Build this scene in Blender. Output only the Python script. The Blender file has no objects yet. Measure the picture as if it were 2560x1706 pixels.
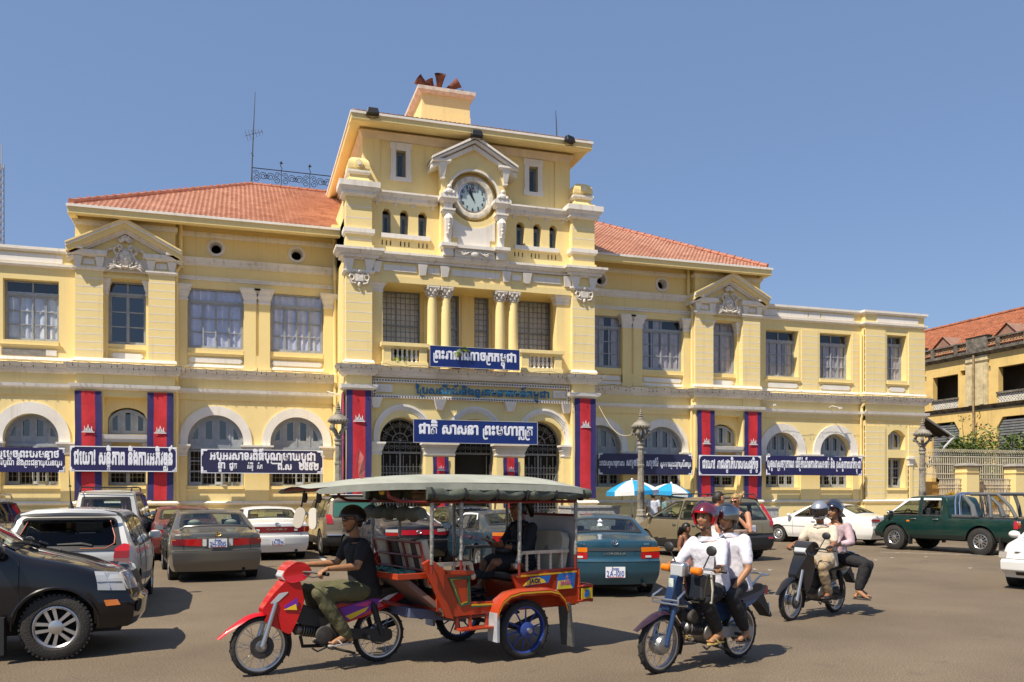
import bpy, bmesh, math, random
from mathutils import Vector, Matrix
from mathutils.geometry import tessellate_polygon
PI=math.pi; R=math.radians
S=bpy.context.scene; COL=S.collection
# ---------------------------------------------------------------- camera, sky, sun, exposure
F_PX=2150.0; CX=1280.0; HY=1235.0; CAMH=1.75; CAMD=31.0; PHI=math.atan(F_PX/6770.0)
cam=bpy.data.objects.new('camera',bpy.data.cameras.new('camera')); COL.objects.link(cam); S.camera=cam
cam.location=(0,-CAMD,CAMH); cam.rotation_euler=(R(90),0,-PHI)
cam.data.sensor_width=36; cam.data.lens=F_PX/2560*36; cam.data.shift_y=(HY-853)/2560
cam.data.clip_start=.1; cam.data.clip_end=6000
SUN=Vector((.60,.36,-1.0)).normalized()          # the way the light travels
sun=bpy.data.objects.new('sun',bpy.data.lights.new('sun','SUN')); COL.objects.link(sun)
sun.data.energy=5.0; sun.data.angle=R(.5); sun.data.color=(1,.90,.74)
sun.rotation_euler=SUN.to_track_quat('-Z','Y').to_euler(); sun.location=(-20,-30,40)
W=bpy.data.worlds.new('World'); S.world=W; W.use_nodes=True
nt=W.node_tree; bg=nt.nodes['Background']; sky=nt.nodes.new('ShaderNodeTexSky'); sky.sky_type='NISHITA'; sky.sun_disc=False
sky.sun_elevation=math.asin(-SUN.z); sky.sun_rotation=math.atan2(-SUN.x,-SUN.y)
sky.altitude=0; sky.air_density=1.0; sky.dust_density=.7; sky.ozone_density=2.2
hz=nt.nodes.new('ShaderNodeMixRGB'); hz.inputs[0].default_value=.48; hz.inputs[2].default_value=(2.05,3.15,5.7,1)   # thin even haze over the clear sky
nt.links.new(sky.outputs[0],hz.inputs[1]); nt.links.new(hz.outputs[0],bg.inputs[0]); bg.inputs[1].default_value=.09
S.view_settings.view_transform='Standard'; S.view_settings.look='None'; S.view_settings.exposure=0.4; S.view_settings.gamma=1
S.cycles.max_bounces=6; S.cycles.diffuse_bounces=4; S.cycles.glossy_bounces=3; S.cycles.transmission_bounces=4; S.cycles.transparent_max_bounces=12
S.cycles.caustics_reflective=False; S.cycles.caustics_refractive=False; S.cycles.sample_clamp_indirect=4
rnd=random.Random(7)
# ---------------------------------------------------------------- photograph pixel -> place
SN,CS=math.sin(PHI),math.cos(PHI)
def ray(px):
    r=(px-CX)/F_PX; return SN+r*CS, CS-r*SN
def onwall(px,py,Y=0.0):                        # a point of a plane parallel to the facade
    dx,dy=ray(px); return Vector((dx/dy*(Y+CAMD),Y,CAMH+(HY-py)/F_PX*(Y+CAMD)/dy))
def onside(px,py,X):                            # a point of a plane across the facade
    dx,dy=ray(px); t=X/dx; return Vector((X,t*dy-CAMD,CAMH+(HY-py)/F_PX*t))
def onground(px,py,z=0.0):
    dx,dy=ray(px); t=(CAMH-z)*F_PX/(py-HY); return Vector((t*dx,t*dy-CAMD,z))
def atdepth(px,py,t):
    dx,dy=ray(px); return Vector((t*dx,t*dy-CAMD,CAMH+(HY-py)/F_PX*t))
# ---------------------------------------------------------------- materials
MATS={}
def nodes(name):
    m=bpy.data.materials.new(name); m.use_nodes=True; t=m.node_tree
    return m,t,t.nodes['Principled BSDF']
def mat(name,col,rough=.6,metal=0,spec=.5,var=0,vscale=3,bump=0,bscale=40,coat=0,detail=6):
    if name in MATS: return MATS[name]
    m,t,b=nodes(name); N=t.nodes; L=t.links
    b.inputs['Base Color'].default_value=(*col,1); b.inputs['Roughness'].default_value=rough; b.inputs['Metallic'].default_value=metal
    b.inputs['Specular IOR Level'].default_value=spec; b.inputs['Coat Weight'].default_value=coat; b.inputs['Coat Roughness'].default_value=.04
    if var or bump:
        tc=N.new('ShaderNodeTexCoord')
    if var:
        n=N.new('ShaderNodeTexNoise'); n.inputs['Scale'].default_value=vscale; n.inputs['Detail'].default_value=detail; n.inputs['Roughness'].default_value=.62
        L.new(tc.outputs['Object'],n.inputs['Vector'])
        r=N.new('ShaderNodeValToRGB'); r.color_ramp.elements[0].position=.3; r.color_ramp.elements[1].position=.72
        r.color_ramp.elements[0].color=(*[max(0,c*(1-var)) for c in col],1); r.color_ramp.elements[1].color=(*[min(1,c*(1+var*.6)) for c in col],1)
        L.new(n.outputs['Fac'],r.inputs['Fac']); L.new(r.outputs['Color'],b.inputs['Base Color'])
    if bump:
        n2=N.new('ShaderNodeTexNoise'); n2.inputs['Scale'].default_value=bscale; n2.inputs['Detail'].default_value=4
        L.new(tc.outputs['Object'],n2.inputs['Vector'])
        bp=N.new('ShaderNodeBump'); bp.inputs['Strength'].default_value=bump; bp.inputs['Distance'].default_value=.02
        L.new(n2.outputs['Fac'],bp.inputs['Height']); L.new(bp.outputs['Normal'],b.inputs['Normal'])
    MATS[name]=m; return m
def plaster(name,col,stain,amount,drip=True,peel=0):
    """painted render with faint blotches and rain streaks"""
    m,t,b=nodes(name); N=t.nodes; L=t.links; MATS[name]=m
    tc=N.new('ShaderNodeTexCoord')
    n=N.new('ShaderNodeTexNoise'); n.inputs['Scale'].default_value=.9; n.inputs['Detail'].default_value=8; n.inputs['Roughness'].default_value=.65
    L.new(tc.outputs['Object'],n.inputs['Vector'])
    r=N.new('ShaderNodeMapRange'); r.inputs[1].default_value=.42; r.inputs[2].default_value=.78; r.inputs[3].default_value=0; r.inputs[4].default_value=amount
    L.new(n.outputs['Fac'],r.inputs[0])
    mp=N.new('ShaderNodeMapping'); mp.inputs['Scale'].default_value=(9,9,.35); L.new(tc.outputs['Object'],mp.inputs['Vector'])
    n2=N.new('ShaderNodeTexNoise'); n2.inputs['Scale'].default_value=1; n2.inputs['Detail'].default_value=5; L.new(mp.outputs[0],n2.inputs['Vector'])
    r2=N.new('ShaderNodeMapRange'); r2.inputs[1].default_value=.56; r2.inputs[2].default_value=.8; r2.inputs[4].default_value=amount*(1.2 if drip else .3)
    L.new(n2.outputs['Fac'],r2.inputs[0])
    ad=N.new('ShaderNodeMath'); ad.operation='ADD'; ad.use_clamp=True; L.new(r.outputs[0],ad.inputs[0]); L.new(r2.outputs[0],ad.inputs[1])
    mx=N.new('ShaderNodeMix'); mx.data_type='RGBA'; mx.inputs[6].default_value=(*col,1); mx.inputs[7].default_value=(*stain,1)
    L.new(ad.outputs[0],mx.inputs[0]); out=mx.outputs[2]
    if peel:
        n3=N.new('ShaderNodeTexNoise'); n3.inputs['Scale'].default_value=1.7; n3.inputs['Detail'].default_value=9; n3.inputs['Roughness'].default_value=.6
        L.new(tc.outputs['Object'],n3.inputs['Vector'])
        r3=N.new('ShaderNodeMapRange'); r3.inputs[1].default_value=1-peel; r3.inputs[2].default_value=1-peel+.02; L.new(n3.outputs['Fac'],r3.inputs[0])
        mx2=N.new('ShaderNodeMix'); mx2.data_type='RGBA'; mx2.inputs[7].default_value=(.33,.30,.25,1); L.new(out,mx2.inputs[6]); L.new(r3.outputs[0],mx2.inputs[0]); out=mx2.outputs[2]
    L.new(out,b.inputs['Base Color']); b.inputs['Roughness'].default_value=.8; b.inputs['Specular IOR Level'].default_value=.25
    n4=N.new('ShaderNodeTexNoise'); n4.inputs['Scale'].default_value=14; n4.inputs['Detail'].default_value=5; L.new(tc.outputs['Object'],n4.inputs['Vector'])
    bp=N.new('ShaderNodeBump'); bp.inputs['Strength'].default_value=.12; bp.inputs['Distance'].default_value=.03; L.new(n4.outputs['Fac'],bp.inputs['Height']); L.new(bp.outputs['Normal'],b.inputs['Normal'])
    return m
def glassmat(name,tint,refl=.10,alpha=.75,rough=.02):
    """window glass: a see-through tint under a mirror-like sheen"""
    m=bpy.data.materials.new(name); m.use_nodes=True; t=m.node_tree; N=t.nodes; L=t.links; N.remove(N['Principled BSDF'])
    o=N['Material Output']; tr=N.new('ShaderNodeBsdfTransparent'); tr.inputs[0].default_value=(*[c*alpha for c in tint],1)
    gl=N.new('ShaderNodeBsdfGlossy'); gl.inputs['Roughness'].default_value=rough; gl.inputs[0].default_value=(.95,.97,1,1)
    lw=N.new('ShaderNodeLayerWeight'); lw.inputs[0].default_value=.5; fr=N.new('ShaderNodeMath'); fr.operation='POWER'; fr.inputs[1].default_value=5; L.new(lw.outputs['Facing'],fr.inputs[0])
    ad=N.new('ShaderNodeMath'); ad.operation='ADD'; ad.use_clamp=True; ad.inputs[1].default_value=refl+.045; L.new(fr.outputs[0],ad.inputs[0])
    mx=N.new('ShaderNodeMixShader'); L.new(ad.outputs[0],mx.inputs[0]); L.new(tr.outputs[0],mx.inputs[1]); L.new(gl.outputs[0],mx.inputs[2])
    L.new(mx.outputs[0],o.inputs['Surface']); MATS[name]=m; return m
# ---------------------------------------------------------------- mesh builder
def link(o,parent=None):
    COL.objects.link(o)
    if parent is not None: o.parent=parent
    return o
class MB:
    def __init__(s): s.v=[]; s.f=[]; s.m=[]
    def add(s,vs,fs,m=0):
        k=len(s.v); s.v+= [tuple(v) for v in vs]; s.f+=[tuple(i+k for i in f) for f in fs]; s.m+=[m]*len(fs)
    def box(s,x0,x1,y0,y1,z0,z1,m=0):
        s.add([(x0,y0,z0),(x1,y0,z0),(x1,y1,z0),(x0,y1,z0),(x0,y0,z1),(x1,y0,z1),(x1,y1,z1),(x0,y1,z1)],
              [(0,3,2,1),(4,5,6,7),(0,1,5,4),(1,2,6,5),(2,3,7,6),(3,0,4,7)],m)
    def cbox(s,c,d,rot=None,m=0):
        a,b,e=d[0]/2,d[1]/2,d[2]/2; vs=[Vector((x,y,z)) for z in(-e,e) for x,y in((-a,-b),(a,-b),(a,b),(-a,b))]
        if rot is not None: vs=[rot@v for v in vs]
        c=Vector(c); s.add([v+c for v in vs],[(0,3,2,1),(4,5,6,7),(0,1,5,4),(1,2,6,5),(2,3,7,6),(3,0,4,7)],m)
    def frus(s,x0,x1,y0,y1,z0,z1,p0,p1,m=0):      # a box that grows by p0 at the bottom and p1 at the top (front and both ends)
        s.add([(x0-p0,y0-p0,z0),(x1+p0,y0-p0,z0),(x1+p0,y1,z0),(x0-p0,y1,z0),(x0-p1,y0-p1,z1),(x1+p1,y0-p1,z1),(x1+p1,y1,z1),(x0-p1,y1,z1)],
              [(0,3,2,1),(4,5,6,7),(0,1,5,4),(1,2,6,5),(2,3,7,6),(3,0,4,7)],m)
    def prism(s,pts,y0,y1,m=0,axis='y',holes=()):  # outline in (a,b) given depth; axis y: (x,z) ; x: (y,z) ; z: (x,y)
        def P(p,d):
            return (p[0],d,p[1]) if axis=='y' else (d,p[0],p[1]) if axis=='x' else (p[0],p[1],d)
        loops=[list(pts)]+[list(h) for h in holes]
        tri=tessellate_polygon([[Vector((p[0],p[1],0)) for p in l] for l in loops])
        flat=[p for l in loops for p in l]; n=len(flat)
        s.add([P(p,y0) for p in flat]+[P(p,y1) for p in flat],[tuple(t) for t in tri]+[tuple(i+n for i in reversed(t)) for t in tri],m)
        k=0
        for l in loops:
            q=len(l); s.add([P(p,y0) for p in l]+[P(p,y1) for p in l],[(i,(i+1)%q,q+(i+1)%q,q+i) for i in range(q)],m); k+=q
    def tube(s,pts,r,n=6,m=0,caps=True,closed=False):
        pts=[Vector(p) for p in pts]; k=len(s.v); N=len(pts); rr=r if isinstance(r,(list,tuple)) else [r]*N
        up=Vector((0,0,1)); prev=None
        for i,p in enumerate(pts):
            if closed: d=pts[(i+1)%N]-pts[i-1]
            else: d=(pts[min(i+1,N-1)]-pts[max(i-1,0)])
            if d.length<1e-9: d=Vector((0,0,1))
            d.normalize()
            if prev is None: a=d.cross(up) if abs(d.dot(up))<.95 else d.cross(Vector((1,0,0)))
            else: a=prev-d*prev.dot(d)
            if a.length<1e-6: a=d.orthogonal()
            a.normalize(); prev=a; b=d.cross(a)
            for j in range(n):
                t=2*PI*j/n; s.v.append(tuple(p+(a*math.cos(t)+b*math.sin(t))*rr[i]))
        for i in range(N if closed else N-1):
            i2=(i+1)%N
            for j in range(n):
                j2=(j+1)%n; s.f.append((k+i*n+j,k+i*n+j2,k+i2*n+j2,k+i2*n+j)); s.m.append(m)
        if caps and not closed:
            s.f.append(tuple(k+j for j in reversed(range(n)))); s.m.append(m)
            s.f.append(tuple(k+(N-1)*n+j for j in range(n))); s.m.append(m)
    def lathe(s,prof,c=(0,0,0),n=16,m=0,axis='z',sx=1,sy=1,a0=0,a1=2*PI,caps=True):   # prof: (radius, height)
        k=len(s.v); full=abs(a1-a0-2*PI)<1e-6; q=n if full else n+1; c=Vector(c)
        for r,h in prof:
            for j in range(q):
                t=a0+(a1-a0)*j/n; x,y=r*math.cos(t)*sx,r*math.sin(t)*sy
                s.v.append(tuple(c+(Vector((x,y,h)) if axis=='z' else Vector((x,h,y)) if axis=='y' else Vector((h,x,y)))))
        for i in range(len(prof)-1):
            for j in range(n):
                j2=(j+1)%q; s.f.append((k+i*q+j,k+i*q+j2,k+(i+1)*q+j2,k+(i+1)*q+j)); s.m.append(m)
        if full and caps:
            if prof[0][0]>1e-4: s.f.append(tuple(k+j for j in range(n))); s.m.append(m)
            if prof[-1][0]>1e-4: s.f.append(tuple(k+(len(prof)-1)*n+j for j in range(n))); s.m.append(m)
    def ball(s,c,r,n=10,k=6,m=0,sc=(1,1,1)):
        pr=[(max(1e-5,math.sin(PI*i/k)),-math.cos(PI*i/k)) for i in range(k+1)]
        b=MB(); b.lathe(pr,n=n); c=Vector(c)
        s.add([(v[0]*r*sc[0]+c.x,v[1]*r*sc[1]+c.y,v[2]*r*sc[2]+c.z) for v in b.v],b.f,m)
    def build_split(s,name,mats,parent=None,pad=.02,**kw):
        """every run of touching pieces becomes an object of its own"""
        par=list(range(len(s.v)))
        def find(a):
            while par[a]!=a: par[a]=par[par[a]]; a=par[a]
            return a
        for f in s.f:
            for b in f[1:]: par[find(b)]=find(f[0])
        comp={}
        for i,f in enumerate(s.f): comp.setdefault(find(f[0]),[]).append(i)
        cs=[]
        for fl in comp.values():
            vs=[s.v[i] for k in fl for i in s.f[k]]; cs.append([fl,[min(v[a] for v in vs)-pad for a in range(3)],[max(v[a] for v in vs)+pad for a in range(3)]])
        n=len(cs); pr=list(range(n))
        def fd(a):
            while pr[a]!=a: pr[a]=pr[pr[a]]; a=pr[a]
            return a
        for i in range(n):
            for j in range(i):
                if all(cs[i][1][a]<=cs[j][2][a] and cs[j][1][a]<=cs[i][2][a] for a in range(3)): pr[fd(i)]=fd(j)
        gr={}
        for i in range(n): gr.setdefault(fd(i),[]).extend(cs[i][0])
        out=[]
        for fl in gr.values():
            q=MB(); mp={}
            for k in fl:
                ff=[]
                for i in s.f[k]:
                    if i not in mp: mp[i]=len(q.v); q.v.append(s.v[i])
                    ff.append(mp[i])
                q.f.append(tuple(ff)); q.m.append(s.m[k])
            out.append(q.build(name,mats,parent,**kw))
        return out
    def xf(s,M,k=0):
        s.v[k:]=[tuple(M@Vector(v)) for v in s.v[k:]]; return s
    def build(s,name,mats,parent=None,smooth=False,bevel=0,merge=True,auto=None,sub=0,recalc=True):
        me=bpy.data.meshes.new(name); me.from_pydata(s.v,[],s.f)
        mats=mats if isinstance(mats,(list,tuple)) else [mats]
        for mm in mats: me.materials.append(mm)
        if len(mats)>1:
            me.polygons.foreach_set('material_index',s.m)
        bm=bmesh.new(); bm.from_mesh(me)
        if merge: bmesh.ops.remove_doubles(bm,verts=bm.verts,dist=1e-5)
        if recalc: bmesh.ops.recalc_face_normals(bm,faces=bm.faces)
        if smooth:
            lim=R(auto if auto else 40)
            for f in bm.faces: f.smooth=True
            for e in bm.edges:
                if len(e.link_faces)==2:
                    e.smooth=e.calc_face_angle(0)<lim
        bm.to_mesh(me); bm.free()
        o=bpy.data.objects.new(name,me); link(o,parent)
        if bevel:
            b=o.modifiers.new('bevel','BEVEL'); b.width=bevel; b.segments=2; b.limit_method='ANGLE'; b.angle_limit=R(40)
        if sub:
            b=o.modifiers.new('sub','SUBSURF'); b.levels=sub; b.render_levels=sub
        return o
def tag(o,label,cat,group=None,kind=None):
    if label: o['label']=label
    if cat: o['category']=cat
    if group: o['group']=group
    if kind: o['kind']=kind
    return o
def thing(name,label,cat,loc=(0,0,0),rz=0,group=None):
    o=bpy.data.objects.new(name,None); o.empty_display_size=.2; link(o); o.location=loc; o.rotation_euler=(0,0,rz)
    return tag(o,label,cat,group)
def arc(cx,cz,r,a0,a1,n=20,rz=None):
    rz=r if rz is None else rz
    return [(cx+r*math.cos(a0+(a1-a0)*i/n),cz+rz*math.sin(a0+(a1-a0)*i/n)) for i in range(n+1)]
def rect(x0,x1,z0,z1): return [(x0,z0),(x1,z0),(x1,z1),(x0,z1)]
def archshape(cx,hw,z0,zs,n=20,rise=None):        # a door-like outline: straight jambs to zs, round head above
    return [(cx-hw,z0),(cx+hw,z0)]+arc(cx,zs,hw,0,PI,n,rise)
# ---------------------------------------------------------------- lettering from the built-in font
GL={}
def glyph(ch,bold=.02):
    key=(ch,bold)
    if key in GL: return GL[key]
    c=bpy.data.curves.new('g','FONT'); c.body=ch; c.resolution_u=3; c.bevel_depth=bold; c.bevel_resolution=0
    o=bpy.data.objects.new('g',c); COL.objects.link(o); bpy.context.view_layer.update()
    me=o.to_mesh(); vs=[(v.co.x,v.co.y,v.co.z) for v in me.vertices]; fs=[tuple(p.vertices) for p in me.polygons if p.normal.z>-.05]
    o.to_mesh_clear(); bpy.data.objects.remove(o); bpy.data.curves.remove(c)
    if not vs: bb=(0,.25,0,0)
    else: bb=(min(v[0] for v in vs),max(v[0] for v in vs),min(v[1] for v in vs),max(v[1] for v in vs))
    GL[key]=(vs,fs,bb); return GL[key]
KB=set(chr(i) for i in range(0x1780,0x17A3))|set('អឪឱឲ')
PRE={'េ':'េ','ែ':'ែ','ៃ':'ៃ','ើ':'េ','ោ':'េ','ៅ':'េ'}; ABOVE=set('ិីឹឺំ័៍់៏៉៌'); BELOW=set('ុូ')
def ribbon(pts,w):
    vs=[];fs=[]
    for i,p in enumerate(pts):
        a=Vector(pts[max(i-1,0)]);b=Vector(pts[min(i+1,len(pts)-1)]); d=(b-a); d=Vector((-d.y,d.x)).normalized()*w/2
        vs+=[(p[0]+d.x,p[1]+d.y),(p[0]-d.x,p[1]-d.y)]
        if i: k=len(vs); fs.append((k-4,k-3,k-1,k-2))
    return [(a,b,.02) for a,b in vs],fs
def lettering(text,bold=.02,gap=.05):
    """lays out a line of Khmer (or other) text; returns 2D vertices, faces, width"""
    V=[];Fc=[]; x=0.0
    def put(g,ox,oy,sx=1,sy=1):
        k=len(V); V.extend([(v[0]*sx+ox,v[1]*sy+oy,v[2]) for v in g[0]]); Fc.extend([tuple(i+k for i in f) for f in g[1]])
    i=0; n=len(text)
    while i<n:
        ch=text[i]; i+=1
        if ch==' ': x+=.34; continue
        if ch not in KB:
            g=glyph(ch,bold); put(g,x-g[2][0],0); x+=g[2][1]-g[2][0]+gap; continue
        subs=[];marks=[]
        while i<n and (text[i]=='\u17d2' or text[i] in PRE or text[i] in ABOVE or text[i] in BELOW or text[i] in 'ា'):
            if text[i]=='\u17d2': subs.append(text[i+1]); i+=2
            else: marks.append(text[i]); i+=1
        for mk in marks:
            if mk in PRE: g=glyph(PRE[mk],bold); put(g,x-g[2][0],0); x+=g[2][1]-g[2][0]+gap*.6
        if 'រ' in subs:
            put(ribbon([(x+.05,.42),(x+.05,-.16),(x+.1,-.27),(x+.24,-.3),(x+.4,-.25)],.075+bold)+(None,),0,0); x+=.15
        g=glyph(ch,bold); w=g[2][1]-g[2][0]; put(g,x-g[2][0],0); bx=x; cxm=x+w/2; yb=-.06; x+=w+gap
        for sb in subs:
            if sb=='រ': continue
            if sb=='យ':
                put(ribbon([(bx+.1,-.12),(bx+.1,-.24),(bx+.2,-.3),(x,-.3),(x+.05,-.2),(x+.05,.42),(x-.02,.5)],.075+bold)+(None,),0,0); x+=.14; continue
            q=glyph(sb,bold); sw=q[2][1]-q[2][0]; k=min(.72,w*1.05/max(sw,.1)); put(q,cxm-sw*k/2-q[2][0]*k,yb-.02-q[2][3]*.42,k,.42); yb-=.3
        for mk in marks:
            if mk in ABOVE or mk=='ើ':
                q=glyph('ី' if mk=='ើ' else mk,bold); put(q,cxm-(q[2][0]+q[2][1])/2,.04)
            if mk in BELOW:
                q=glyph(mk,bold); put(q,cxm-(q[2][0]+q[2][1])/2+.06,yb+.06)
            if mk in 'ាោៅ':
                q=glyph('ា',bold); put(q,x-gap*1.4-q[2][0],0); x+=q[2][1]-q[2][0]-gap*.4
                if mk=='ៅ': q=glyph('៏',bold); put(q,x-.2-(q[2][0]+q[2][1])/2,.04)
    return V,Fc,x
def sign_text(mb,text,x0,x1,zb,h,y,bold=.02,m=0,thick=.012):
    """writes text between x0 and x1, letters h tall standing on zb, front at y; in the x-z plane"""
    V,Fc,w=lettering(text,bold); sx=(x1-x0)/w; sz=h/.50; k=len(mb.v)
    mb.add([(x0+a*sx,y-thick*(.3+d/max(bold,.01)*.5),zb+b*sz) for a,b,d in V],Fc,m)
# ================================================================ materials of the place
M_Y=plaster('yellow_render',(.85,.68,.32),(.64,.49,.23),.34,peel=0)
M_YP=plaster('yellow_render_peeling',(.85,.68,.32),(.64,.49,.23),.36,peel=.36)
M_W=plaster('white_trim',(.80,.76,.70),(.48,.42,.33),.42)
M_WD=plaster('weathered_white_trim',(.80,.755,.69),(.40,.34,.26),.55)
M_TILE=None
def tilemat():
    m,t,b=nodes('roof_tiles'); N=t.nodes; L=t.links
    tc=N.new('ShaderNodeTexCoord'); n=N.new('ShaderNodeTexNoise'); n.inputs['Scale'].default_value=1.3; n.inputs['Detail'].default_value=7
    L.new(tc.outputs['Object'],n.inputs['Vector'])
    v=N.new('ShaderNodeTexVoronoi'); v.inputs['Scale'].default_value=4.2; L.new(tc.outputs['Object'],v.inputs['Vector'])
    ad=N.new('ShaderNodeMixRGB'); ad.inputs[0].default_value=.4; L.new(n.outputs['Fac'],ad.inputs[1]); L.new(v.outputs['Color'],ad.inputs[2])
    r=N.new('ShaderNodeValToRGB'); r.color_ramp.elements[0].position=.25; r.color_ramp.elements[1].position=.75
    r.color_ramp.elements[0].color=(.54,.30,.215,1); r.color_ramp.elements[1].color=(.72,.455,.335,1)
    L.new(ad.outputs[0],r.inputs[0]); L.new(r.outputs[0],b.inputs['Base Color']); b.inputs['Roughness'].default_value=.7; return m
M_TILE=tilemat()
M_RIDGE=mat('ridge_tiles',(.42,.16,.10),.7,var=.35,vscale=4)
M_GREYW=mat('grey_window_paint',(.33,.355,.385),.55,var=.2,vscale=6)
M_GREYD=mat('grey_iron_paint',(.20,.215,.235),.5,var=.2,vscale=8)
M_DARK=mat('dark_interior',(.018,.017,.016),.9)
M_PANE=glassmat('window_pane',(.90,.94,1.0),.03,.92)
M_PANED=glassmat('dark_window_pane',(.5,.52,.55),.07,.5)
M_CURL=mat('lavender_curtain',(.74,.73,.86),.9,var=.15,vscale=5)
M_CURW=mat('white_curtain',(.84,.84,.86),.9,var=.15,vscale=5)
M_CURB=mat('dusty_pink_curtain',(.58,.48,.46),.9,var=.25,vscale=5)
M_BLACK=mat('black_paint',(.012,.012,.013),.45)
M_BARE=mat('bare_cement',(.27,.25,.22),.9,var=.35,vscale=7,bump=.6,bscale=30)
# ================================================================ the street
def asphalt():
    m,t,b=nodes('asphalt'); N=t.nodes; L=t.links; tc=N.new('ShaderNodeTexCoord')
    n=N.new('ShaderNodeTexNoise'); n.inputs['Scale'].default_value=.35; n.inputs['Detail'].default_value=9; n.inputs['Roughness'].default_value=.62; L.new(tc.outputs['Object'],n.inputs['Vector'])
    r=N.new('ShaderNodeValToRGB'); e=r.color_ramp.elements; e[0].position=.3; e[0].color=(.128,.101,.072,1); e[1].position=.72; e[1].color=(.205,.162,.116,1); L.new(n.outputs['Fac'],r.inputs[0])
    n2=N.new('ShaderNodeTexNoise'); n2.inputs['Scale'].default_value=58; n2.inputs['Detail'].default_value=5; n2.inputs['Roughness'].default_value=.75; L.new(tc.outputs['Object'],n2.inputs['Vector'])
    r2=N.new('ShaderNodeValToRGB'); e=r2.color_ramp.elements; e[0].position=.38; e[0].color=(.30,.29,.27,1); e[1].position=.62; e[1].color=(1.7,1.66,1.58,1); L.new(n2.outputs['Fac'],r2.inputs[0])
    mu=N.new('ShaderNodeMixRGB'); mu.blend_type='MULTIPLY'; mu.inputs[0].default_value=.85; L.new(r.outputs[0],mu.inputs[1]); L.new(r2.outputs[0],mu.inputs[2])
    # old patches and oil stains
    n3=N.new('ShaderNodeTexNoise'); n3.inputs['Scale'].default_value=.9; n3.inputs['Detail'].default_value=3; n3.inputs['Distortion'].default_value=1.2; L.new(tc.outputs['Object'],n3.inputs['Vector'])
    r3=N.new('ShaderNodeMapRange'); r3.inputs[1].default_value=.63; r3.inputs[2].default_value=.76; r3.inputs[4].default_value=.5; L.new(n3.outputs['Fac'],r3.inputs[0])
    mx=N.new('ShaderNodeMixRGB'); mx.inputs[2].default_value=(.085,.07,.056,1); L.new(r3.outputs[0],mx.inputs[0]); L.new(mu.outputs[0],mx.inputs[1])
    L.new(mx.outputs[0],b.inputs['Base Color']); b.inputs['Roughness'].default_value=.85; b.inputs['Specular IOR Level'].default_value=.3
    bp=N.new('ShaderNodeBump'); bp.inputs['Strength'].default_value=.5; bp.inputs['Distance'].default_value=.012; L.new(n2.outputs['Fac'],bp.inputs['Height']); L.new(bp.outputs['Normal'],b.inputs['Normal'])
    return m
g=MB(); g.add([(-1500,-1500,0),(1500,-1500,0),(1500,1500,0),(-1500,1500,0)],[(0,1,2,3)]); tag(g.build('road',asphalt()),None,None,kind='structure')
M_CONC=mat('pavement_concrete',(.36,.31,.24),.85,var=.3,vscale=1.5,bump=.3,bscale=20)
g=MB(); g.box(-40,3.0,-3.42,0.2,-.2,.13); g.box(12.4,29.6,-3.42,.2,-.2,.13)
tag(g.build('pavement',M_CONC,bevel=.015),None,None,kind='structure')
M_LINE=mat('worn_road_paint',(.55,.53,.48),.8,var=.5,vscale=9)
g=MB()
for p0,p1,w in [((1045,1397),(1062,1410),.12),((385,1371),(375,1385),.14),((372,1400),(366,1412),.14),((800,1392),(812,1402),.12),((2040,1395),(2068,1398),.1),((2200,1381),(2560,1392),.09),((2400,1375),(2520,1379),.09)]:
    a=onground(*p0); b=onground(*p1); d=(b-a).normalized(); n=Vector((-d.y,d.x,0))*w/2
    g.add([a+n+Vector((0,0,.005)),a-n+Vector((0,0,.005)),b-n+Vector((0,0,.005)),b+n+Vector((0,0,.005))],[(0,1,2,3)])
tag(g.build('road_marking',M_LINE),None,None,kind='structure')
# ================================================================ POST OFFICE
XC=7.70
def mx(x): return 2*XC-x
PO=thing('post_office_building','pale yellow colonial post office with white trim, clock tower and tiled roofs','building',(0,0,0))
def wall_panel(mb,x0,x1,z0,z1,y,holes,depth,m=0,mr=None):
    loops=[rect(x0,x1,z0,z1)]+holes
    tri=tessellate_polygon([[Vector((p[0],p[1],0)) for p in l] for l in loops]); flat=[p for l in loops for p in l]
    mb.add([(p[0],y,p[1]) for p in flat],[tuple(t) for t in tri],m)
    for l in holes:
        n=len(l); k=len(mb.v)
        mb.add([(p[0],y,p[1]) for p in l]+[(p[0],y+depth,p[1]) for p in l],[(i,(i+1)%n,n+(i+1)%n,n+i) for i in range(n)],m if mr is None else mr)
WA=[-.75,1.94]; FAR=[-6.36,-9.02]
inner=WA+[mx(c) for c in WA]; outer=FAR+[mx(c) for c in FAR]
AH=.90; AZ=3.53      # arch half width, centre height
holes=[]
for c in inner: holes+= [rect(c-.9,c+.9,6.69,8.73),archshape(c,AH+.01,2.02,AZ,24)]
for c in (-3.52,mx(-3.52)): holes+=[rect(c-.60,c+.60,6.69,8.78),rect(c-.62,c+.62,2.02,3.30),[(c-.6,3.72),(c+.6,3.72),(c+.6,4.22)]+arc(c,3.72,.82,R(43),R(137),12,.89)[1:-1]+[(c-.6,4.22)]]
OCZ=10.13
for c in (-.74,1.93,mx(-.74),mx(1.93)): holes.append(arc(c,OCZ,.2,0,2*PI,24)[:-1])
mbw=MB()
wall_panel(mbw,-5.05,20.45,1.2,10.95,0,holes,.30)
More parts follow.
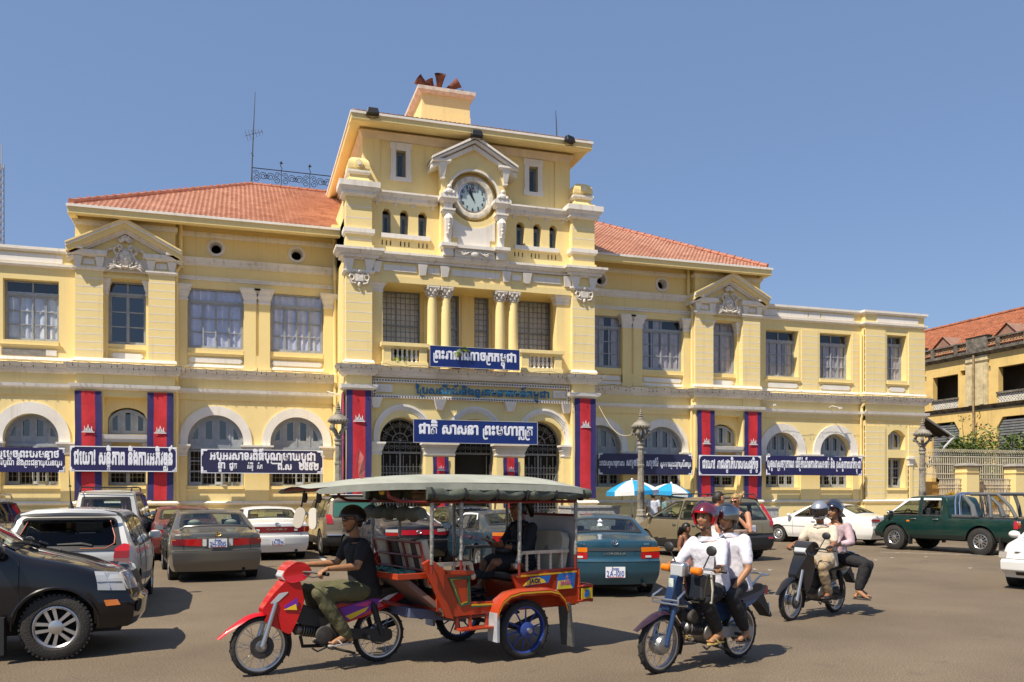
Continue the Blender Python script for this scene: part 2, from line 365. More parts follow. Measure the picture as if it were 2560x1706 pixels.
# lower side wings
for s_,cs in ((0,FAR),(1,[mx(c) for c in FAR])):
    x0,x1=(-10.35,-5.05) if s_==0 else (20.45,25.75)
    hs=[]
    for c in cs: hs+=[rect(c-.8,c+.8,6.68,8.63),archshape(c,AH-.1,2.02,AZ,24)]
    wall_panel(mbw,x0,x1,1.2,9.6,0.0,hs,.42)
    e0,e1=(-13.5,-10.35) if s_==0 else (25.75,28.9); ce=-12.0 if s_==0 else 27.42
    wall_panel(mbw,e0,e1,1.2,9.6,-.25,[rect(ce-.52,ce+.52,6.7,8.68),rect(ce-.46,ce+.46,2.02,3.32),[(ce-.46,3.68),(ce+.46,3.68),(ce+.46,4.3)]+arc(ce,3.68,.62,R(42),R(138),12,.87)[1:-1]+[(ce-.46,4.3)]],.42)
    mbw.box(e0,e1,-.249,10,9.597,9.6) if 0 else None
    for xx in ((e0,e1)): mbw.add([(xx,-.25,1.2),(xx,12,1.2),(xx,12,9.6),(xx,-.25,9.6)],[(0,1,2,3)])
for xx,zz in ((-5.05,10.95),(20.45,10.95)): mbw.add([(xx,0,9),(xx,12,9),(xx,12,zz),(xx,0,zz)],[(0,1,2,3)])
mbw.add([(-13.5,12,0),(28.9,12,0),(28.9,12,9.6),(-13.5,12,9.6)],[(0,1,2,3)])
mbw.build('wall',M_Y,PO)
# dark backing sheets behind the windows, the rooms' shade put into their colour
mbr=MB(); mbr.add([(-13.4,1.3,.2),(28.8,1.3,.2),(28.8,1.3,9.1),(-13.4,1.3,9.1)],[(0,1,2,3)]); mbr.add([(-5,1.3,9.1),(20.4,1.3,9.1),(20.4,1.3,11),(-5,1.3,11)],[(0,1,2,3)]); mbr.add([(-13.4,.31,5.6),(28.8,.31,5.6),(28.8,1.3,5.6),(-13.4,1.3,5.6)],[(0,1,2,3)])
mbr.build_split('dark_room_backing',mat('room_dark',(.10,.085,.07),.9),PO)
mbf=MB(); mbf.box(-13.5,28.9,0.45,12,9.2,9.45); mbf.build('flat_roof',M_BARE,PO)
# ---- plinth, bands, cornices: run(x0,x1,y) pieces that turn the corners of every projection
RUNS=[(-13.5,-10.35,-.25),(-10.35,-5.02,0),(-5.02,-2.02,-.40),(-2.02,3.4,0),(12.0,17.42,0),(17.42,20.42,-.40),(20.42,25.75,0),(25.75,28.9,-.25)]
def eps(y): return .003 if y<-.3 else .0015 if y<-.1 else 0
pl=MB(); bw=MB(); cw=MB()
for x0,x1,y in RUNS:
    e=eps(y); yb=y+.30
    pl.frus(x0+e,x1-e,y,yb,0,1.25+e,.16,.15)                                   # plinth
    bw.frus(x0,x1,y,yb,1.37-e,1.44,.05,.13); bw.frus(x0,x1,y,yb,1.44,1.50+e,.13,.07)
    bw.frus(x0,x1,y,yb,5.13-e,5.19,.05,.12); bw.frus(x0,x1,y,yb,5.19,5.30+e,.15,.17)   # string course
    cw.frus(x0,x1,y,yb,5.63-e,5.68,.06,.10); cw.frus(x0,x1,y,yb,5.68,5.75,.13,.15); cw.frus(x0,x1,y,yb,5.75,5.82,.20,.20); cw.frus(x0,x1,y,yb,5.82,5.94+e,.24,.31)
    bw.frus(x0,x1,y,yb,6.05-e,6.15+e,.07,.04)
    pl.frus(x0,x1,y,yb,5.94+e,6.05-e,.06,.05)
# tower
T=-2.70
PX0,PX1,PX2,PX3=3.32,4.17,11.23,12.08
TB=[(PX0,PX1,T),(PX2,PX3,T),(PX1-.05,PX2+.05,T+.25)]
for x0,x1,y in TB:
    e=.003 if y==T else .0; yb=y+.5
    cw.frus(x0,x1,y,yb,5.63-e,5.70,.06,.12); cw.frus(x0,x1,y,yb,5.70,5.78,.15,.18); cw.frus(x0,x1,y,yb,5.78,5.84,.22,.22); cw.frus(x0,x1,y,yb,5.84,5.95+e,.26,.33)
    if y==T:
        pl.frus(x0,x1,y,yb,0,1.25,.16,.15); bw.frus(x0,x1,y,yb,1.36,1.44,.05,.13); bw.frus(x0,x1,y,yb,1.44,1.52,.13,.07)
        bw.frus(x0,x1,y,yb,5.15,5.20,.05,.12); bw.frus(x0,x1,y,yb,5.20,5.32,.15,.17)
        bw.frus(x0,x1,y,yb,6.04,6.14,.08,.04); pl.frus(x0,x1,y,yb,5.95,6.04,.08,.07)
# wing string mouldings of the upper storey
for x0,x1 in ((-2.02,3.3),(12.1,17.42)):
    bw.box(x0,x1,-.04,.1,8.99,9.11); bw.box(x0,x1,-.07,.1,9.07,9.115)
    bw.frus(x0,x1,0,.1,9.47,9.53,.03,.07); bw.box(x0,x1,-.10,.1,9.53,9.61); cw.frus(x0,x1,0,.1,9.61,9.73,.12,.17)
for x0,x1 in ((-5.02,-2.02),(17.42,20.42)):
    bw.frus(x0,x1,-.40,.1,10.42,10.50,.03,.06); bw.box(x0-.08,x1+.08,-.48,.1,10.50,10.58)
for x0,x1 in ((-2.02,3.3),(12.1,17.42)): bw.frus(x0,x1,0,.1,10.45,10.52,.03,.06); bw.box(x0,x1,-.08,.1,10.52,10.61)
# parapet of the lower wings
for x0,x1,y in ((-13.5,-10.35,-.25),(-10.35,-5.02,0),(20.42,25.75,0),(25.75,28.9,-.25)):
    e=eps(y); bw.frus(x0,x1,y,y+.3,9.03-e,9.09,.04,.09); bw.box(x0-.11,x1+.11,y-.11,y+.3,9.09,9.16+e)
    bw.frus(x0,x1,y,y+.35,9.52-e,9.58,.04,.09); bw.box(x0-.12,x1+.12,y-.12,y+.35,9.58,9.67+e)
pl.build_split('plinth',M_YP,PO); bw.build_split('string_course',M_W,PO); cw.build_split('cornice',M_WD,PO)
# parapet panels (white plaques)
pp=MB()
for m_ in (0,1):
    for a,b in ((20.85,23.0),(23.06,23.62),(23.68,25.35),(26.35,28.55)):
        y=-.25 if a>25.75 else 0
        x0,x1=(a,b) if m_==0 else (mx(b),mx(a))
        pp.box(x0,x1,y-.035,y+.05,9.20,9.46)
# sill panels below the upper windows
def plaque(mb,c,hw,z0,z1,y,n=.05):
    mb.prism([(c-hw,z0+n),(c-hw+n,z0+n),(c-hw+n,z0),(c+hw-n,z0),(c+hw-n,z0+n),(c+hw,z0+n),(c+hw,z1-n),(c+hw-n,z1-n),(c+hw-n,z1),(c-hw+n,z1),(c-hw+n,z1-n),(c-hw,z1-n)],y-.03,y+.05)
for c in inner: plaque(pp,c,.86,6.21,6.38,0)
for c in (-3.52,mx(-3.52)): plaque(pp,c,.48,6.21,6.40,0)
for c in FAR[1:]+[mx(c) for c in FAR]: plaque(pp,c,.74,6.21,6.40,0)
for c in (-12,27.42): plaque(pp,c,.42,6.21,6.40,-.25)
pp.box(-5.93,-5.62,-.03,.05,6.21,6.38)
pp.build_split('wall_plaque',M_W,PO)
bp=MB(); bp.box(-7.2,-5.94,-.02,.05,6.19,6.39); bp.build('broken_plaque',M_BARE,PO)
sl=MB()
for c in inner: sl.frus(c-.93,c+.93,0,.2,6.44,6.52,.05,.09); sl.box(c-.9,c+.9,-.03,.3,6.52,6.688)
for c in (-3.52,mx(-3.52)): sl.frus(c-.6,c+.6,0,.2,6.46,6.53,.04,.08); sl.box(c-.6,c+.6,-.03,.3,6.53,6.688)
for c in outer: sl.frus(c-.82,c+.82,0,.2,6.46,6.53,.04,.08); sl.box(c-.8,c+.8,-.03,.4,6.53,6.678)
for c in (-12,27.42): sl.frus(c-.52,c+.52,-.25,0,6.46,6.53,.04,.08); sl.box(c-.5,c+.5,-.28,.1,6.53,6.698)
for c in inner+outer: sl.frus(c-.92,c+.92,0,.2,1.84,1.92,.03,.06); sl.box(c-.9,c+.9,-.03,.3,1.92,2.018)
for c in (-3.52,mx(-3.52)): sl.frus(c-.72,c+.72,0,.2,1.84,1.92,.03,.06); sl.box(c-.62,c+.62,-.03,.3,1.92,2.018)
for c in (-12,27.42): sl.frus(c-.5,c+.5,-.25,0,1.84,1.92,.03,.06)
sl.build_split('window_sill',M_Y,PO)
# ---- round eyes
for c in (-.74,1.93,mx(-.74),mx(1.93)):
    o=MB(); o.lathe([(.20,-.005),(.205,.05),(.215,.055),(.27,.03),(.295,.03),(.30,.005)],n=40,axis='y',caps=False)
    o.v=[(v[0]+c,-v[1],v[2]+OCZ) for v in o.v]; o.build('round_window_surround',M_W,PO,smooth=True)
    # deep white funnel
    o=MB(); o.lathe([(.205,0),(.155,.30)],n=40,axis='y',caps=False); o.v=[(v[0]+c,v[1]-.03,v[2]+OCZ) for v in o.v]; o.build('round_window_funnel',M_W,PO,smooth=True,recalc=False)
# ---- pilasters
pi=MB(); cap=MB()
def capital(mb,x0,x1,y,z0,z1,yb=.1,k=1.0):
    h=z1-z0; mb.frus(x0,x1,y,yb,z0,z0+h*.1,.02,.03); mb.frus(x0,x1,y,yb,z0+h*.28,z0+h*.5,.02,.06*k); mb.box(x0-.07*k,x1+.07*k,y-.07*k,yb,z0+h*.5,z0+h*.66); mb.frus(x0,x1,y,yb,z0+h*.66,z1-.06,.09*k,.13*k); mb.box(x0-.15*k,x1+.15*k,y-.15*k,yb,z1-.06,z1)
    mb.box(x0-.01,x1+.01,y-.01,yb,z0+h*.1,z0+h*.28)
def pil(x0,x1,y=-.10):
    pi.box(x0,x1,y,.1,6.10,8.30); pi.box(x0-.04,x1+.04,y-.04,.1,5.94,6.10); capital(cap,x0,x1,y,8.28,8.79)
for x0,x1 in ((-1.98,-1.66),(.17,.56),(.66,1.03),(2.86,3.22)):
    pil(x0,x1); pil(mx(x1),mx(x0))
pi.box(.56,.66,-.04,.1,6.5,8.3); pi.box(mx(.66),mx(.56),-.04,.1,6.5,8.3)
pi.box(.17,1.03,-.095,.1,6.1,6.5); pi.box(mx(1.03),mx(.17),-.095,.1,6.1,6.5)
# lower impost blocks beside the arches
imp=MB()
for m_ in (0,1):
    for x0,x1 in ((-1.98,-1.70),(.20,1.00),(2.86,3.22)):
        a,b=(x0,x1) if m_==0 else (mx(x1),mx(x0))
        pi.box(a,b,-.08,.1,1.5,3.12); capital(imp,a,b,-.08,3.02,3.42)
    for x0,x1 in ((20.50,20.90),(22.62,23.57),(25.26,25.68)):
        a,b=(x0,x1) if m_==0 else (mx(x1),mx(x0))
        pi.box(a,b,-.08,.1,1.5,3.12); capital(imp,a,b,-.08,3.02,3.42,k=.8)
    # pavilion jambs
    for x0,x1,k in ((-4.24,-4.10,1),(-2.94,-2.80,1)):
        a,b=(x0,x1) if m_==0 else (mx(x1),mx(x0))
        pi.box(a,b,-.14,.1,6.1,8.5); capital(cap,a,b,-.14,8.30,8.80,k=.8); capital(imp,a,b,-.14,3.05,3.43,k=.8); pi.box(a,b,-.14,.1,1.5,3.06)
pi.box(28.02,28.20,-.34,-.1,1.5,3.05); capital(imp,28.02,28.20,-.34,2.98,3.34,k=.6,yb=-.1)
# pavilion piers with white joints, upper and lower storey
jt=MB()
def pier(x0,x1,y,z0,z1,yb=.1,n=None,jz=None,side=True):
    n=n or max(1,round((z1-z0)/.265)); h=(z1-z0)/n
    for i in range(n): pi.box(x0,x1,y,yb,z0+i*h+(.012 if i else 0),z0+(i+1)*h-(.012 if i<n-1 else 0))
    for i in range(1,n): jt.box(x0-.003,x1+.003,y-.003,yb,z0+i*h-.014,z0+i*h+.014)
for m_ in (0,1):
    for x0,x1 in ((-5.02,-4.20),(-2.84,-2.02)):
        a,b=(x0,x1) if m_==0 else (mx(x1),mx(x0))
        pier(a,b,-.40,6.15,8.97); pi.box(a,b,-.40,.1,1.5,5.13); pi.box(a,b,-.40,.1,5.30,5.63)
    for x0,x1 in ((22.70,23.52),(25.28,25.70)):
        a,b=(x0,x1) if m_==0 else (mx(x1),mx(x0)); pier(a,b,-.02,6.15,8.7) if m_==0 else None
    for x0,x1 in ((25.75,26.78),(28.02,28.9)):
        a,b=(x0,x1) if m_==0 else (mx(x1),mx(x0)); pier(a,b,-.30,6.15,8.85,yb=-.2); pier(a,b,-.30,1.52,4.7,yb=-.2)
    a,b=(-4.2,-2.84) if m_==0 else (mx(-2.84),mx(-4.2)); pi.box(a,b,-.36,.1,4.92,5.13); pi.box(a,b,-.36,.1,5.30,5.63)
    # attic wall of the pavilion above the pediment
    a,b=(-5.02,-2.02) if m_==0 else (mx(-2.02),mx(-5.02)); pi.box(a,b,-.40,.1,9.45,10.95)
    a,b=(-4.2,-2.84) if m_==0 else (mx(-2.84),mx(-4.2)); pi.box(a,b,-.30,.1,8.80,8.9); pi.box(a,b,-.24,.1,8.9,9.0)
    lt=(-4.2,-2.84) if m_==0 else (mx(-2.84),mx(-4.2)); bw2=MB(); bw2.frus(lt[0],lt[1],-.36,.1,3.44,3.54,0,.04); bw2.frus(lt[0],lt[1],-.40,.1,3.54,3.68,.02,.05); bw2.build('window_lintel',M_W,PO)
pi.box(3.32,3.9,-2.2,-.02,1.5,10.9); pi.box(mx(3.9),mx(3.32),-2.2,-.02,1.5,10.9)   # tower flanks
pi.build_split('pilaster',M_Y,PO); cap.build_split('pilaster_capital',M_W,PO); imp.build_split('impost',M_W,PO)
# ---- pavilion entablature and broken pediment
for m_ in (0,1):
    def X(a,b): return (a,b) if m_==0 else (mx(b),mx(a))
    en=MB(); c=-3.52 if m_==0 else mx(-3.52)
    for x0,x1 in ((-5.02,-4.20),(-2.84,-2.02)):
        a,b=X(x0,x1)
        en.frus(a,b,-.40,.1,8.97,9.03,.03,.07); en.box(a-.08,b+.08,-.48,.1,9.03,9.09)
        en.box(a,b,-.40,.1,9.09,9.46,1)
        for u in (a+.09,b-.09): en.frus(u-.08,u+.08,-.46,.1,9.09,9.40,0,.06)
        en.box((a+b)/2-.17,(a+b)/2+.17,-.43,.1,9.16,9.34)
        en.frus(a,b,-.46,.1,9.40,9.46,.02,.10); en.box(a-.14,b+.14,-.60,.1,9.46,9.60)
    for sx in (-1,1): en.box(min(c+sx*1.66,c+sx*1.24),max(c+sx*1.66,c+sx*1.24),-.72,.1,9.60,9.70)
    a,b=X(-4.2,-2.84); en.box(a,b,-.36,.1,9.0,9.09); en.prism([(c-1.4,9.1),(c+1.4,9.1),(c+1.4,9.62),(c,10.42),(c-1.4,9.62)],-.37,-.05)
    en.build('entablature',[M_W,M_Y],PO)
    pd=MB()
    def rake(d0,d1,y0,y1,m):   # a sloping band between offsets d0..d1 under the ridge line
        z=10.64; e=9.74; hw=1.72; sl=(z-e)/hw
        for s_ in (-1,1):
            pd.prism([(c,z-d0),(c,z-d1),(c+s_*hw,e-d1),(c+s_*hw,e-d0)],y0,y1,m)
    rake(0,.05,-.86,.0,0); rake(.05,.13,-.82,0,1); rake(.13,.28,-.74,0,0); rake(.28,.36,-.60,0,1); rake(.36,.42,-.52,0,1)
    pd.build('pediment',[M_Y,M_W],PO)
    # coat of arms: shell crest, scrolled shield, palm sprays
    ca=MB(); y=-.44
    def P2(r,a,k=1): return (c+r*math.cos(a)*k,9.42+r*math.sin(a))
    ca.ball((c,-.42,9.42),.34,18,12,sc=(.86,.32,1.0)); ca.ball((c,-.50,9.44),.20,16,10,sc=(.9,.35,1.15))
    for i in range(5):
        a=R(90+(i-2)*30); ca.ball((c+.14*math.cos(a),-.50,9.93+.14*math.sin(a)),.105,10,6,sc=(.55+.5*abs(math.cos(a)),.5,.55+.5*abs(math.sin(a))))
    for s_ in (-1,1):
        ca.tube([(c+s_*(.17+.10*math.cos(t)*(1-t/9)),-.53,9.74+.10*math.sin(t)*(1-t/9)) for t in [i*.5 for i in range(15)]],[.05-.002*i for i in range(15)],6)
        ca.tube([(c+s_*(.30+.05*math.sin(i*.8)),-.52,9.75-.045*i) for i in range(12)],[.045]*12,6)
        ca.tube([(c+s_*(.12+.045*i),-.50,9.10+.0075*i*i*.5) for i in range(9)],[.06-.004*i for i in range(9)],6)
        ca.tube([(c+s_*.35,-.48,9.68),(c+s_*.46,-.47,9.70),(c+s_*.58,-.46,9.63),(c+s_*.66,-.45,9.62)],[.03,.05,.035,.01],6)
        for k in range(6):
            a=R(-30+k*22); ca.tube([(c+s_*.28,-.47,9.14),(c+s_*(.28+.17*math.cos(a)),-.52,9.14+.19*math.sin(a)+.03),(c+s_*(.28+.29*math.cos(a)),-.47,9.14+.29*math.sin(a))],[.03,.035,.008],5)
        for k in range(9):
            a=R(-95+k*20); ca.ball((c+s_*(.25*math.cos(a)),-.53,9.43+.30*math.sin(a)),.035,6,4)
    ca.tube([(c-.03,-.59,9.54),(c+.0,-.59,9.56),(c+.03,-.59,9.53),(c+.03,-.59,9.40),(c,-.59,9.34)],.012,5); ca.tube([(c-.06,-.59,9.5),(c-.05,-.59,9.42)],.012,5)
    ca.build('coat_of_arms',mat('carved_white_stone',(.74,.68,.60),.85,var=.45,vscale=9,detail=9),PO,smooth=True,auto=60)
# ---------------------------------------------------------------- windows
def curtain(parent,x0,x1,z0,z1,y,m,amp=.03,pitch=.22,open_=None,name='curtain'):
    mb=MB(); n=max(8,int((x1-x0)/.03)); ph=rnd.random()*6; vs=[]
    for k in range(7):
        z=z0+(z1-z0)*k/6
        for i in range(n+1):
            x=x0+(x1-x0)*i/n
            vs.append((x,y+amp*math.sin(x*2*PI/pitch+ph+.6*math.sin(x*5+ph))*(.6+.4*math.sin(k+x*3)),z))
    fs=[]
    for k in range(6):
        for i in range(n):
            if open_ and open_(x0+(x1-x0)*(i+.5)/n,k): continue
            a=k*(n+1)+i; fs.append((a,a+1,a+n+2,a+n+1))
    mb.add(vs,fs); return mb.build(name,m,parent,smooth=True,auto=90)
def upper_window(c,w,z0,z1,y,cm,ncase=4,tr=.42,pane=None,gapfn=None):
    """two lights over two pairs of casements with three panes each"""
    f=MB(); x0,x1=c-w/2,c+w/2; F=.055
    f.box(x0,x0+F,y,y+.09,z0,z1); f.box(x1-F,x1,y,y+.09,z0,z1); f.box(x0+F,x1-F,y,y+.09,z1-F,z1); f.box(x0+F,x1-F,y,y+.09,z0,z0+.05)
    zt=z1-tr-F; f.box(x0+F,x1-F,y-.015,y+.09,zt,zt+.085)
    f.box(c-.024,c+.024,y+.01,y+.07,zt+.085,z1-F)
    n=ncase; cw=(w-2*F)/n
    for i in range(n):
        a=x0+F+i*cw; q=.036 if n==4 else .05
        for u in (a,a+cw-q): f.box(u+.002,u+q-.002,y+.012,y+.07,z0+.05,zt)
        f.box(a+q,a+cw-q,y+.012,y+.07,z0+.05,z0+.11); f.box(a+q,a+cw-q,y+.012,y+.07,zt-.05,zt)
        for k in (1,2):
            zz=z0+.11+(zt-.05-z0-.11)*k/3; f.box(a+q,a+cw-q,y+.018,y+.06,zz-.017,zz+.017)
    f.box(c-.02,c+.02,y-.004,y+.05,z0+.05,zt)
    for zz in (.25,.75): f.box(c-.012,c+.012,y-.02,y,z0+(zt-z0)*zz-.05,z0+(zt-z0)*zz+.05)
    o=f.build('window',M_GREYW,PO)
    p=MB(); p.add([(x0+.03,y+.05,z0+.03),(x1-.03,y+.05,z0+.03),(x1-.03,y+.05,z1-.03),(x0+.03,y+.05,z1-.03)],[(0,1,2,3)]); p.build('pane',pane or M_PANE,o)
    if cm: curtain(o,x0+.02,x1-.02,z0+.03,z1-.03,y+.075,cm,open_=gapfn)
    return o
upper_window(-.75,1.78,6.69,8.73,.09,M_CURL); upper_window(1.94,1.78,6.69,8.73,.09,M_CURL)
upper_window(mx(1.94),1.78,6.69,8.73,.09,M_CURB,gapfn=lambda x,k:(int(x*3)%4==1)); upper_window(mx(-.75),1.78,6.69,8.73,.09,M_CURB,gapfn=lambda x,k:(x>15.4+.25 and x<15.4+.42) or k==5 and x>16.2)
upper_window(-3.52,1.18,6.69,8.78,.14,None,2,.40,M_PANED); upper_window(mx(-3.52),1.18,6.69,8.78,.14,M_CURB,2,.40)
for c in FAR: upper_window(c,1.58,6.68,8.63,.26,M_CURW,gapfn=lambda x,k:k==5)
for c in FAR: upper_window(mx(c),1.58,6.68,8.63,.30,M_CURB,gapfn=lambda x,k:k==5 or abs(math.sin(x*4.0))<.06)
upper_window(-12,1.02,6.70,8.68,.0,M_CURB,2,.36); upper_window(27.42,1.02,6.70,8.68,.06,M_CURB,2,.36,gapfn=lambda x,k:k==5)
def arch_window(c,hw,y,openleaf=True,signed=True):
    f=MB(); F=.06; zs=AZ
    outer=archshape(c,hw,3.30,zs,24)
    slots=[]; n=4; cw=2*hw/n
    for i in range(n):
        a=c-hw+i*cw+cw*.27; b=c-hw+(i+1)*cw-cw*.27
        def top(x,r=hw-.15):
            d=r*r-(x-c)**2; return zs+math.sqrt(max(d,0.0))
        if i in(0,3):
            if i==0: a=c-hw+.115
            else: b=c+hw-.115
        k=5; xs=[a+(b-a)*j/k for j in range(k+1)]
        slots.append([(a,3.62),(b,3.62)]+[(x,max(3.64,top(x))) for x in reversed(xs)])
    f.prism(outer,y,y+.08,0,'y',slots)
    for i in range(1,4): f.box(c-hw+i*cw-.022,c-hw+i*cw+.022,y-.02,y,3.38,zs+math.sqrt(max(0,(hw-.1)**2-(i-2)**2*cw*cw)))
    f.prism(arc(c,zs,hw,0,PI,24)+arc(c,zs,hw-.07,PI,0,24),y-.03,y+.02)
    f.box(c-hw,c+hw,y-.04,y+.09,3.28,3.38)
    # casements below
    z0=2.02; f.box(c-hw,c-hw+F,y,y+.09,z0,3.28); f.box(c+hw-F,c+hw,y,y+.09,z0,3.28); f.box(c-hw+F,c+hw-F,y,y+.09,z0,z0+.05)
    def leaf(L,M_):
        q=MB(); q.box(0,.05,-.02,.02,0,1.2); q.box(L-.05,L,-.02,.02,0,1.2); q.box(.05,L-.05,-.02,.02,0,.09); q.box(.05,L-.05,-.02,.02,1.12,1.2)
        q.box(.05,L-.05,-.018,.018,.42,.46); q.box(.05,L-.05,-.018,.018,.78,.82)
        q.xf(M_); f.add(q.v,q.f)
    L=cw-.03
    leaf(L,Matrix.Translation((c-hw+F*.6,y+.04,2.07))); leaf(L,Matrix.Translation((c+hw-F*.6,y+.04,2.07))@Matrix.Rotation(PI,4,'Z'))
    if openleaf:
        leaf(L,Matrix.Translation((c-.02,y+.03,2.07))@Matrix.Rotation(R(-55),4,'Z')); leaf(L,Matrix.Translation((c+hw-cw,y+.03,2.07))@Matrix.Rotation(R(-125),4,'Z'))
    else:
        leaf(L,Matrix.Translation((c-cw,y+.04,2.07))); leaf(L,Matrix.Translation((c+.01,y+.04,2.07)))
    o=f.build('arched_window',M_GREYW,PO)
    b=MB(); y2=y+.12
    for i in range(13): xx=c-hw+.05+(2*hw-.1)*i/12; b.box(xx-.008,xx+.008,y2,y2+.016,2.03,3.3)
    for k in range(6): zz=2.1+k*.22; b.box(c-hw+.02,c+hw-.02,y2-.006,y2+.006,zz-.008,zz+.008)
    b.build('window_grille',mat('pale_iron_bars',(.36,.34,.29),.6),o)
    p=MB(); p.prism(archshape(c,hw-.03,3.4,zs,20),y+.05,y+.055); p.build('pane',M_PANED,o)
    return o
for i,c in enumerate(inner): arch_window(c,AH,.20,openleaf=(i<2))
for c in outer: arch_window(c,AH-.1,.30,openleaf=c<0)
def seg_window(c,hw,zsp,rise,z0,z1,y,ncase,lowz0,lowz1):
    """the small segment-headed light over a two-leaf window"""
    f=MB(); ch=[(c-hw,z0),(c+hw,z0),(c+hw,zsp)]; r=(hw*hw+rise*rise)/(2*rise); cz=zsp+rise-r; a=math.asin(hw/r)
    ch+=arc(c,cz,r,PI/2-a,PI/2+a,12)[1:-1]+[(c-hw,zsp)]
    sl=[]; cw=2*hw/ncase
    for i in range(ncase):
        p,q=c-hw+i*cw+cw*.3,c-hw+(i+1)*cw-cw*.3
        t=lambda x: cz+math.sqrt(r*r-(x-c)**2)-.11
        sl.append([(p,z0+.11),(q,z0+.11),(q,t(q)),((p+q)/2,t((p+q)/2)),(p,t(p))])
    f.prism(ch,y,y+.08,0,'y',sl)
    for i in range(1,ncase): f.box(c-hw+i*cw-.02,c-hw+i*cw+.02,y-.015,y,z0+.03,zsp+rise-.05)
    h2=hw+.0; f.box(c-h2,c-h2+.07,y,y+.09,lowz0,lowz1); f.box(c+h2-.07,c+h2,y,y+.09,lowz0,lowz1); f.box(c-.06,c+.06,y-.01,y+.09,lowz0,lowz1); f.box(c-h2+.07,c+h2-.07,y,y+.09,lowz0,lowz0+.1); f.box(c-h2+.07,c+h2-.07,y,y+.09,lowz1-.08,lowz1)
    for k in (1,2):
        zz=lowz0+(lowz1-lowz0)*k/3
        f.box(c-h2+.07,c-.06,y+.02,y+.06,zz-.016,zz+.016); f.box(c+.06,c+h2-.07,y+.02,y+.06,zz-.016,zz+.016)
    o=f.build('window',M_GREYW,PO)
    b=MB()
    for i in range(9): xx=c-hw+.05+(2*hw-.1)*i/8; b.box(xx-.008,xx+.008,y+.11,y+.125,lowz0,lowz1)
    for k in range(7): zz=lowz0+.1+k*(lowz1-lowz0-.2)/6; b.box(c-hw,c+hw,y+.104,y+.116,zz-.008,zz+.008)
    b.build('window_grille',MATS['pale_iron_bars'],o)
    p=MB(); p.add([(c-hw+.02,y+.05,z0+.02),(c+hw-.02,y+.05,z0+.02),(c+hw-.02,y+.05,zsp+.2),(c-hw+.02,y+.05,zsp+.2)],[(0,1,2,3)]); p.build('pane',M_PANED,o)
for c in (-3.52,mx(-3.52)): seg_window(c,.585,4.2,.36,3.74,4.6,.16,3,2.03,3.29)
for c in (-12,27.42): seg_window(c,.45,4.28,.24,3.69,4.5,.06,2,2.03,3.31)
# white arch mouldings round the wing arches
am=MB()
for c,hw,w in [(c,AH,.28) for c in inner]+[(c,AH-.1,.34) for c in outer]:
    for r0,r1,y0 in ((hw-.001,hw+w,-.05),):
        ol=[(c+r1,3.42)]+arc(c,AZ,r1,0,PI,30,r1+.03)+[(c-r1,3.42),(c-r0,3.42)]+arc(c,AZ,r0,PI,0,30)+[(c+r0,3.42)]
        am.prism(ol,y0,.12)
am.build_split('arch_moulding',M_W,PO)
# thin shadow-gap string under the string course
st=MB()
for x0,x1,y in RUNS:
    if y==-.4: continue
    st.box(x0,x1,y-.05,y+.1,4.93,5.13)
st.build_split('frieze',M_Y,PO)
fr=MB()
for x0,x1,y in RUNS:
    if y==-.4: continue
    fr.box(x0,x1,y-.03,y+.1,5.302,5.63)
fr.build_split('frieze',M_Y,PO)
jt.build_split('masonry_joint',M_W,PO)
# ---------------------------------------------------------------- roofs
def slope(mb,a,b,c,d):
    """tiled plane from eave a-b up to ridge d-c, modelled as real courses of half-round tiles"""
    a,b,c,d=map(Vector,(a,b,c,d)); nrm=(b-a).cross(d-a).normalized(); rows=max(4,int((d-a).length/.27))
    L=(b-a).length; cols=int(L/.16)*4
    vs=[];fs=[]
    for i in range(rows):
        for half in (0,1):
            t=(i+half)/rows; e0=a.lerp(d,t); e1=b.lerp(c,t)
            for j in range(cols+1):
                s_=j/cols; p=e0.lerp(e1,s_); w=(p-a).dot((b-a).normalized())/.16
                off=.012*math.sin(w*2*PI)+(.05 if half==0 else .0); vs.append(p+nrm*off)
    W_=cols+1
    for i in range(rows):
        for j in range(cols):
            k=(2*i)*W_+j; fs.append((k,k+1,k+1+W_,k+W_))
            if i<rows-1: k=(2*i+1)*W_+j; fs.append((k,k+1,k+1+W_,k+W_))
    mb.add(vs,fs)
def ridge(mb,a,b,r=.10):
    a,b=Vector(a),Vector(b); n=max(2,int((b-a).length/.36)); pts=[];rr=[]
    for i in range(n):
        for t,k in ((0,1.25),(.12,1.25),(.14,.95),(.98,.9)): pts.append(a.lerp(b,(i+t)/n)+Vector((0,0,.03))); rr.append(r*k)
    mb.tube(pts,rr,8)
rf=MB(); EY=-1.05; EZ=10.86; RY=6.0; RZ=14.46
slope(rf,(-5.08,EY+.08,EZ),(4.2,EY+.08,EZ),(4.2,RY,RZ),(.48,RY,RZ)); slope(rf,(11.2,EY+.08,EZ),(20.45,EY+.08,EZ),(mx(.48),RY,RZ),(11.2,RY,RZ))
rf.add([(-5.08,EY+.08,EZ),(.48,RY,RZ),(-5.18,13,EZ)],[(0,1,2)]); rf.add([(20.45,EY+.08,EZ),(mx(.48),RY,RZ),(20.55,13,EZ)],[(0,1,2)]); rf.add([(-5.18,13,EZ),(20.55,13,EZ),(mx(.48),RY,RZ),(.48,RY,RZ)],[(0,1,2,3)])
o=rf.build('wing_roof',M_TILE,PO,smooth=True,auto=50,recalc=False,merge=False)
rg=MB(); ridge(rg,(-5.05,EY+.15,EZ+.08),(.48,RY,RZ)); ridge(rg,(20.42,EY+.15,EZ+.08),(mx(.48),RY,RZ)); ridge(rg,(.48,RY,RZ),(3.8,RY,RZ)); rg.build_split('ridge_tiles',M_RIDGE,o,smooth=True)
ev=MB()
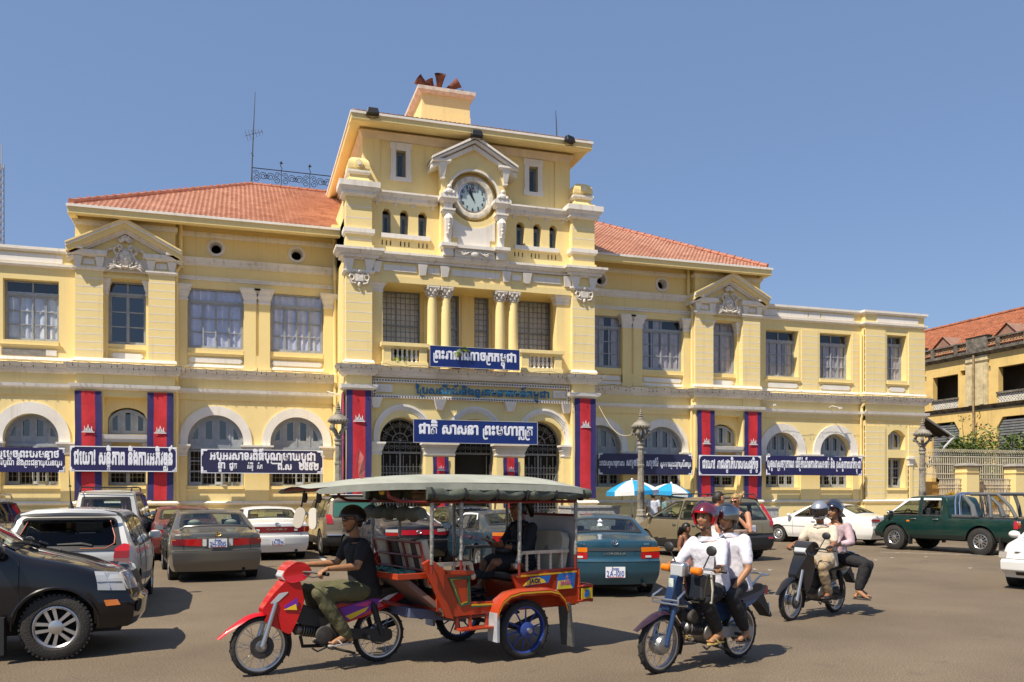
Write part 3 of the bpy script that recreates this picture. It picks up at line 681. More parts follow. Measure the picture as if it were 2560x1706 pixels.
for x0,x1 in ((-5.17,3.6),(11.8,20.57)):
    ev.box(x0,x1,EY-.04,EY+.10,10.79,10.87,1)                      # white gutter edge
    pts=[(EY,10.79),(EY+.02,10.60),(EY+.10,10.56),(-.02,10.80),(-.02,10.9),(EY+.1,10.87)]
    ev.prism(pts,x0+.04,x1-.04,0,'x')
for xe,s_ in ((-5.17,1),(20.57,-1)):
    ev.box(min(xe,xe+s_*.1),max(xe,xe+s_*.1),EY-.038,13,10.792,10.868,1); ev.box(min(xe+s_*.03,xe+s_*.26),max(xe+s_*.03,xe+s_*.26),EY+.05,13,10.58,10.789)
ev.build_split('eave',[M_Y,M_W],PO)
dp=MB()
for m_ in (0,1):
    q=[(-1.86,-.14,10.75),(-1.86,-.14,9.55),(-1.88,-.22,9.35),(-1.99,-.30,9.15),(-1.99,-.20,8.9),(-1.99,-.20,5.98),(-1.99,-.42,5.9),(-1.99,-.42,5.66),(-1.99,-.2,5.5),(-1.99,-.2,5.34),(-1.99,-.26,5.2),(-1.99,-.18,5.0),(-1.99,-.18,1.7),(-1.95,-.3,1.45),(-1.9,-.36,1.3),(-1.9,-.36,.15)]
    q=[(p[0]-.0,p[1],p[2]) for p in q]; q=q if m_==0 else [(mx(p[0]),p[1],p[2]) for p in q]; dp.tube(q,.065,8)
    q=[(3.22,-.12,10.75),(3.22,-.12,9.9),(3.22,-.30,9.7),(3.22,-.30,9.4),(3.24,-.14,9.2),(3.24,-.14,6.0),(3.24,-.45,5.9),(3.24,-.45,5.66),(3.24,-.14,5.5),(3.24,-.14,.3)]
    q=q if m_==0 else [(mx(p[0]),p[1],p[2]) for p in q]; dp.tube(q,.06,8)
    q=[(25.66,-.1,8.65),(25.66,-.1,5.98),(25.66,-.42,5.9),(25.66,-.42,5.7),(25.66,-.14,5.5),(25.66,-.14,5.3),(25.66,-.22,5.2),(25.66,-.12,5.0),(25.66,-.12,.2)]
    q=q if m_==0 else [(mx(p[0]),p[1],p[2]) for p in q]; dp.tube(q,.055,8)
dp.build_split('drainpipe',M_Y,PO,smooth=True)
# ---------------------------------------------------------------- CLOCK TOWER
tw=MB(); tc_=7.62
Tw=T+.32                                     # attic wall plane
slits=[(4.56,4.84),(5.15,5.44),(5.77,6.07)]; slits=slits+[(2*tc_-b+.08,2*tc_-a+.08) for a,b in slits]
hs=[]
for a,b in slits:
    hs.append([(a,10.43),(b,10.43),(b,11.14),((a+b)/2+.07,11.27),((a+b)/2-.07,11.27),(a,11.14)])
for a in (4.53,5.15,5.77):
    for k in range(3): 
        for off in (0,2*tc_-10.62+.02): hs.append(rect(a+off+k*.14,a+off+k*.14+.045,10.05,10.22))
wall_panel(tw,PX1-.02,PX2+.02,9.60,11.55,Tw,hs,.30)
# front wall of the attic with two small windows, leaning slightly inward
Ta=T+.55
smw=[(5.05,5.38),(2*tc_-5.38-.08,2*tc_-5.05-.08)]
wall_panel(tw,3.94,11.32,11.6,14.1,Ta,[rect(a,b,12.44,13.34) for a,b in smw],.26)
tw.add([(3.94,Ta,11.6),(3.94,5.2,11.6),(3.94,5.2,14.1),(3.94,Ta,14.1)],[(0,1,2,3)]); tw.add([(11.32,Ta,11.6),(11.32,5.2,11.6),(11.32,5.2,14.1),(11.32,Ta,14.1)],[(0,1,2,3)]); tw.add([(3.94,5.2,9),(11.32,5.2,9),(11.32,5.2,14.1),(3.94,5.2,14.1)],[(0,1,2,3)])
for x0,x1 in ((3.93,4.5),(10.76,11.33)): tw.box(x0,x1,Ta-.05,Ta+.2,11.6,14.05)
tw.box(3.32,3.95,T+.5,5.2,9.6,11.6); tw.box(11.31,12.08,T+.5,5.2,9.6,11.6); tw.box(4.0,11.3,Tw+.32,5.19,11.3,11.61)
tw.prism([(1.2,11.6),(3.4,11.6),(3.4,9.0),(2.2,9.0),(1.0,10.2)],3.0,3.33,0,'x') if 0 else None
# wall of the entrance storey with three arches
ARX=[5.245,7.74,10.235]; AHW=.77
def tarch(c): return archshape(c,AHW,0.2,3.56,24)
wall_panel(tw,PX1-.02,PX2+.02,.13,5.7,T+.30,[tarch(c) for c in ARX],.75)
tw.box(PX1,PX2,T+.28,T+.5,5.62,5.64)
# loggia: floor, back wall, ceiling
BKY=T+1.25
wall_panel(tw,PX1-.4,PX2+.4,5.9,8.8,BKY,[rect(4.52,6.02,5.99,8.75),rect(6.86,7.42,5.99,8.75),rect(7.98,8.52,5.99,8.75),rect(9.38,10.88,5.99,8.75)],.14)
tw.box(PX1-.02,PX2+.02,T+.2,BKY+.1,5.86,5.955); tw.box(PX1-.02,PX2+.02,T+.07,BKY+.1,8.765,8.98)
for x0,x1 in ((PX1-.3,PX1+.01),(PX2-.01,PX2+.3)): tw.box(x0,x1,T+.3,BKY,5.94,8.77)
for x0,x1 in ((6.12,6.8),(8.6,9.28)): tw.box(x0,x1,BKY-.14,BKY+.02,5.95,8.5)
tw.box(7.5,7.9,BKY-.05,BKY+.02,5.95,8.77)
tw.build('tower_wall',M_Y,PO)
# piers with joints
pi2=MB(); jt2=MB()
def tpier(x0,x1,y,z0,z1,n,yb):
    h=(z1-z0)/n
    for i in range(n): pi2.box(x0,x1,y,yb,z0+i*h+(.011 if i else 0),z0+(i+1)*h-(.011 if i<n-1 else 0))
    for i in range(1,n): jt2.box(x0-.003,x1+.003,y-.003,yb,z0+i*h-.013,z0+i*h+.013)
for x0,x1 in ((PX0,PX1),(PX2,PX3)):
    tpier(x0,x1,T,6.14,8.94,9,T+.6); pi2.box(x0,x1,T,T+.6,1.52,5.15); pi2.box(x0,x1,T,T+.6,5.32,5.63); pi2.box(x0,x1,T,T+.6,9.03,9.42)
    tpier(x0,x1,T+.02,9.72,11.5,5,T+.6); pi2.box(x0-.05,x1+.05,T-.03,T+.6,9.72,9.9)
pi2.box(PX1,PX2,T+.10,T+.4,8.98,9.42)                                    # frieze over the loggia
for x0,x1 in ((PX1,4.55),(10.71,PX2)): pi2.box(x0,x1,T+.22,T+.6,5.95,8.5)
# entrance storey piers
for x0,x1 in ((PX1,4.50),(5.99,7.00),(8.49,9.50),(10.97,PX2)): pi2.box(x0,x1,T+.19,T+.5,.13,3.1)
pi2.build_split('tower_pier',M_Y,PO); jt2.build_split('masonry_joint',M_W,PO)
tm=MB(); te=MB()
for x0,x1 in ((PX1,4.50),(5.99,7.00),(8.49,9.50),(10.97,PX2)): capital(tm,x0,x1,T+.19,3.05,3.47,yb=T+.5,k=.9)
for x0,x1 in ((PX1,4.55),(10.71,PX2)): capital(tm,x0,x1,T+.22,8.45,8.79,yb=T+.6,k=.8)
for c in ARX:
    for r0,r1,y in ((.80,.86,T+.27),(.86,.92,T+.24),(.92,1.0,T+.21)):
        tm.prism([(c+r1,3.47)]+arc(c,3.70,r1,0,PI,30,r1+.05)+[(c-r1,3.47),(c-r0,3.47)]+arc(c,3.70,r0,PI,0,30,r0+.05)+[(c+r0,3.47)],y,T+.5)
for x0,x1,y in TB:
    yb=y+.5; e=.003 if y==T else 0
    tm.frus(x0,x1,y,yb,8.95-e,9.0,.03,.08); tm.box(x0-.09,x1+.09,y-.09,yb,9.0,9.06+e)
    te.frus(x0,x1,y,yb,9.40-e,9.46,.08,.12); te.box(x0-.2,x1+.2,y-.2,yb,9.46,9.55); te.frus(x0,x1,y,yb,9.55,9.66,.26,.34); te.box(x0-.36,x1+.36,y-.36,yb,9.66,9.735+e)
    if y==T:
        tm.frus(x0,x1,y,yb,10.24,10.29,.03,.07); tm.box(x0-.08,x1+.08,y-.08,yb,10.29,10.42)
    y2=y if y==T else Tw; dz=.12 if y==T else 0
    for x0,x1 in (((x0,x1),) if y==T else ((x0,6.30),(8.94,x1))):
        te.frus(x0,x1,y2,y2+.6,11.47,11.53,.04,.09); te.box(x0-.13,x1+.13,y2-.13,y2+.6,11.53,11.63); te.frus(x0,x1,y2,y2+.6,11.63,11.74,.16,.22); te.box(x0-.24,x1+.24,y2-.24,y2+.62,11.74,11.80+dz)
for x0,x1 in ((PX0,PX1),(PX2,PX3)):
    for u in (x0+.1,x1-.1): tm.frus(u-.09,u+.09,T-.06,T+.3,9.06,9.40,0,.07)
    for s_ in (0,1): tm.box(x0-.05,x1+.05,T+.12,T+.22,9.06,9.40) if 0 else None
for u in (4.33,5.86,6.62,8.80,9.55,11.05): tm.frus(u-.10,u+.10,T+.02,T+.4,9.06,9.41,0,.06)
for a,b in ((4.56,5.66),(6.04,6.44),(6.86,8.56),(9.0,9.36),(9.78,10.82)): tm.box(a,b,T+.07,T+.3,9.14,9.34)
# long name panel with its bead frame, corner brackets
for z0,z1 in ((5.46,5.58),(4.94,5.05)): tm.box(PX1+.05,PX2-.02,T+.18,T+.4,z0,z1)
for x0,x1 in ((PX1+.05,PX1+.17),(PX2-.14,PX2-.02)): tm.box(x0,x1,T+.18,T+.4,5.05,5.46)
for a in (4.30,10.6): tm.box(a,a+.58,T+.24,T+.4,5.14,5.40)
for u in (4.32,6.48,8.98,11.08): tm.frus(u-.13,u+.13,T+.12,T+.4,4.60,4.94,-.03,.08)
for a,b in ((4.5,6.16),(2*tc_-6.08,2*tc_-4.44)): tm.box(a,b,Tw-.1,Tw+.28,10.29,10.43)
for a,b in smw:
    z0,z1=12.30,13.60; tm.prism([(a-.2,z0),(b+.2,z0),(b+.2,z0+.22),(b+.17,z0+.22),(b+.17,z1-.22),(b+.2,z1-.22),(b+.2,z1),(a-.2,z1),(a-.2,z1-.22),(a-.17,z1-.22),(a-.17,z0+.22),(a-.2,z0+.22)],Ta-.06,Ta+.04,0,'y',[rect(a,b,12.44,13.34)])
for a in (4.38,5.0,5.6,6.25,9.15,9.75,10.38,11.0): tm.lathe([(0.05,-.04),(.05,.02)],n=12,axis='y',c=(a,Tw-.01,11.42))
tm.build_split('tower_moulding',M_W,PO); te.build_split('tower_cornice',M_WD,PO)
# cartouches on the piers
for c in ((PX0+PX1)/2,(PX2+PX3)/2):
    q=MB(); z=8.80; y=T-.06
    q.box(c-.13,c+.13,y-.04,y+.08,z-.11,z+.11); q.box(c-.17,c+.17,y,y+.08,z-.15,z+.15)
    for s_ in (-1,1):
        q.tube([(c+s_*(.24+.08*math.cos(t)),y,z+.09*math.sin(t)) for t in [i*.55 for i in range(12)]],.035,6); q.tube([(c+s_*.14,y,z+.2),(c+s_*.26,y,z+.17),(c+s_*.30,y,z+.08)],.035,6); q.tube([(c+s_*.12,y,z-.2),(c+s_*.25,y,z-.17),(c+s_*.30,y,z-.08)],.035,6)
    q.ball((c,y,z+.21),.085,10,6); q.ball((c,y,z-.22),.08,10,6,sc=(.7,.6,1.2)); q.ball((c-.08,y,z+.2),.05,8,5); q.ball((c+.08,y,z+.2),.05,8,5)
    q.build('cartouche',MATS['carved_white_stone'],PO,smooth=True,auto=50)
# finials on the piers
for c in ((PX0+PX1)/2,(PX2+PX3)/2):
    q=MB(); y=T+.38
    def sq(z0,z1,h0,h1,m=0): q.add([(c-h0,y-h0,z0),(c+h0,y-h0,z0),(c+h0,y+h0,z0),(c-h0,y+h0,z0),(c-h1,y-h1,z1),(c+h1,y-h1,z1),(c+h1,y+h1,z1),(c-h1,y+h1,z1)],[(0,3,2,1),(4,5,6,7),(0,1,5,4),(1,2,6,5),(2,3,7,6),(3,0,4,7)],m)
    sq(11.92,12.02,.44,.42); sq(12.02,12.22,.36,.28); sq(12.22,12.28,.34,.37,1); sq(12.28,12.34,.39,.39,1); sq(12.34,12.42,.26,.34); sq(12.42,12.55,.36,.36)
    for i in range(6):
        a0,a1=i*15,(i+1)*15; sq(12.55+.30*math.sin(R(a0)),12.55+.30*math.sin(R(a1)),.35*math.cos(R(a0)),max(.02,.35*math.cos(R(a1))))
    q.lathe([(.13,0),(.13,.06)],n=16,axis='y',c=(c,y-.41,12.55)); q.lathe([(.06,0),(.06,.03)],n=12,axis='y',c=(c,y-.44,12.55),m=1)
    q.build('finial',[M_Y,M_W],PO)
# tower windows
def darkwin(name,a,b,z0,z1,y,head=None):
    q=MB(); q.prism(rect(a,b,z0,z1),y,y+.05,0,'y',[rect(a+.06,b-.06,z0+.06,z1-.08)]); q.prism(rect(a+.05,b-.05,z0+.05,z1-.05),y+.02,y+.05,0,'y',[rect(a+.09,b-.09,z0+.09,z1-.11)])
    o=q.build(name,M_GREYD,PO); p=MB(); p.add([(a+.03,y+.04,z0+.03),(b-.03,y+.04,z0+.03),(b-.03,y+.04,z1-.03),(a+.03,y+.04,z1-.03)],[(0,1,2,3)]); p.build('pane',mat('murky_pane',(.05,.075,.075),.12,var=.5,vscale=6),o)
for a,b in slits: darkwin('window',a+.004,b-.004,10.434,11.13,Tw+.2)
for a,b in smw: darkwin('window',a+.004,b-.004,12.444,13.336,Ta+.14)
bk=MB(); bk.add([(4.2,Tw+.31,9.7),(11.2,Tw+.31,9.7),(11.2,Tw+.31,11.5),(4.2,Tw+.31,11.5)],[(0,1,2,3)]); bk.build('dark_room_backing',M_DARK,PO)  # near-black sheet, paints the darkness behind the tower windows
# tower eave and roof
EX0,EX1,TEY=3.42,11.85,T-.42
ez=14.02
te2=MB(); te2.box(EX0,EX1,TEY,5.7,ez,ez+.075,1)
te2.prism([(TEY+.03,ez),(TEY+.05,ez-.16),(TEY+.13,ez-.20),(Ta-.05,ez-.06),(Ta-.05,ez)],EX0+.03,EX1-.03,0,'x')
for xa,s_,xb in ((EX0,1,3.95),(EX1,-1,11.31)):
    te2.prism([(xa+s_*.03,ez-.001),(xa+s_*.05,ez-.158),(xa+s_*.12,ez-.198),(xb,ez-.06),(xb,ez-.001)],TEY+.1,5.68,0,'y')
te2.build('tower_eave',[M_Y,M_W],PO)
q=MB(); q.frus(3.94,11.32,Ta-.05,Ta+.1,13.62,13.85,.0,.14); q.box(3.94-.1,11.32+.1,Ta-.15,Ta+.1,13.85,13.86); q.frus(3.94,11.32,Ta-.04,5.1,13.621,13.849,.0,.13)
q.build('tower_moulding',mat('cream_trim',(.74,.60,.42),.8,var=.15),PO)
tr=MB(); apx=(7.62,1.4,16.0)
slope(tr,(EX0+.05,TEY+.06,ez+.08),(EX1-.05,TEY+.06,ez+.08),(7.9,1.4,15.75),(7.3,1.4,15.75))
tr.add([(EX0+.05,TEY+.06,ez+.08),(7.3,1.4,15.75),(EX0+.05,5.6,ez+.08)],[(0,1,2)]); tr.add([(EX1-.05,TEY+.06,ez+.08),(7.9,1.4,15.75),(EX1-.05,5.6,ez+.08)],[(0,1,2)]); tr.add([(EX0+.05,5.6,ez+.08),(7.3,1.4,15.75),(7.9,1.4,15.75),(EX1-.05,5.6,ez+.08)],[(0,1,2,3)])
o=tr.build('tower_roof',M_TILE,PO,smooth=True,auto=50,recalc=False,merge=False)
# chimney block on the tower roof
ch=MB(); cy=-1.3
A=onwall(780+780/2.851,150+455/2.851,cy); B=onwall(780+1130/2.851,150+460/2.851,cy); TOPZ=onwall(780+780/2.851,150+232/2.851,cy).z
x0,x1=A.x,B.x; z0,z1=14.2,TOPZ
ch.frus(x0,x1,cy,2.2,z0,z0+.55,.10,.04); ch.box(x0,x1,cy,2.2,z0+.55,z0+.95); ch.box(x0+.02,x1-.02,cy+.02,2.18,z0+.95,z1); ch.frus(x0,x1,cy,2.2,z1,z1+.08,.04,.13,1); ch.box(x0-.15,x1+.15,cy-.15,2.35,z1+.08,z1+.20,1)
ch.build('roof_block',[M_Y,mat('stained_white_trim',(.66,.56,.47),.8,var=.3,vscale=6)],PO)
CHIM=(x0,x1,cy,z1+.2)
# curved buttress wing between tower and wing roof
q=MB(); pts=[(5.0,10.9),(5.0,13.0)]+[(4.6-.55*i,13.0-.06*i-.30*abs(math.sin(i*1.2))-.25*i) for i in range(1,6)]+[(-1.0,11.0),(-1.0,10.9)]
q.prism(pts,3.05,3.33,0,'x'); q.prism([(p[0],p[1]) for p in pts],mx(3.33)-.02,mx(3.05)-.02,0,'x'); q.build_split('buttress',M_Y,PO)
# ---------------------------------------------------------------- clock aedicule
ae=MB(); ay=T-.02; c=tc_
ae.prism([(c-1.13,9.74),(c+1.13,9.74),(c+1.13,13.0),(c+1.2,13.08),(c,13.72),(c-1.2,13.08),(c-1.13,13.0)],ay+.02,Ta+.1,0,'y',[arc(c,11.86,.86,0,2*PI,40)[:-1]])
ae.lathe([(.86,0),(.86,.42)],n=40,axis='y',c=(c,ay+.03,11.86),caps=False); ae.lathe([(.90,0),(.001,.0)],n=40,axis='y',caps=False,c=(c,ay+.30,11.86))
ae.box(c-.95,c+.95,ay-.06,ay+.1,9.74,9.93)
ae.build('clock_gable',M_Y,PO)
aw=MB()
aw.prism(arc(c,11.86,.93,R(-8),R(188),40)+arc(c,11.86,.86,R(188),R(-8),40),ay-.03,ay+.1)
for d0,d1,y in ((0,.07,ay-.30),(.10,.17,ay-.24),(.22,.34,ay-.12)):
    for s_ in (-1,1):
        aw.prism([(c,13.83-d0*1.15),(c,13.83-d1*1.15),(c+s_*1.50,12.98-d1),(c+s_*1.50,12.98-d0)],y,Ta)
for s_ in (-1,1):
    u=c+s_*1.17
    aw.frus(u-.25,u+.25,ay-.14,Ta,12.84,12.89,.04,.09); aw.box(u-.33,u+.33,ay-.22,Ta,12.89,12.96)
    for k in range(5): aw.box(u-.2+k*.09,u-.16+k*.09,ay-.15,ay,12.76,12.82)
    aw.box(u-.22,u+.22,ay-.1,Ta,12.82,12.85)
    v=c+s_*1.10; aw.frus(v-.09,v+.09,ay-.14,ay+.1,12.42,12.84,-.03,.05); aw.box(v-.07,v+.07,ay-.1,ay+.1,12.34,12.42)
# white plaque under the clock: hollow top
aw.prism([(c-.72,9.99+.55),(c-.55,10.54),(c-.55,10.27),(c+.55,10.27),(c+.55,10.54),(c+.72,10.54),(c+.72,11.38)]+arc(c,11.86,1.0,R(-36),R(-144),20)[1:-1]+[(c-.72,11.38)],ay-.02,ay+.05) if 0 else aw.prism([(c-.74,10.40),(c-.56,10.40),(c-.56,10.14),(c+.56,10.14),(c+.56,10.40),(c+.74,10.40),(c+.74,11.05)]+arc(c,11.86,1.08,R(-46),R(-134),20)+[(c-.74,11.05)],ay-.02,ay+.05)
for s_ in (-1,1):
    u=c+s_*.93
    aw.box(u-.24,u+.24,ay-.36,ay+.1,9.93,10.10) if 0 else None
    aw.frus(u-.2,u+.2,ay-.26,ay+.1,9.98,10.03,.0,.05); aw.box(u-.27,u+.27,ay-.34,ay+.1,10.03,10.14)       # ledge block
    aw.box(u-.17,u+.17,ay-.2,ay+.1,9.74,9.98)
    aw.tube([(u,ay-.06,10.14),(u,ay-.10,10.4),(u,ay-.16,10.7),(u,ay-.19,10.95),(u,ay-.14,11.1)],[.12,.12,.14,.17,.12],8)   # carved bracket
    for k in range(4): aw.ball((u-.06+.12*(k%2),ay-.24,10.45+.13*k),.05,6,4)
    for k in range(3): aw.ball((u,ay-.30,10.6+.12*k),.045,6,4)
    aw.frus(u-.15,u+.15,ay-.22,ay+.1,11.1,11.16,.0,.05); aw.frus(u-.15,u+.15,ay-.22,ay+.1,11.16,11.24,.03,.03); aw.box(u-.22,u+.22,ay-.29,ay+.1,11.24,11.30)
    aw.box(u-.14,u+.14,ay-.2,ay+.1,11.30,11.52); aw.frus(u-.18,u+.18,ay-.24,ay+.1,11.52,11.62,.02,.10); aw.box(u-.30,u+.30,ay-.36,ay+.1,11.62,11.72)
    aw.prism([(u-.30,11.72),(u+.30,11.72),(u,11.95)],ay-.36,ay+.1); aw.ball((u,ay-.34,11.84),.12,10,6,sc=(1.2,.6,.9)); aw.ball((u,ay-.34,11.99),.08,8,6); 
    for q_ in (-1,1): aw.ball((u+q_*.14,ay-.34,11.80),.07,8,5)
aw.box(c-.68,c+.68,ay-.22,ay+.1,10.02,10.13); aw.box(c-.7,c+.7,ay-.12,ay+.1,9.74,10.02)
for s_ in (-1,1):
    aw.tube([(c+s_*(.05+.055*i),ay-.15,9.88+.045*math.sin(i*.9)) for i in range(11)],.035,6)
    aw.tube([(c+s_*(.40+.07*math.cos(t)),ay-.16,9.88+.07*math.sin(t)) for t in [i*.6 for i in range(11)]],.025,5)
aw.ball((c,ay-.14,9.86),.12,10,6,sc=(1.3,.5,.9))
aw.build('clock_gable_moulding',M_W,PO)
ck=MB(); ck.lathe([(.50,-.02),(.53,-.10),(.60,-.13),(.70,-.12),(.745,-.06),(.75,.03)],n=48,axis='y',caps=False,c=(c,ay+.20,11.86)); 
clk=ck.build('clock',mat('stained_stone_ring',(.66,.60,.50),.85,var=.4,vscale=7),PO,smooth=True)
q=MB(); q.lathe([(.505,.02),(.515,-.06),(.475,-.08),(.465,-.02)],n=48,axis='y',caps=False,c=(c,ay+.18,11.86)); q.build('bezel',mat('chrome',(.65,.67,.70),.15,1),clk,smooth=True)
q=MB(); q.lathe([(.52,0),(.54,-.07),(.525,-.075)],n=48,axis='y',caps=False,c=(c,ay+.19,11.86)); q.build('bezel',M_BLACK,clk,smooth=True)
q=MB(); q.lathe([(.48,0),(.001,0)],n=48,axis='y',caps=False,c=(c,ay+.16,11.86)); q.build('clock_face',mat('clock_dial',(.42,.52,.53),.4),clk)
q=MB(); fy=ay+.155
for n_ in range(1,13):
    a=R(90-30*n_); s_=str(n_); V,Fc,w=lettering(s_,.025,gap=.03); k=.155; q.add([(c+.39*math.cos(a)+(p-w/2)*k,fy-.003,11.86+.39*math.sin(a)+(b-.33)*k) for p,b,d in V],Fc)
for i in range(60):
    a=R(6*i); r0,r1=.455,.47; q.add([(c+r*math.cos(a+e),fy,11.86+r*math.sin(a+e)) for r,e in((r0,-.008),(r1,-.008),(r1,.008),(r0,.008))],[(0,1,2,3)])
V,Fc,w=lettering('TISSOT',.04,gap=.05); q.add([(c+(p-w/2)*.125,fy-.003,12.05+b*.095) for p,b,d in V],Fc)
q.build('numerals',mat('clock_ink',(.03,.04,.06),.5),clk)
q=MB(); q.box(c-.045,c+.005,fy-.004,fy,12.15,12.20); q.box(c+.008,c+.05,fy-.004,fy,12.15,12.20); q.build('clock_emblem',mat('clock_red',(.35,.06,.06),.5),clk)
q=MB()
def hand(ang,L,w,y):
    a=R(90-ang); d=Vector((math.cos(a),math.sin(a))); n=Vector((-d.y,d.x)); pts=[-d*.10+n*w*.6,-d*.10-n*w*.6,d*L*.75-n*w,d*L,d*L*.75+n*w]
    q.prism([(c+p.x,11.86+p.y) for p in pts],y-.006,y)
hand(329,.27,.038,fy-.012); hand(342,.40,.024,fy-.022); q.lathe([(.03,0),(.03,-.03)],n=12,axis='y',c=(c,fy-.005,11.86)); q.build('clock_hands',M_BLACK,clk)
# ---------------------------------------------------------------- loggia columns, balustrades, windows
cp=MB()
def corinth(cx,y):
    col=MB(); col.lathe([(.22,5.95),(.22,6.02),(.19,6.05),(.20,6.10),(.175,6.14),(.172,6.9),(.150,8.42)],c=(cx,y,0),n=20); o=col.build('column',M_Y,PO,smooth=True)
    k=MB(); k.lathe([(.165,8.40),(.175,8.43),(.155,8.45),(.16,8.55),(.20,8.68),(.22,8.70)],c=(cx,y,0),n=16); k.box(cx-.225,cx+.225,y-.225,y+.225,8.70,8.765)
    for row,(r,z,s_) in enumerate(((.18,8.51,.05),(.205,8.60,.05))):
        for i in range(8):
            a=2*PI*(i+row*.5)/8; k.ball((cx+r*math.cos(a),y+r*math.sin(a),z),s_,6,4,sc=(1,1,1.2)); k.ball((cx+(r+.03)*math.cos(a),y+(r+.03)*math.sin(a),z+.045),.025,5,4)
    for i in range(4):
        a=PI/4+i*PI/2; k.ball((cx+.25*math.cos(a),y+.25*math.sin(a),8.66),.055,6,5)
    k.build('capital',MATS['carved_white_stone'],o,smooth=True,auto=50)
for cx in (6.24,6.72,8.64,9.12): corinth(cx,T+.30)
def baluster_bay(x0,x1):
    q=MB(); y=T-.12; q.frus(x0,x1,y,y+.32,5.951,6.12,.04,.03); q.box(x0,x0+.26,y,y+.3,6.12,6.55); q.box(x1-.26,x1,y,y+.3,6.12,6.55); q.frus(x0,x1,y,y+.3,6.55,6.62,.0,.05); q.box(x0-.07,x1+.07,y-.07,y+.36,6.62,6.74)
    o=q.build('balustrade',M_Y,PO); n=6; L=(x1-x0-.52)
    for i in range(n):
        q=MB(); q.lathe([(.055,6.12),(.055,6.16),(.03,6.19),(.06,6.27),(.045,6.34),(.028,6.40),(.045,6.46),(.03,6.49),(.055,6.52),(.055,6.55)],c=(x0+.26+L*(i+.5)/n,y+.13,0),n=12); q.build('baluster',M_W,o,smooth=True,auto=50)
baluster_bay(4.52,5.98); baluster_bay(9.30,10.78)
def grid_window(x0,x1,z0,z1,y,cm):
    q=MB(); q.prism(rect(x0,x1,z0,z1),y,y+.05,0,'y',[rect(x0+.05,x1-.05,z0+.05,z1-.05)])
    n=max(3,round((x1-x0)/.17)); 
    for i in range(1,n): u=x0+(x1-x0)*i/n; w=.026 if (n>6 and i==n//2) else .011; q.box(u-w,u+w,y+.005,y+.04,z0+.05,z1-.05)
    m=14
    for k in range(1,m): zz=z0+(z1-z0)*k/m; w=.03 if k==8 else .011; q.box(x0+.05,x1-.05,y+.008,y+.035,zz-w,zz+w)
    o=q.build('lattice_window',M_GREYD,PO); curtain(o,x0+.02,x1-.02,z0+.02,z1-.02,y+.16,M_CURW,amp=.04,pitch=.3)
for a,b in ((4.52,6.02),(6.86,7.42),(7.98,8.52),(9.38,10.88)): grid_window(a+.003,b-.003,5.993,8.747,BKY+.06,1)
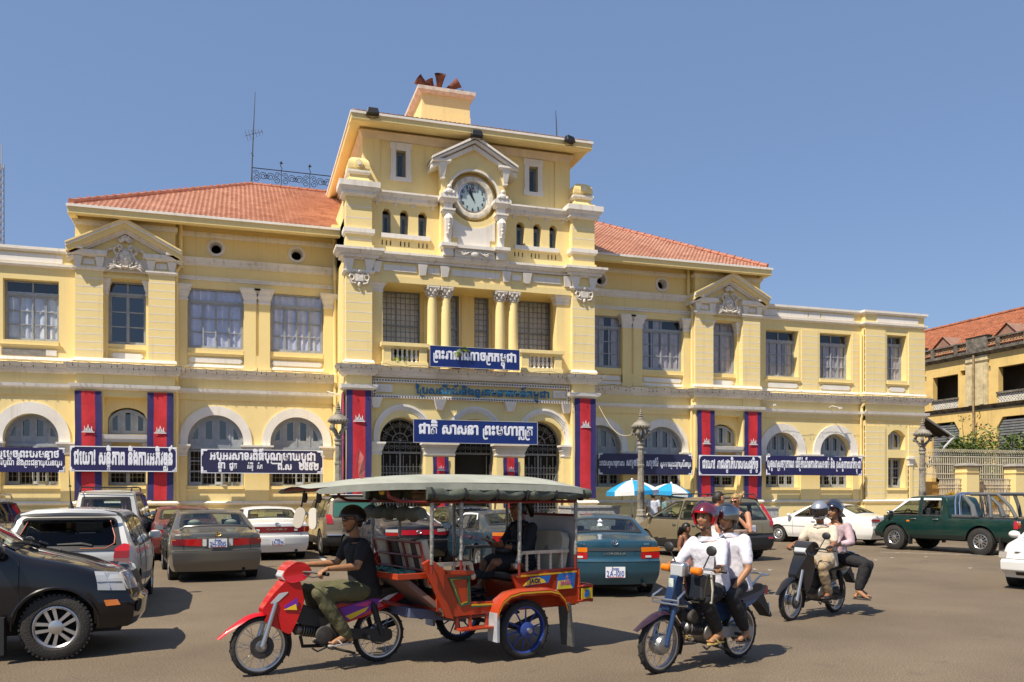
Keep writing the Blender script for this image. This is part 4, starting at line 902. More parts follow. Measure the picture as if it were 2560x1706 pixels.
# ---------------------------------------------------------------- entrance gates
q=MB(); q.add([(4.2,T+1.06,.1),(11.2,T+1.06,.1),(11.2,T+1.06,5.5),(4.2,T+1.06,5.5)],[(0,1,2,3)]); q.add([(6.9,T+2.6,.1),(8.6,T+2.6,.1),(8.6,T+2.6,3.1),(6.9,T+2.6,3.1)],[(0,1,2,3)]); q.build('hall_dark_backing',M_DARK,PO)  # flat near-black sheets stand in for the unlit depth of the hall
def scroll(mb,cx,cz,r,y,s_=1,turns=1.4,th=.012,a0=0):
    n=int(turns*12); mb.tube([(cx+s_*r*(1-.75*i/n)*math.cos(a0+2*PI*turns*i/n),y,cz+r*(1-.75*i/n)*math.sin(a0+2*PI*turns*i/n)) for i in range(n+1)],th,4,caps=False)
def gate(c,open_=False):
    f=MB(); y=T+.86; hw=AHW-.005; zs=3.56
    f.prism(arc(c,zs,hw,0,PI,24)+arc(c,zs,hw-.05,PI,0,24),y-.03,y+.04); f.box(c-hw,c-hw+.05,y-.03,y+.04,.14,zs); f.box(c+hw-.05,c+hw,y-.03,y+.04,.14,zs)
    f.box(c-hw,c+hw,y-.035,y+.045,3.12,3.19); f.box(c-hw,c+hw,y-.02,y+.02,3.49,3.53)
    # fanlight ironwork
    f.prism(arc(c,zs,.28,0,PI,16)+arc(c,zs,.245,PI,0,16),y-.015,y+.015)
    for i in range(1,6):
        a=PI*i/6; f.tube([(c+.27*math.cos(a),y,zs+.27*math.sin(a)),(c+(hw-.03)*math.cos(a),y,zs+(hw-.03)*math.sin(a))],.015,5); f.ball((c+.55*math.cos(a),y,zs+.55*math.sin(a)),.03,6,4)
    for i in range(6):
        a=PI*(i+.5)/6; rr=.54
        for s_ in (-1,1): scroll(f,c+rr*math.cos(a+s_*.1),zs+rr*math.sin(a+s_*.1),.085,y,s_,1.5,.010,a)
    for i in range(5): a=PI*i/4; f.tube([(c+.06*math.cos(a),y,zs+.02+.06*math.sin(a)),(c+.2*math.cos(a),y,zs+.02+.2*math.sin(a))],.010,4)
    f.ball((c,y-.01,zs+.03),.055,8,5)
    for i in range(8):
        u=c-hw+.1+(2*hw-.2)*i/7; scroll(f,u,3.34,.075,y,(-1)**i,1.5,.009); f.box(u+.085,u+.1,y-.01,y+.01,3.19,3.49)
    # the bars
    n=13
    for i in range(n):
        if open_ and 1<i<n-2: continue
        u=c-hw+.08+(2*hw-.16)*i/(n-1); f.box(u-.011,u+.011,y-.011,y+.011,.16,3.02 if i%2 else 2.78)
        if i%2: f.lathe([(.024,3.0),(.016,3.05),(.001,3.1)],c=(u,y,0),n=6)
    if not open_:
        for zz in (2.68,2.46,1.45,1.30,.3): f.box(c-hw+.05,c+hw-.05,y-.015,y+.015,zz-.014,zz+.014)
        f.box(c-.03,c+.03,y-.03,y+.02,.16,3.12)
        for i in range(12):
            u=c-hw+.08+(2*hw-.16)*(i+.5)/12; f.tube([(u-.05,y,2.66),(u,y,2.48),(u+.05,y,2.66)],.008,4); 
        for i in range(10):
            u=c-hw+.1+(2*hw-.2)*i/9; scroll(f,u,1.1,.065,y,(-1)**i,1.4,.010); scroll(f,u,.92,.065,y,-(-1)**i,1.4,.010)
        f.box(c-hw+.05,c+hw-.05,y-.015,y+.015,.8,.83); f.box(c-hw+.05,c+hw-.05,y-.015,y+.015,1.18,1.21)
        for s_ in (-1,1): f.tube([(c+s_*.68,y-.01,2.4),(c+s_*.4,y-.01,1.5)],.015,4)
    return f.build('iron_gate',M_GREYD,PO)
gate(ARX[0]); gate(ARX[1],True); gate(ARX[2])
# soffit rings behind the entrance arches
q=MB()
for c_ in ARX: q.prism(arc(c_,3.62,.86,0,PI,24)+arc(c_,3.60,.775,PI,0,24),T+.295,T+.32)
q.build('arch_moulding',M_Y,PO)
# raised blue name over the door
q=MB(); txt='ប្រៃសណីយ៍និងទូរគមនាគមន៍កម្ពុជា'
sign_text(q,txt,5.65,10.45,5.13,.17,T+.20,bold=.045,thick=.05); q.build('raised_lettering',mat('blue_letters',(.02,.16,.33),.4),PO)
q=MB()
for a in (4.33,10.63): 
    t_='១៨៩៤' if a<6 else '១៩៩១'; sign_text(q,t_,a+.08,a+.48,5.19,.12,T+.238,bold=.03,thick=.012)
q.build_split('carved_year',M_W,PO)
# ================================================================ FLAG BANNERS
M_FR=mat('flag_red_cloth',(.55,.022,.032),.75,var=.2,vscale=3,bump=.25,bscale=9)
M_FB=mat('flag_blue_cloth',(.030,.022,.125),.75,var=.25,vscale=3,bump=.25,bscale=9)
M_FW=mat('flag_white_print',(.72,.70,.70),.7); M_FK=mat('flag_black_print',(.05,.05,.06),.7)
def temple(mb,c,z,w,y,m):
    """three-towered temple on its long base"""
    k=w/1.0
    def tower(cx,h,r):
        pts=[(cx-r,z+.16*k),(cx-r*.95,z+.3*k*h),(cx-r*.6,z+.36*k*h),(cx-r*.65,z+.42*k*h),(cx-r*.3,z+.55*k*h),(cx,z+.68*k*h)]
        pts+= [(2*cx-p[0],p[1]) for p in reversed(pts[:-1])]; mb.prism(pts,y-.004,y,m)
    mb.prism([(c-.5*k,z),(c+.5*k,z),(c+.46*k,z+.07*k),(c+.36*k,z+.07*k),(c+.36*k,z+.17*k),(c-.36*k,z+.17*k),(c-.36*k,z+.07*k),(c-.46*k,z+.07*k)],y-.004,y,m)
    tower(c,1.0,.1*k); tower(c-.27*k,.8,.085*k); tower(c+.27*k,.8,.085*k); tower(c-.13*k,.62,.05*k); tower(c+.13*k,.62,.05*k)
def flag(x0,x1,z0,z1,y,label,fz=.62,emblem=True,side=False,group='red and blue flag banners on the building'):
    t=thing('flag_banner',label,'flag',((x0+x1)/2,y,z0),0,group); c0=(x0+x1)/2
    mb=MB(); nx,nz=16,40; w=x1-x0; ph=rnd.random()*9; vs=[]; 
    for k in range(nz+1):
        for i in range(nx+1):
            u=i/nx; v=k/nz; vs.append((-w/2+w*u+.006*math.sin(v*9+ph),-.012-.012*math.sin(u*8+v*3+ph)*(.3+.7*(1-abs(v-.5)))-.008*math.sin(v*23+ph+u*4),(z1-z0)*v))
    fs=[];ms=[]
    for k in range(nz):
        for i in range(nx):
            a=k*(nx+1)+i; fs.append((a,a+1,a+nx+2,a+nx+1)); ms.append(0 if 4<=i<12 else 1)
    mb.add(vs,fs); mb.m=ms
    cl=mb.build('cloth',[M_FR,M_FB],t,smooth=True,auto=80)
    if emblem:
        e=MB(); temple(e,0,(z1-z0)*fz,w*.5,-.05,0)
        for dx in (-.16,0,.16): e.prism(rect(dx*w-.012*w,dx*w+.012*w,(z1-z0)*fz+w*.1,(z1-z0)*fz+w*.2),-.058,-.055,1)
        e.box(-.17*w,.17*w,-.058,-.055,(z1-z0)*fz+.055*w,(z1-z0)*fz+.062*w,1)
        e.build('temple_emblem',[M_FW,M_FK],t)
    if side: t.rotation_euler=(0,0,R(-90))
    return t
def xs(z,a,b,Y):
    return None
def PXZ(px,py,Y): p=onwall(px,py,Y); return p.x,p.z
def zz2(x,y): return (x/2.613,850+y/2.613)
def zz6(x,y): return (1440+x/2.101,950+y/2.101)
for (a,b,top,bot,lab) in ((488,665,330,1050,'tall red and blue flag banner on left pier of left pediment bay, behind white car'),(962,1132,343,1048,'tall red and blue flag banner on right pier of left pediment bay, beside drainpipe')):
    x0,z1=PXZ(*zz2(a,top),-.46); x1,_=PXZ(*zz2(b,top),-.46); _,z0=PXZ(*zz2((a+b)/2,bot),-.46); flag(x0,x1,z0,z1,-.46,lab)
for (a,b,top,bot,lab) in ((637,728,160,626,'tall red and blue flag banner on left pier of right pediment bay, behind the tourists'),(883,974,167,626,'tall red and blue flag banner on right pier of right pediment bay, beside long sign')):
    x0,z1=PXZ(*zz6(a,top),-.46); x1,_=PXZ(*zz6(b,top),-.46); _,z0=PXZ(*zz6((a+b)/2,bot),-.46); flag(x0,x1,z0,z1,-.46,lab)
flag(3.33,4.14,1.58,5.13,T-.04,'tall red and blue flag banner on left pier of clock tower, front face',fz=.71)
flag(11.30,12.10,1.58,5.12,T-.04,'tall red and blue flag banner on right pier of clock tower',fz=.71)
o=flag(-.4,.4,1.58,5.10,0,'narrow view of flag banner on left flank of clock tower, behind lamp post',fz=.71); o.location=(3.27,T+.42,1.58); o.rotation_euler=(0,0,R(-90))
flag(6.24,6.78,1.25,3.0,T+.15,'small red and blue flag banner on entrance pier left of dark doorway',fz=.73)
flag(8.72,9.26,1.25,3.0,T+.15,'small red and blue flag banner on entrance pier right of dark doorway',fz=.73)
# ================================================================ SIGNS
M_NAVY=mat('navy_sign_paint',(.016,.014,.085),.45,var=.15,vscale=2); M_BLUE=mat('royal_blue_sign_paint',(.004,.022,.155),.40,var=.12,vscale=2); M_NAVY2=mat('dusty_navy_sign_paint',(.020,.020,.070),.5,var=.15,vscale=2)
M_SW=mat('sign_white',(.74,.76,.84),.55)
def signboard(name,x0,x1,z0,z1,y,m,label,lines,border=0,corner=0,group='navy and blue Khmer signs on the facade',tilt=0):
    c=(x0+x1)/2; w=x1-x0; h=z1-z0; t=thing('sign',label,'sign',(c,y,z0),0,group)
    b=MB(); b.box(-w/2,w/2,0,.05,0,h); b.build('board',m,t,bevel=.006)
    q=MB()
    if border:
        bb=border; q.prism(rect(-w/2,w/2,0,h),-.008,.0,0,'y',[rect(-w/2+bb,w/2-bb,bb,h-bb)])
    if corner:
        for sx in (-1,1):
            for sz in (0,1):
                cx=sx*(w/2-border); cz=h-border if sz else border; dz=-1 if sz else 1
                q.prism([(cx,cz),(cx-sx*corner*1.25,cz),(cx-sx*corner*.9,cz+dz*corner*.16),(cx-sx*corner*.55,cz+dz*corner*.22),(cx-sx*corner*.30,cz+dz*corner*.42),(cx-sx*corner*.20,cz+dz*corner*.7),(cx-sx*corner*.14,cz+dz*corner*1.2),(cx,cz+dz*corner*1.3)],-.009,-.001)
                for k in range(3):
                    a=corner*(.25+.3*k); 
                    scroll(q,cx-sx*a,cz+dz*(corner*.24),corner*.13,-.012,sx,1.3,.008); scroll(q,cx-sx*corner*.2,cz+dz*a,corner*.13,-.012,-sx,1.3,.008)
    if q.v: q.build('border',M_SW if corner else mat('sign_edge',(.6,.6,.62),.5),t)
    for (txt,fx0,fx1,fz,fh,bold) in lines:
        L=MB(); sign_text(L,txt,-w/2+w*fx0,-w/2+w*fx1,h*fz,h*fh,-.004,bold=bold,thick=.008); L.build('lettering',M_SW,t)
    return t
signboard('sign',6.01,9.14,5.955,6.66,T-.40,M_BLUE,'royal blue sign propped on the balcony between the two balustrades',[('ព្រះរាជាណាចក្រកម្ពុជា',.04,.965,.40,.30,.05)],border=.012)
signboard('sign',5.44,9.74,3.43,4.20,T-.52,M_BLUE,'royal blue sign hung across the three entrance arches',[('ជាតិ សាសនា ព្រះមហាក្សត្រ',.04,.965,.40,.31,.05)],border=.012)
def wall_sign(zf,a,b,top,bot,m,label,lines,Y=-.62,**kw):
    x0,z1=PXZ(*zf(a,top[0]),Y); x1,z1b=PXZ(*zf(b,top[1]),Y); _,z0=PXZ(*zf(a,bot[0]),Y); _,z0b=PXZ(*zf(b,bot[1]),Y)
    return signboard('sign',x0,x1,(z0+z0b)/2,(z1+z1b)/2,Y,m,label,lines,**kw)
wall_sign(zz2,-640,424,(697,700),(864,862),M_NAVY,'navy two-line sign cut by the left picture edge, below an arched window',[('ព្រះករុណាព្រះបាទសម្តេចព្រះបរមនាថ',.18,.965,.60,.21,.045),('សូមក្រាបថ្វាយព្រះរាជសុខមាលភាពល្អបរិបូណ៌ និងព្រះជន្មាយុយឺនយូរ',.05,.985,.28,.16,.03)],corner=.17)
wall_sign(zz2,457,1155,(697,697),(864,858),M_NAVY,'navy white-bordered sign across the two left flag banners, above white car',[('ជយោ! សន្តិភាព និងការអភិវឌ្ឍន៍',.035,.965,.30,.38,.055)],border=.028,corner=.10)
wall_sign(zz2,1313,2110,(712,724),(871,876),M_NAVY2,'dusty navy sign in two lines with corner scrolls, left of clock tower',[('អបអរសាទរពិធីបុណ្យមាឃបូជា',.07,.94,.57,.24,.05),('ឆ្នាំ',.135,.195,.20,.20,.045),('ជូត',.225,.29,.20,.17,.045),('សំរឹទ្ធិ',.37,.42,.20,.14,.03),('ស័ក',.45,.495,.20,.14,.03),('ព.ស',.62,.74,.17,.20,.05),('២៥៥២',.795,.965,.17,.22,.05)],border=.02,corner=.17)
wall_sign(zz6,118,612,(385,394),(494,501),M_NAVY2,'dark navy single-line sign behind the lamp post, right of clock tower',[('ះរាជសព្ទសាធុការពរ',.01,.27,.42,.18,.025),('សម្តេចឪ',.29,.42,.43,.22,.045),('សម្តេចម៉ែ',.50,.63,.42,.22,.045),('សូមមានព្រះជន្មាយុយឺនយូរ',.65,.985,.40,.18,.03)],corner=.17)
wall_sign(zz6,645,973,(396,398),(503,502),M_NAVY,'navy white-bordered sign across the two right flag banners',[('ជយោ! រាជរដ្ឋាភិបាលសេដ្ឋកិច្ច',.055,.95,.36,.30,.05)],border=.035,corner=.10)
wall_sign(zz6,998,1503,(397,406),(500,503),M_NAVY,'long navy one-line sign with cut corners under the two far right arches',[('យុទ្ធសាស្ត្រចតុកោណ ដើម្បីកំណើនការងារសមធម៌ និង ប្រសិទ្ធភាពនៅកម្ពុជា',.015,.99,.40,.28,.045)],corner=.19)
# ================================================================ lights strung along the cornice
def light_string(x0,x1,y,z,label):
    t=thing('light_string',label,'fairy lights',(x0,y,z),0,'strings of coloured bulbs along the cornice')
    w=MB(); n=int((x1-x0)/.16); pts=[]; bl=MB()
    for i in range(n+1):
        u=(x1-x0)*i/n; s_=.03*math.sin(i*.9)+.02*math.sin(i*2.3)-.02; pts.append((u,0,s_))
        if i%2==0 or rnd.random()<.25:
            L=.07+.06*rnd.random(); w.tube([(u,-.005,s_),(u+.01,-.02,s_-L)],.004,3); bl.ball((u+.01,-.02,s_-L-.03),.026,5,4,m=rnd.choice((0,0,0,0,1,2)),sc=(.7,.7,1.3))
    w.tube(pts,.006,4); w.build('wire',mat('wire_black',(.03,.03,.03),.6),t)
    bl.build_split('bulb',[mat('bulb_dark',(.03,.04,.05),.3),mat('bulb_red',(.22,.03,.03),.3),mat('bulb_amber',(.30,.18,.02),.3)],t)
for x0,x1,y,l in ((-10.2,-5.4,-.36,'string of small bulbs along the cornice of the far left wing'),(-5.2,-1.8,-.76,'string of small bulbs on the cornice below the left pediment'),(-1.7,3.0,-.36,'string of small bulbs on the cornice left of clock tower'),(3.1,12.3,T-.40,'string of small bulbs on the balcony cornice of clock tower'),(12.4,17.2,-.36,'string of small bulbs on the cornice right of clock tower'),(17.3,20.6,-.76,'string of small bulbs on the cornice below the right pediment'),(20.8,28.9,-.62,'string of small bulbs along the cornice of the far right wing')):
    light_string(x0,x1,y,5.97,l)
q=MB()
for i in range(74):
    u=PX1+.1+(PX2-PX1-.2)*i/73
    for z in (5.525,4.985): q.ball((u,T+.17,z),.028,6,4)
for i in range(5):
    for u in (PX1+.11,PX2-.08): q.ball((u,T+.17,5.06+.09*i),.028,6,4)
tag(q.build('bulb_frame',mat('dark_bulb',(.06,.035,.025),.4)),'row of dark bulbs framing the blue Khmer name over the entrance','bulbs')
# ================================================================ things on the roofs
def flood(x,y,z,label,rz=0):
    t=thing('floodlight',label,'floodlight',(x,y,z),rz,'black floodlights on the clock tower')
    q=MB(); q.add([(-.2,-.12,.0),(.2,-.12,.0),(.2,.10,-.02),(-.2,.10,-.02),(-.16,-.06,.2),(.16,-.06,.2),(.16,.08,.16),(-.16,.08,.16)],[(0,3,2,1),(4,5,6,7),(0,1,5,4),(1,2,6,5),(2,3,7,6),(3,0,4,7)]); q.build('housing',M_BLACK,t,bevel=.015)
    q=MB(); q.tube([(-.19,0,.05),(-.21,.05,-.05),(0,.16,-.08),(.21,.05,-.05),(.19,0,.05)],.012,5); q.build('bracket',M_BLACK,t)
p=onwall(932,292,TEY-.1); flood(p.x,p.y,ez-.03,'black floodlight on left end of the tower eave'); p=onwall(1424,362,TEY-.1); flood(p.x,p.y,ez-.08,'black floodlight on right end of the tower eave',R(25)); flood(7.62,T-.4,13.76,'black floodlight on the peak of the clock gable')
def mast(px,pyt,pyb,y,label,r=.03,yagi=()):
    b=onwall(px[1],pyb,y); a=onwall(px[0],pyt,y); t=thing('antenna',label,'antenna',b); q=MB(); d=a-b
    q.tube([(0,0,-.6),tuple(d*.6),tuple(d)],[r,r*.7,r*.35],6); q.build('pole',mat('dark_steel',(.05,.05,.055),.5),t)
    if yagi:
        f,el=yagi; q=MB(); c=d*f; ax=Vector((.9,.25,.45 if el>2 else .1)).normalized(); q.tube([tuple(c-ax*.38),tuple(c+ax*.45)],.010,4)
        for k in range(el): 
            o_=c+ax*(-.3+.7*k/max(1,el-1)); n=Vector((.2,.9,-.3)).normalized()*(.32-.03*k); q.tube([tuple(o_-n),tuple(o_+n)],.007,4)
        q.build('aerial',MATS['dark_steel'],t)
mast((638,627),230,464,6.0,'tall thin black antenna on the left roof ridge beside iron railing',.035,(.55,6))
mast((1389,1393),276,342,0.5,'short black antenna on the right edge of tower roof',.03,())
# distant lattice mast at the left picture edge
t=thing('radio_mast','thin grey lattice radio mast far off at the left edge of picture','mast',(0,0,0)); b=atdepth(4,1235,75.0); b.z=0; t.location=b; q=MB()
for i in range(3):
    a=2*PI*i/3; q.tube([(.22*math.cos(a),.22*math.sin(a),0),(.18*math.cos(a),.18*math.sin(a),30.5)],.045,4)
for k in range(46):
    z=k*.66
    for i in range(3):
        a,b2=2*PI*i/3,2*PI*(i+1)/3; q.tube([(.21*math.cos(a),.21*math.sin(a),z),(.21*math.cos(b2),.21*math.sin(b2),z+.66)],.022,3)
q.tube([(0,0,30),(0,0,32.2)],.04,5)
q.build('lattice',mat('mast_steel',(.42,.42,.44),.6),t); q=MB()
for s_ in ((12,-3),(16,5)): q.tube([(0,0,24),(s_[0],s_[1],0)],.012,3)
q.build('guy_wire',MATS['mast_steel'],t)
# wrought iron cresting on the ridge
t=thing('roof_railing','black wrought iron cresting with scrolls along the left roof ridge','railing',(0,0,0)); y=6.0; q=MB(); zb=14.55; x0,x1=.52,4.0; zt=zb+.62
q.box(x0,x1,y-.015,y+.015,zb,zb+.03); q.box(x0,x1,y-.015,y+.015,zt,zt+.03); q.tube([(x0,y,zb),(x0,y,zt+.42),(x0+.05,y,zt+.52),(x0-.04,y,zt+.62)],.016,5)
n=3; L=(x1-x0)/n
for i in range(n):
    a=x0+i*L; m_=a+L/2; q.box(a-.014,a+.014,y-.014,y+.014,zb,zt)
    for s_ in (-1,1):
        scroll(q,m_+s_*.14,zb+.34,.17,y,s_,1.6,.014); scroll(q,m_+s_*.40,zb+.20,.15,y,-s_,1.5,.014); scroll(q,m_+s_*.42,zb+.44,.12,y,s_,1.4,.012)
    q.prism(arc(m_,zb+.32,.09,0,2*PI,12)[:-1],y-.01,y+.01,0,'y',[arc(m_,zb+.32,.07,0,2*PI,12)[:-1]])
for u in (x0+L,x0+2*L): q.tube([(u,y,zt),(u+.03,y,zt+.12),(u-.03,y,zt+.22),(u,y,zt+.34)],.016,5); q.lathe([(.075,zt+.32),(.02,zt+.40),(.0,zt+.44)],c=(u,y,0),n=6)
q.build('ironwork',M_BLACK,t)
# rusty siren horns on the roof block
x0,x1,cy,zt=CHIM
t=thing('siren_horn_cluster','cluster of rusty red siren horns on the tower roof block','siren',((x0+x1)/2-.18,cy+.75,zt)); 
M_RUST=mat('rusty_red_metal',(.17,.048,.026),.8,var=.6,vscale=5,bump=.4,bscale=12)
def horn(a,el,L,r,off=(0,0,0),flat=False):
    q=MB(); prof=[(r*.35,0),(r*.45,L*.4),(r*.8,L*.85),(r,L)]; q.lathe(prof,n=18,caps=False); q.lathe([(r*.99,L),(r*.78,L*.85),(r*.43,L*.4),(.01,L*.38)],n=18,caps=False)
    M_=Matrix.Translation(off)@Matrix.Rotation(R(a),4,'Z')@Matrix.Rotation(R(90-el),4,'Y'); q.xf(M_); return q.build('horn',M_RUST,t,smooth=True,auto=60,recalc=False)
horn(-165,28,.75,.20,(-.1,-.05,.16)); horn(-95,50,.62,.21,(.06,-.1,.18)); horn(-28,28,.80,.19,(.12,-.05,.15)); horn(-8,6,.80,.18,(.18,.0,.15)); horn(150,20,.5,.19,(-.1,.3,.2)); horn(60,35,.5,.19,(.1,.3,.2)); horn(-140,42,.5,.17,(-.05,.05,.2))
q=MB(); q.lathe([(.25,0),(.22,.2),(.12,.34),(.05,.5)],n=10); q.box(-.8,.8,.2,.3,0,.12); q.build('mount',M_RUST,t)
# ================================================================ balcony plants
M_PALM=mat('palm_green',(.09,.15,.02),.5,var=.5,vscale=4); M_PALMY=mat('palm_yellow_green',(.28,.33,.02),.5,var=.3,vscale=4); M_PALMD=mat('dry_frond',(.33,.20,.10),.8,var=.4,vscale=6)  # two greens and a dry brown, mixed among the fronds
def frond(mb,base,az,L,el,droop,m=0,nl=16,lw=.018,ll=.28):
    pts=[];x=0;z=0;a=el
    for i in range(nl+1):
        pts.append(Vector((x*math.cos(az),x*math.sin(az),z))+Vector(base)); x+=L/nl*math.cos(a); z+=L/nl*math.sin(a); a-=droop/nl
    mb.tube([tuple(p) for p in pts],[.009*(1-i/(nl+2)) for i in range(nl+1)],4,m)
    for i in range(2,nl):
        d=(pts[i+1]-pts[i]).normalized(); sd=d.cross(Vector((0,0,1))).normalized(); k=ll*math.sin(PI*(i+1)/(nl+2))
        for s_ in (-1,1):
            e=pts[i]+(sd*s_*.8+d*.6+Vector((0,0,-.25-.2*rnd.random()))).normalized()*k; w=d*lw
            mb.add([tuple(pts[i]-w),tuple(pts[i]+w),tuple(e)],[(0,1,2)],m)
t=thing('potted_palm','bushy green palm in a pot behind the left balustrade','plant',(5.05,T+.50,5.955)); q=MB(); q.lathe([(.12,0),(.18,.32),(.2,.34)],n=14); q.build('pot',mat('terracotta',(.30,.13,.07),.8,var=.2),t)
q=MB()
for i in range(20): frond(q,(rnd.uniform(-.1,.2),rnd.uniform(-.05,.05),.34),rnd.uniform(-PI,PI),.62+.35*rnd.random(),R(80-50*rnd.random()),R(70+50*rnd.random()),0 if rnd.random()<.55 else 1)
for i in range(6): frond(q,(.12,-.02,.36),R(-30+60*rnd.random()),.8,R(75-20*rnd.random()),R(85),1)
q.build('fronds',[M_PALM,M_PALMY],t)
t=thing('potted_palm','half withered palm in a pot leaning over the blue balcony sign','plant',(7.02,T-.12,5.955)); q=MB(); q.lathe([(.1,0),(.15,.5),(.17,.52)],n=14); q.build('pot',MATS['terracotta'],t); q=MB()
for i in range(18): frond(q,(0,0,.55),rnd.uniform(-PI,PI),.5+.2*rnd.random(),R(60-40*rnd.random()),R(80+40*rnd.random()),0 if rnd.random()<.75 else 1,ll=.2)
for i in range(12): frond(q,(-.02,-.10,.62),R(-90+70*(rnd.random()-.5)),.40,R(0),R(120),2,ll=.10,nl=10)
q.build('fronds',[M_PALM,M_PALMY,M_PALMD],t)
q=MB(); a=onwall(785,1000,-.3); 
# small lamps on arms
def armlamp(x,y,z,label,d):
    t=thing('wall_lamp',label,'lamp',(x,y,z)); q=MB(); q.tube([(0,.1,0),(0,-.12,.06),(d,-.3,-.02)],.02,5); q.box(min(d,d*1.6),max(d,d*1.6),-.36,-.24,-.08,0); q.build('arm',M_W if d>0 else M_Y,t)
armlamp(2.95,-.35,5.25,'small white lamp on an arm below the cornice beside clock tower',.25); armlamp(20.75,-.2,5.45,'small yellow lamp on an arm right of the right flags',.2); armlamp(24.0,-.2,5.42,'small yellow lamp on an arm above the long navy sign',.2)
# a slack cable from the tower to the lamp post
q=MB(); a=Vector((12.2,T,4.95)); b=Vector(onwall(1590,1083,-4)); pts=[a.lerp(b,i/12)+Vector((0,0,-.5*math.sin(PI*i/12))) for i in range(13)]; q.tube([tuple(p) for p in pts],.012,4)
tag(q.build('cable',mat('pale_cable',(.55,.45,.28),.7)),'pale slack cable hanging from tower pier to lamp post','cable')
# ================================================================ OLD HOUSE ACROSS THE SIDE STREET
def oldwall():
    m=plaster('old_ochre_render',(.74,.53,.20),(.40,.28,.12),.6); return m
M_OY=oldwall(); M_OC=mat('blackened_stone',(.17,.15,.125),.9,var=.85,vscale=3.2,bump=.6,bscale=15,detail=9); M_OT=mat('old_terracotta_tiles',(.36,.125,.06),.85,var=.55,vscale=3,bump=.8,bscale=9,detail=8); M_OP=mat('pale_worn_render',(.60,.50,.30),.9,var=.35,vscale=3)
OH=thing('old_house','weathered ochre two-storey house with mossy parapet and tiled roof across side street','building',(42,0,0),R(-90))
def LX(Y): return -Y
q=MB()
def opn(y0,y1,z0,z1): return rect(LX(y1),LX(y0),z0,z1)
ops=[]; pitch=4.93
lows=[]
for k in range(-1,5):
    o=10.95+pitch*k; 
    ops.append((o,o+2.0)); 
hs=[opn(a,b,7.05,9.1) for a,b in ops]+[opn(a-.58,a-.18,8.95,9.26) for a,b in ops]+[opn(b+.55,b+.95,8.95,9.26) for a,b in ops]
for a,b in ops: hs.append([(LX(b+.1),2.2),(LX(a-.1),2.2),(LX(a-.1),5.6),(LX(a+.3),6.2),(LX(b-.3),6.2),(LX(b+.1),5.6)])
wall_panel(q,-34,-2.5,0,10.0,0,hs,.35)
q.add([(-2.5,0,0),(-2.5,14,0),(-2.5,14,10),(-2.5,0,10)],[(0,1,2,3)]); q.build('wall',M_OY,OH)
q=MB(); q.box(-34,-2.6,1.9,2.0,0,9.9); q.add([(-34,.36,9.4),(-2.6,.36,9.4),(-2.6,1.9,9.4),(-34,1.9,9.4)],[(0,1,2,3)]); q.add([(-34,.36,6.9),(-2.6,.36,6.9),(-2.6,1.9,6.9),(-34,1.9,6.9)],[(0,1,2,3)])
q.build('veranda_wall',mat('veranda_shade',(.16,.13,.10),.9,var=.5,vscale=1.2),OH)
q=MB()
for a,b in ops:
    q.box(LX(a+1.0),LX(a+.35),1.86,1.9,7.0,8.9)
q.build_split('door',M_DARK,OH)
q=MB(); q.frus(-34,-2.5,0,.4,9.95,10.12,.02,.22); q.box(-34.1,-2.4,-.30,.4,10.12,10.25); q.box(-34,-2.5,-.02,.3,6.75,6.86); q.frus(-34,-2.5,0,.4,6.86,7.0,.05,.22)
for a,b in ops:
    c=a-1.47
    q.box(LX(c+.75),LX(c-.75),-.12,.3,10.25,11.05); q.frus(LX(c+.75),LX(c-.75),-.12,.3,11.05,11.12,.0,.06)
    for u in (a+.15,a+2.0): q.box(LX(u+.13),LX(u-.13),-.06,.24,10.25,10.9)
q.box(-34,-2.5,-.06,.24,10.84,10.93); q.box(-34,-2.5,-.04,.22,10.25,10.33)
q.build('parapet',M_OC,OH)
def lattice(mb,x0,x1,z0,z1,y,st=.2,w=.03):
    n=int((x1-x0+(z1-z0))/st)+1
    for s_ in (1,-1):
        for i in range(n+1):
            a=x0-(z1-z0)+i*st if s_>0 else x0+i*st
            p0=Vector((a,z0)); p1=Vector((a+s_*(z1-z0),z1))
            t0,t1=0,1; d=p1.x-p0.x
            lo,hi=(x0-p0.x)/d,(x1-p0.x)/d
            if lo>hi: lo,hi=hi,lo
            t0,t1=max(0,lo),min(1,hi)
            if t1-t0<.05: continue
            A,B=p0.lerp(p1,t0),p0.lerp(p1,t1); dd=(B-A).normalized(); n_=Vector((-dd.y,dd.x))*w
            mb.prism([tuple(A+n_),tuple(A-n_),tuple(B-n_),tuple(B+n_)],y+(.0 if s_>0 else .004),y+.09)
q=MB()
for i,(a,b) in enumerate(ops[:4]):
    lattice(q,LX(a+1.87),LX(a+.28),10.33,10.84,.05); lattice(q,LX(a+2.72),LX(a+2.13),10.33,10.84,.05); lattice(q,LX(a+.02),LX(a-.72),10.33,10.84,.05)
q.build_split('parapet_lattice',mat('terracotta_lattice',(.42,.27,.15),.9,var=.4,vscale=3),OH)
for a,b in ops[:4]:
    q=MB(); lattice(q,LX(b),LX(a),7.05,7.55,-.02,st=.19,w=.035); q.build('balcony_lattice',mat('white_lattice',(.66,.62,.54),.9,var=.3,vscale=4),OH); q=MB(); q.box(LX(b+.06),LX(a-.06),-.12,.15,7.55,7.66); q.build('balcony_rail',M_OC,OH)
q=MB()
for a,b in ops:
    c=a-1.47
    q.box(LX(c+.80),LX(c-.80),-.12,.1,7.0,9.95); q.frus(LX(c+.80),LX(c-.80),-.12,.1,9.55,9.65,.02,.07)
    for u in (c-.55,c+.3): q.box(LX(u+.25),LX(u),-.17,.0,7.05,9.4)
q.build_split('pilaster',M_OP,OH)
q=MB(); 
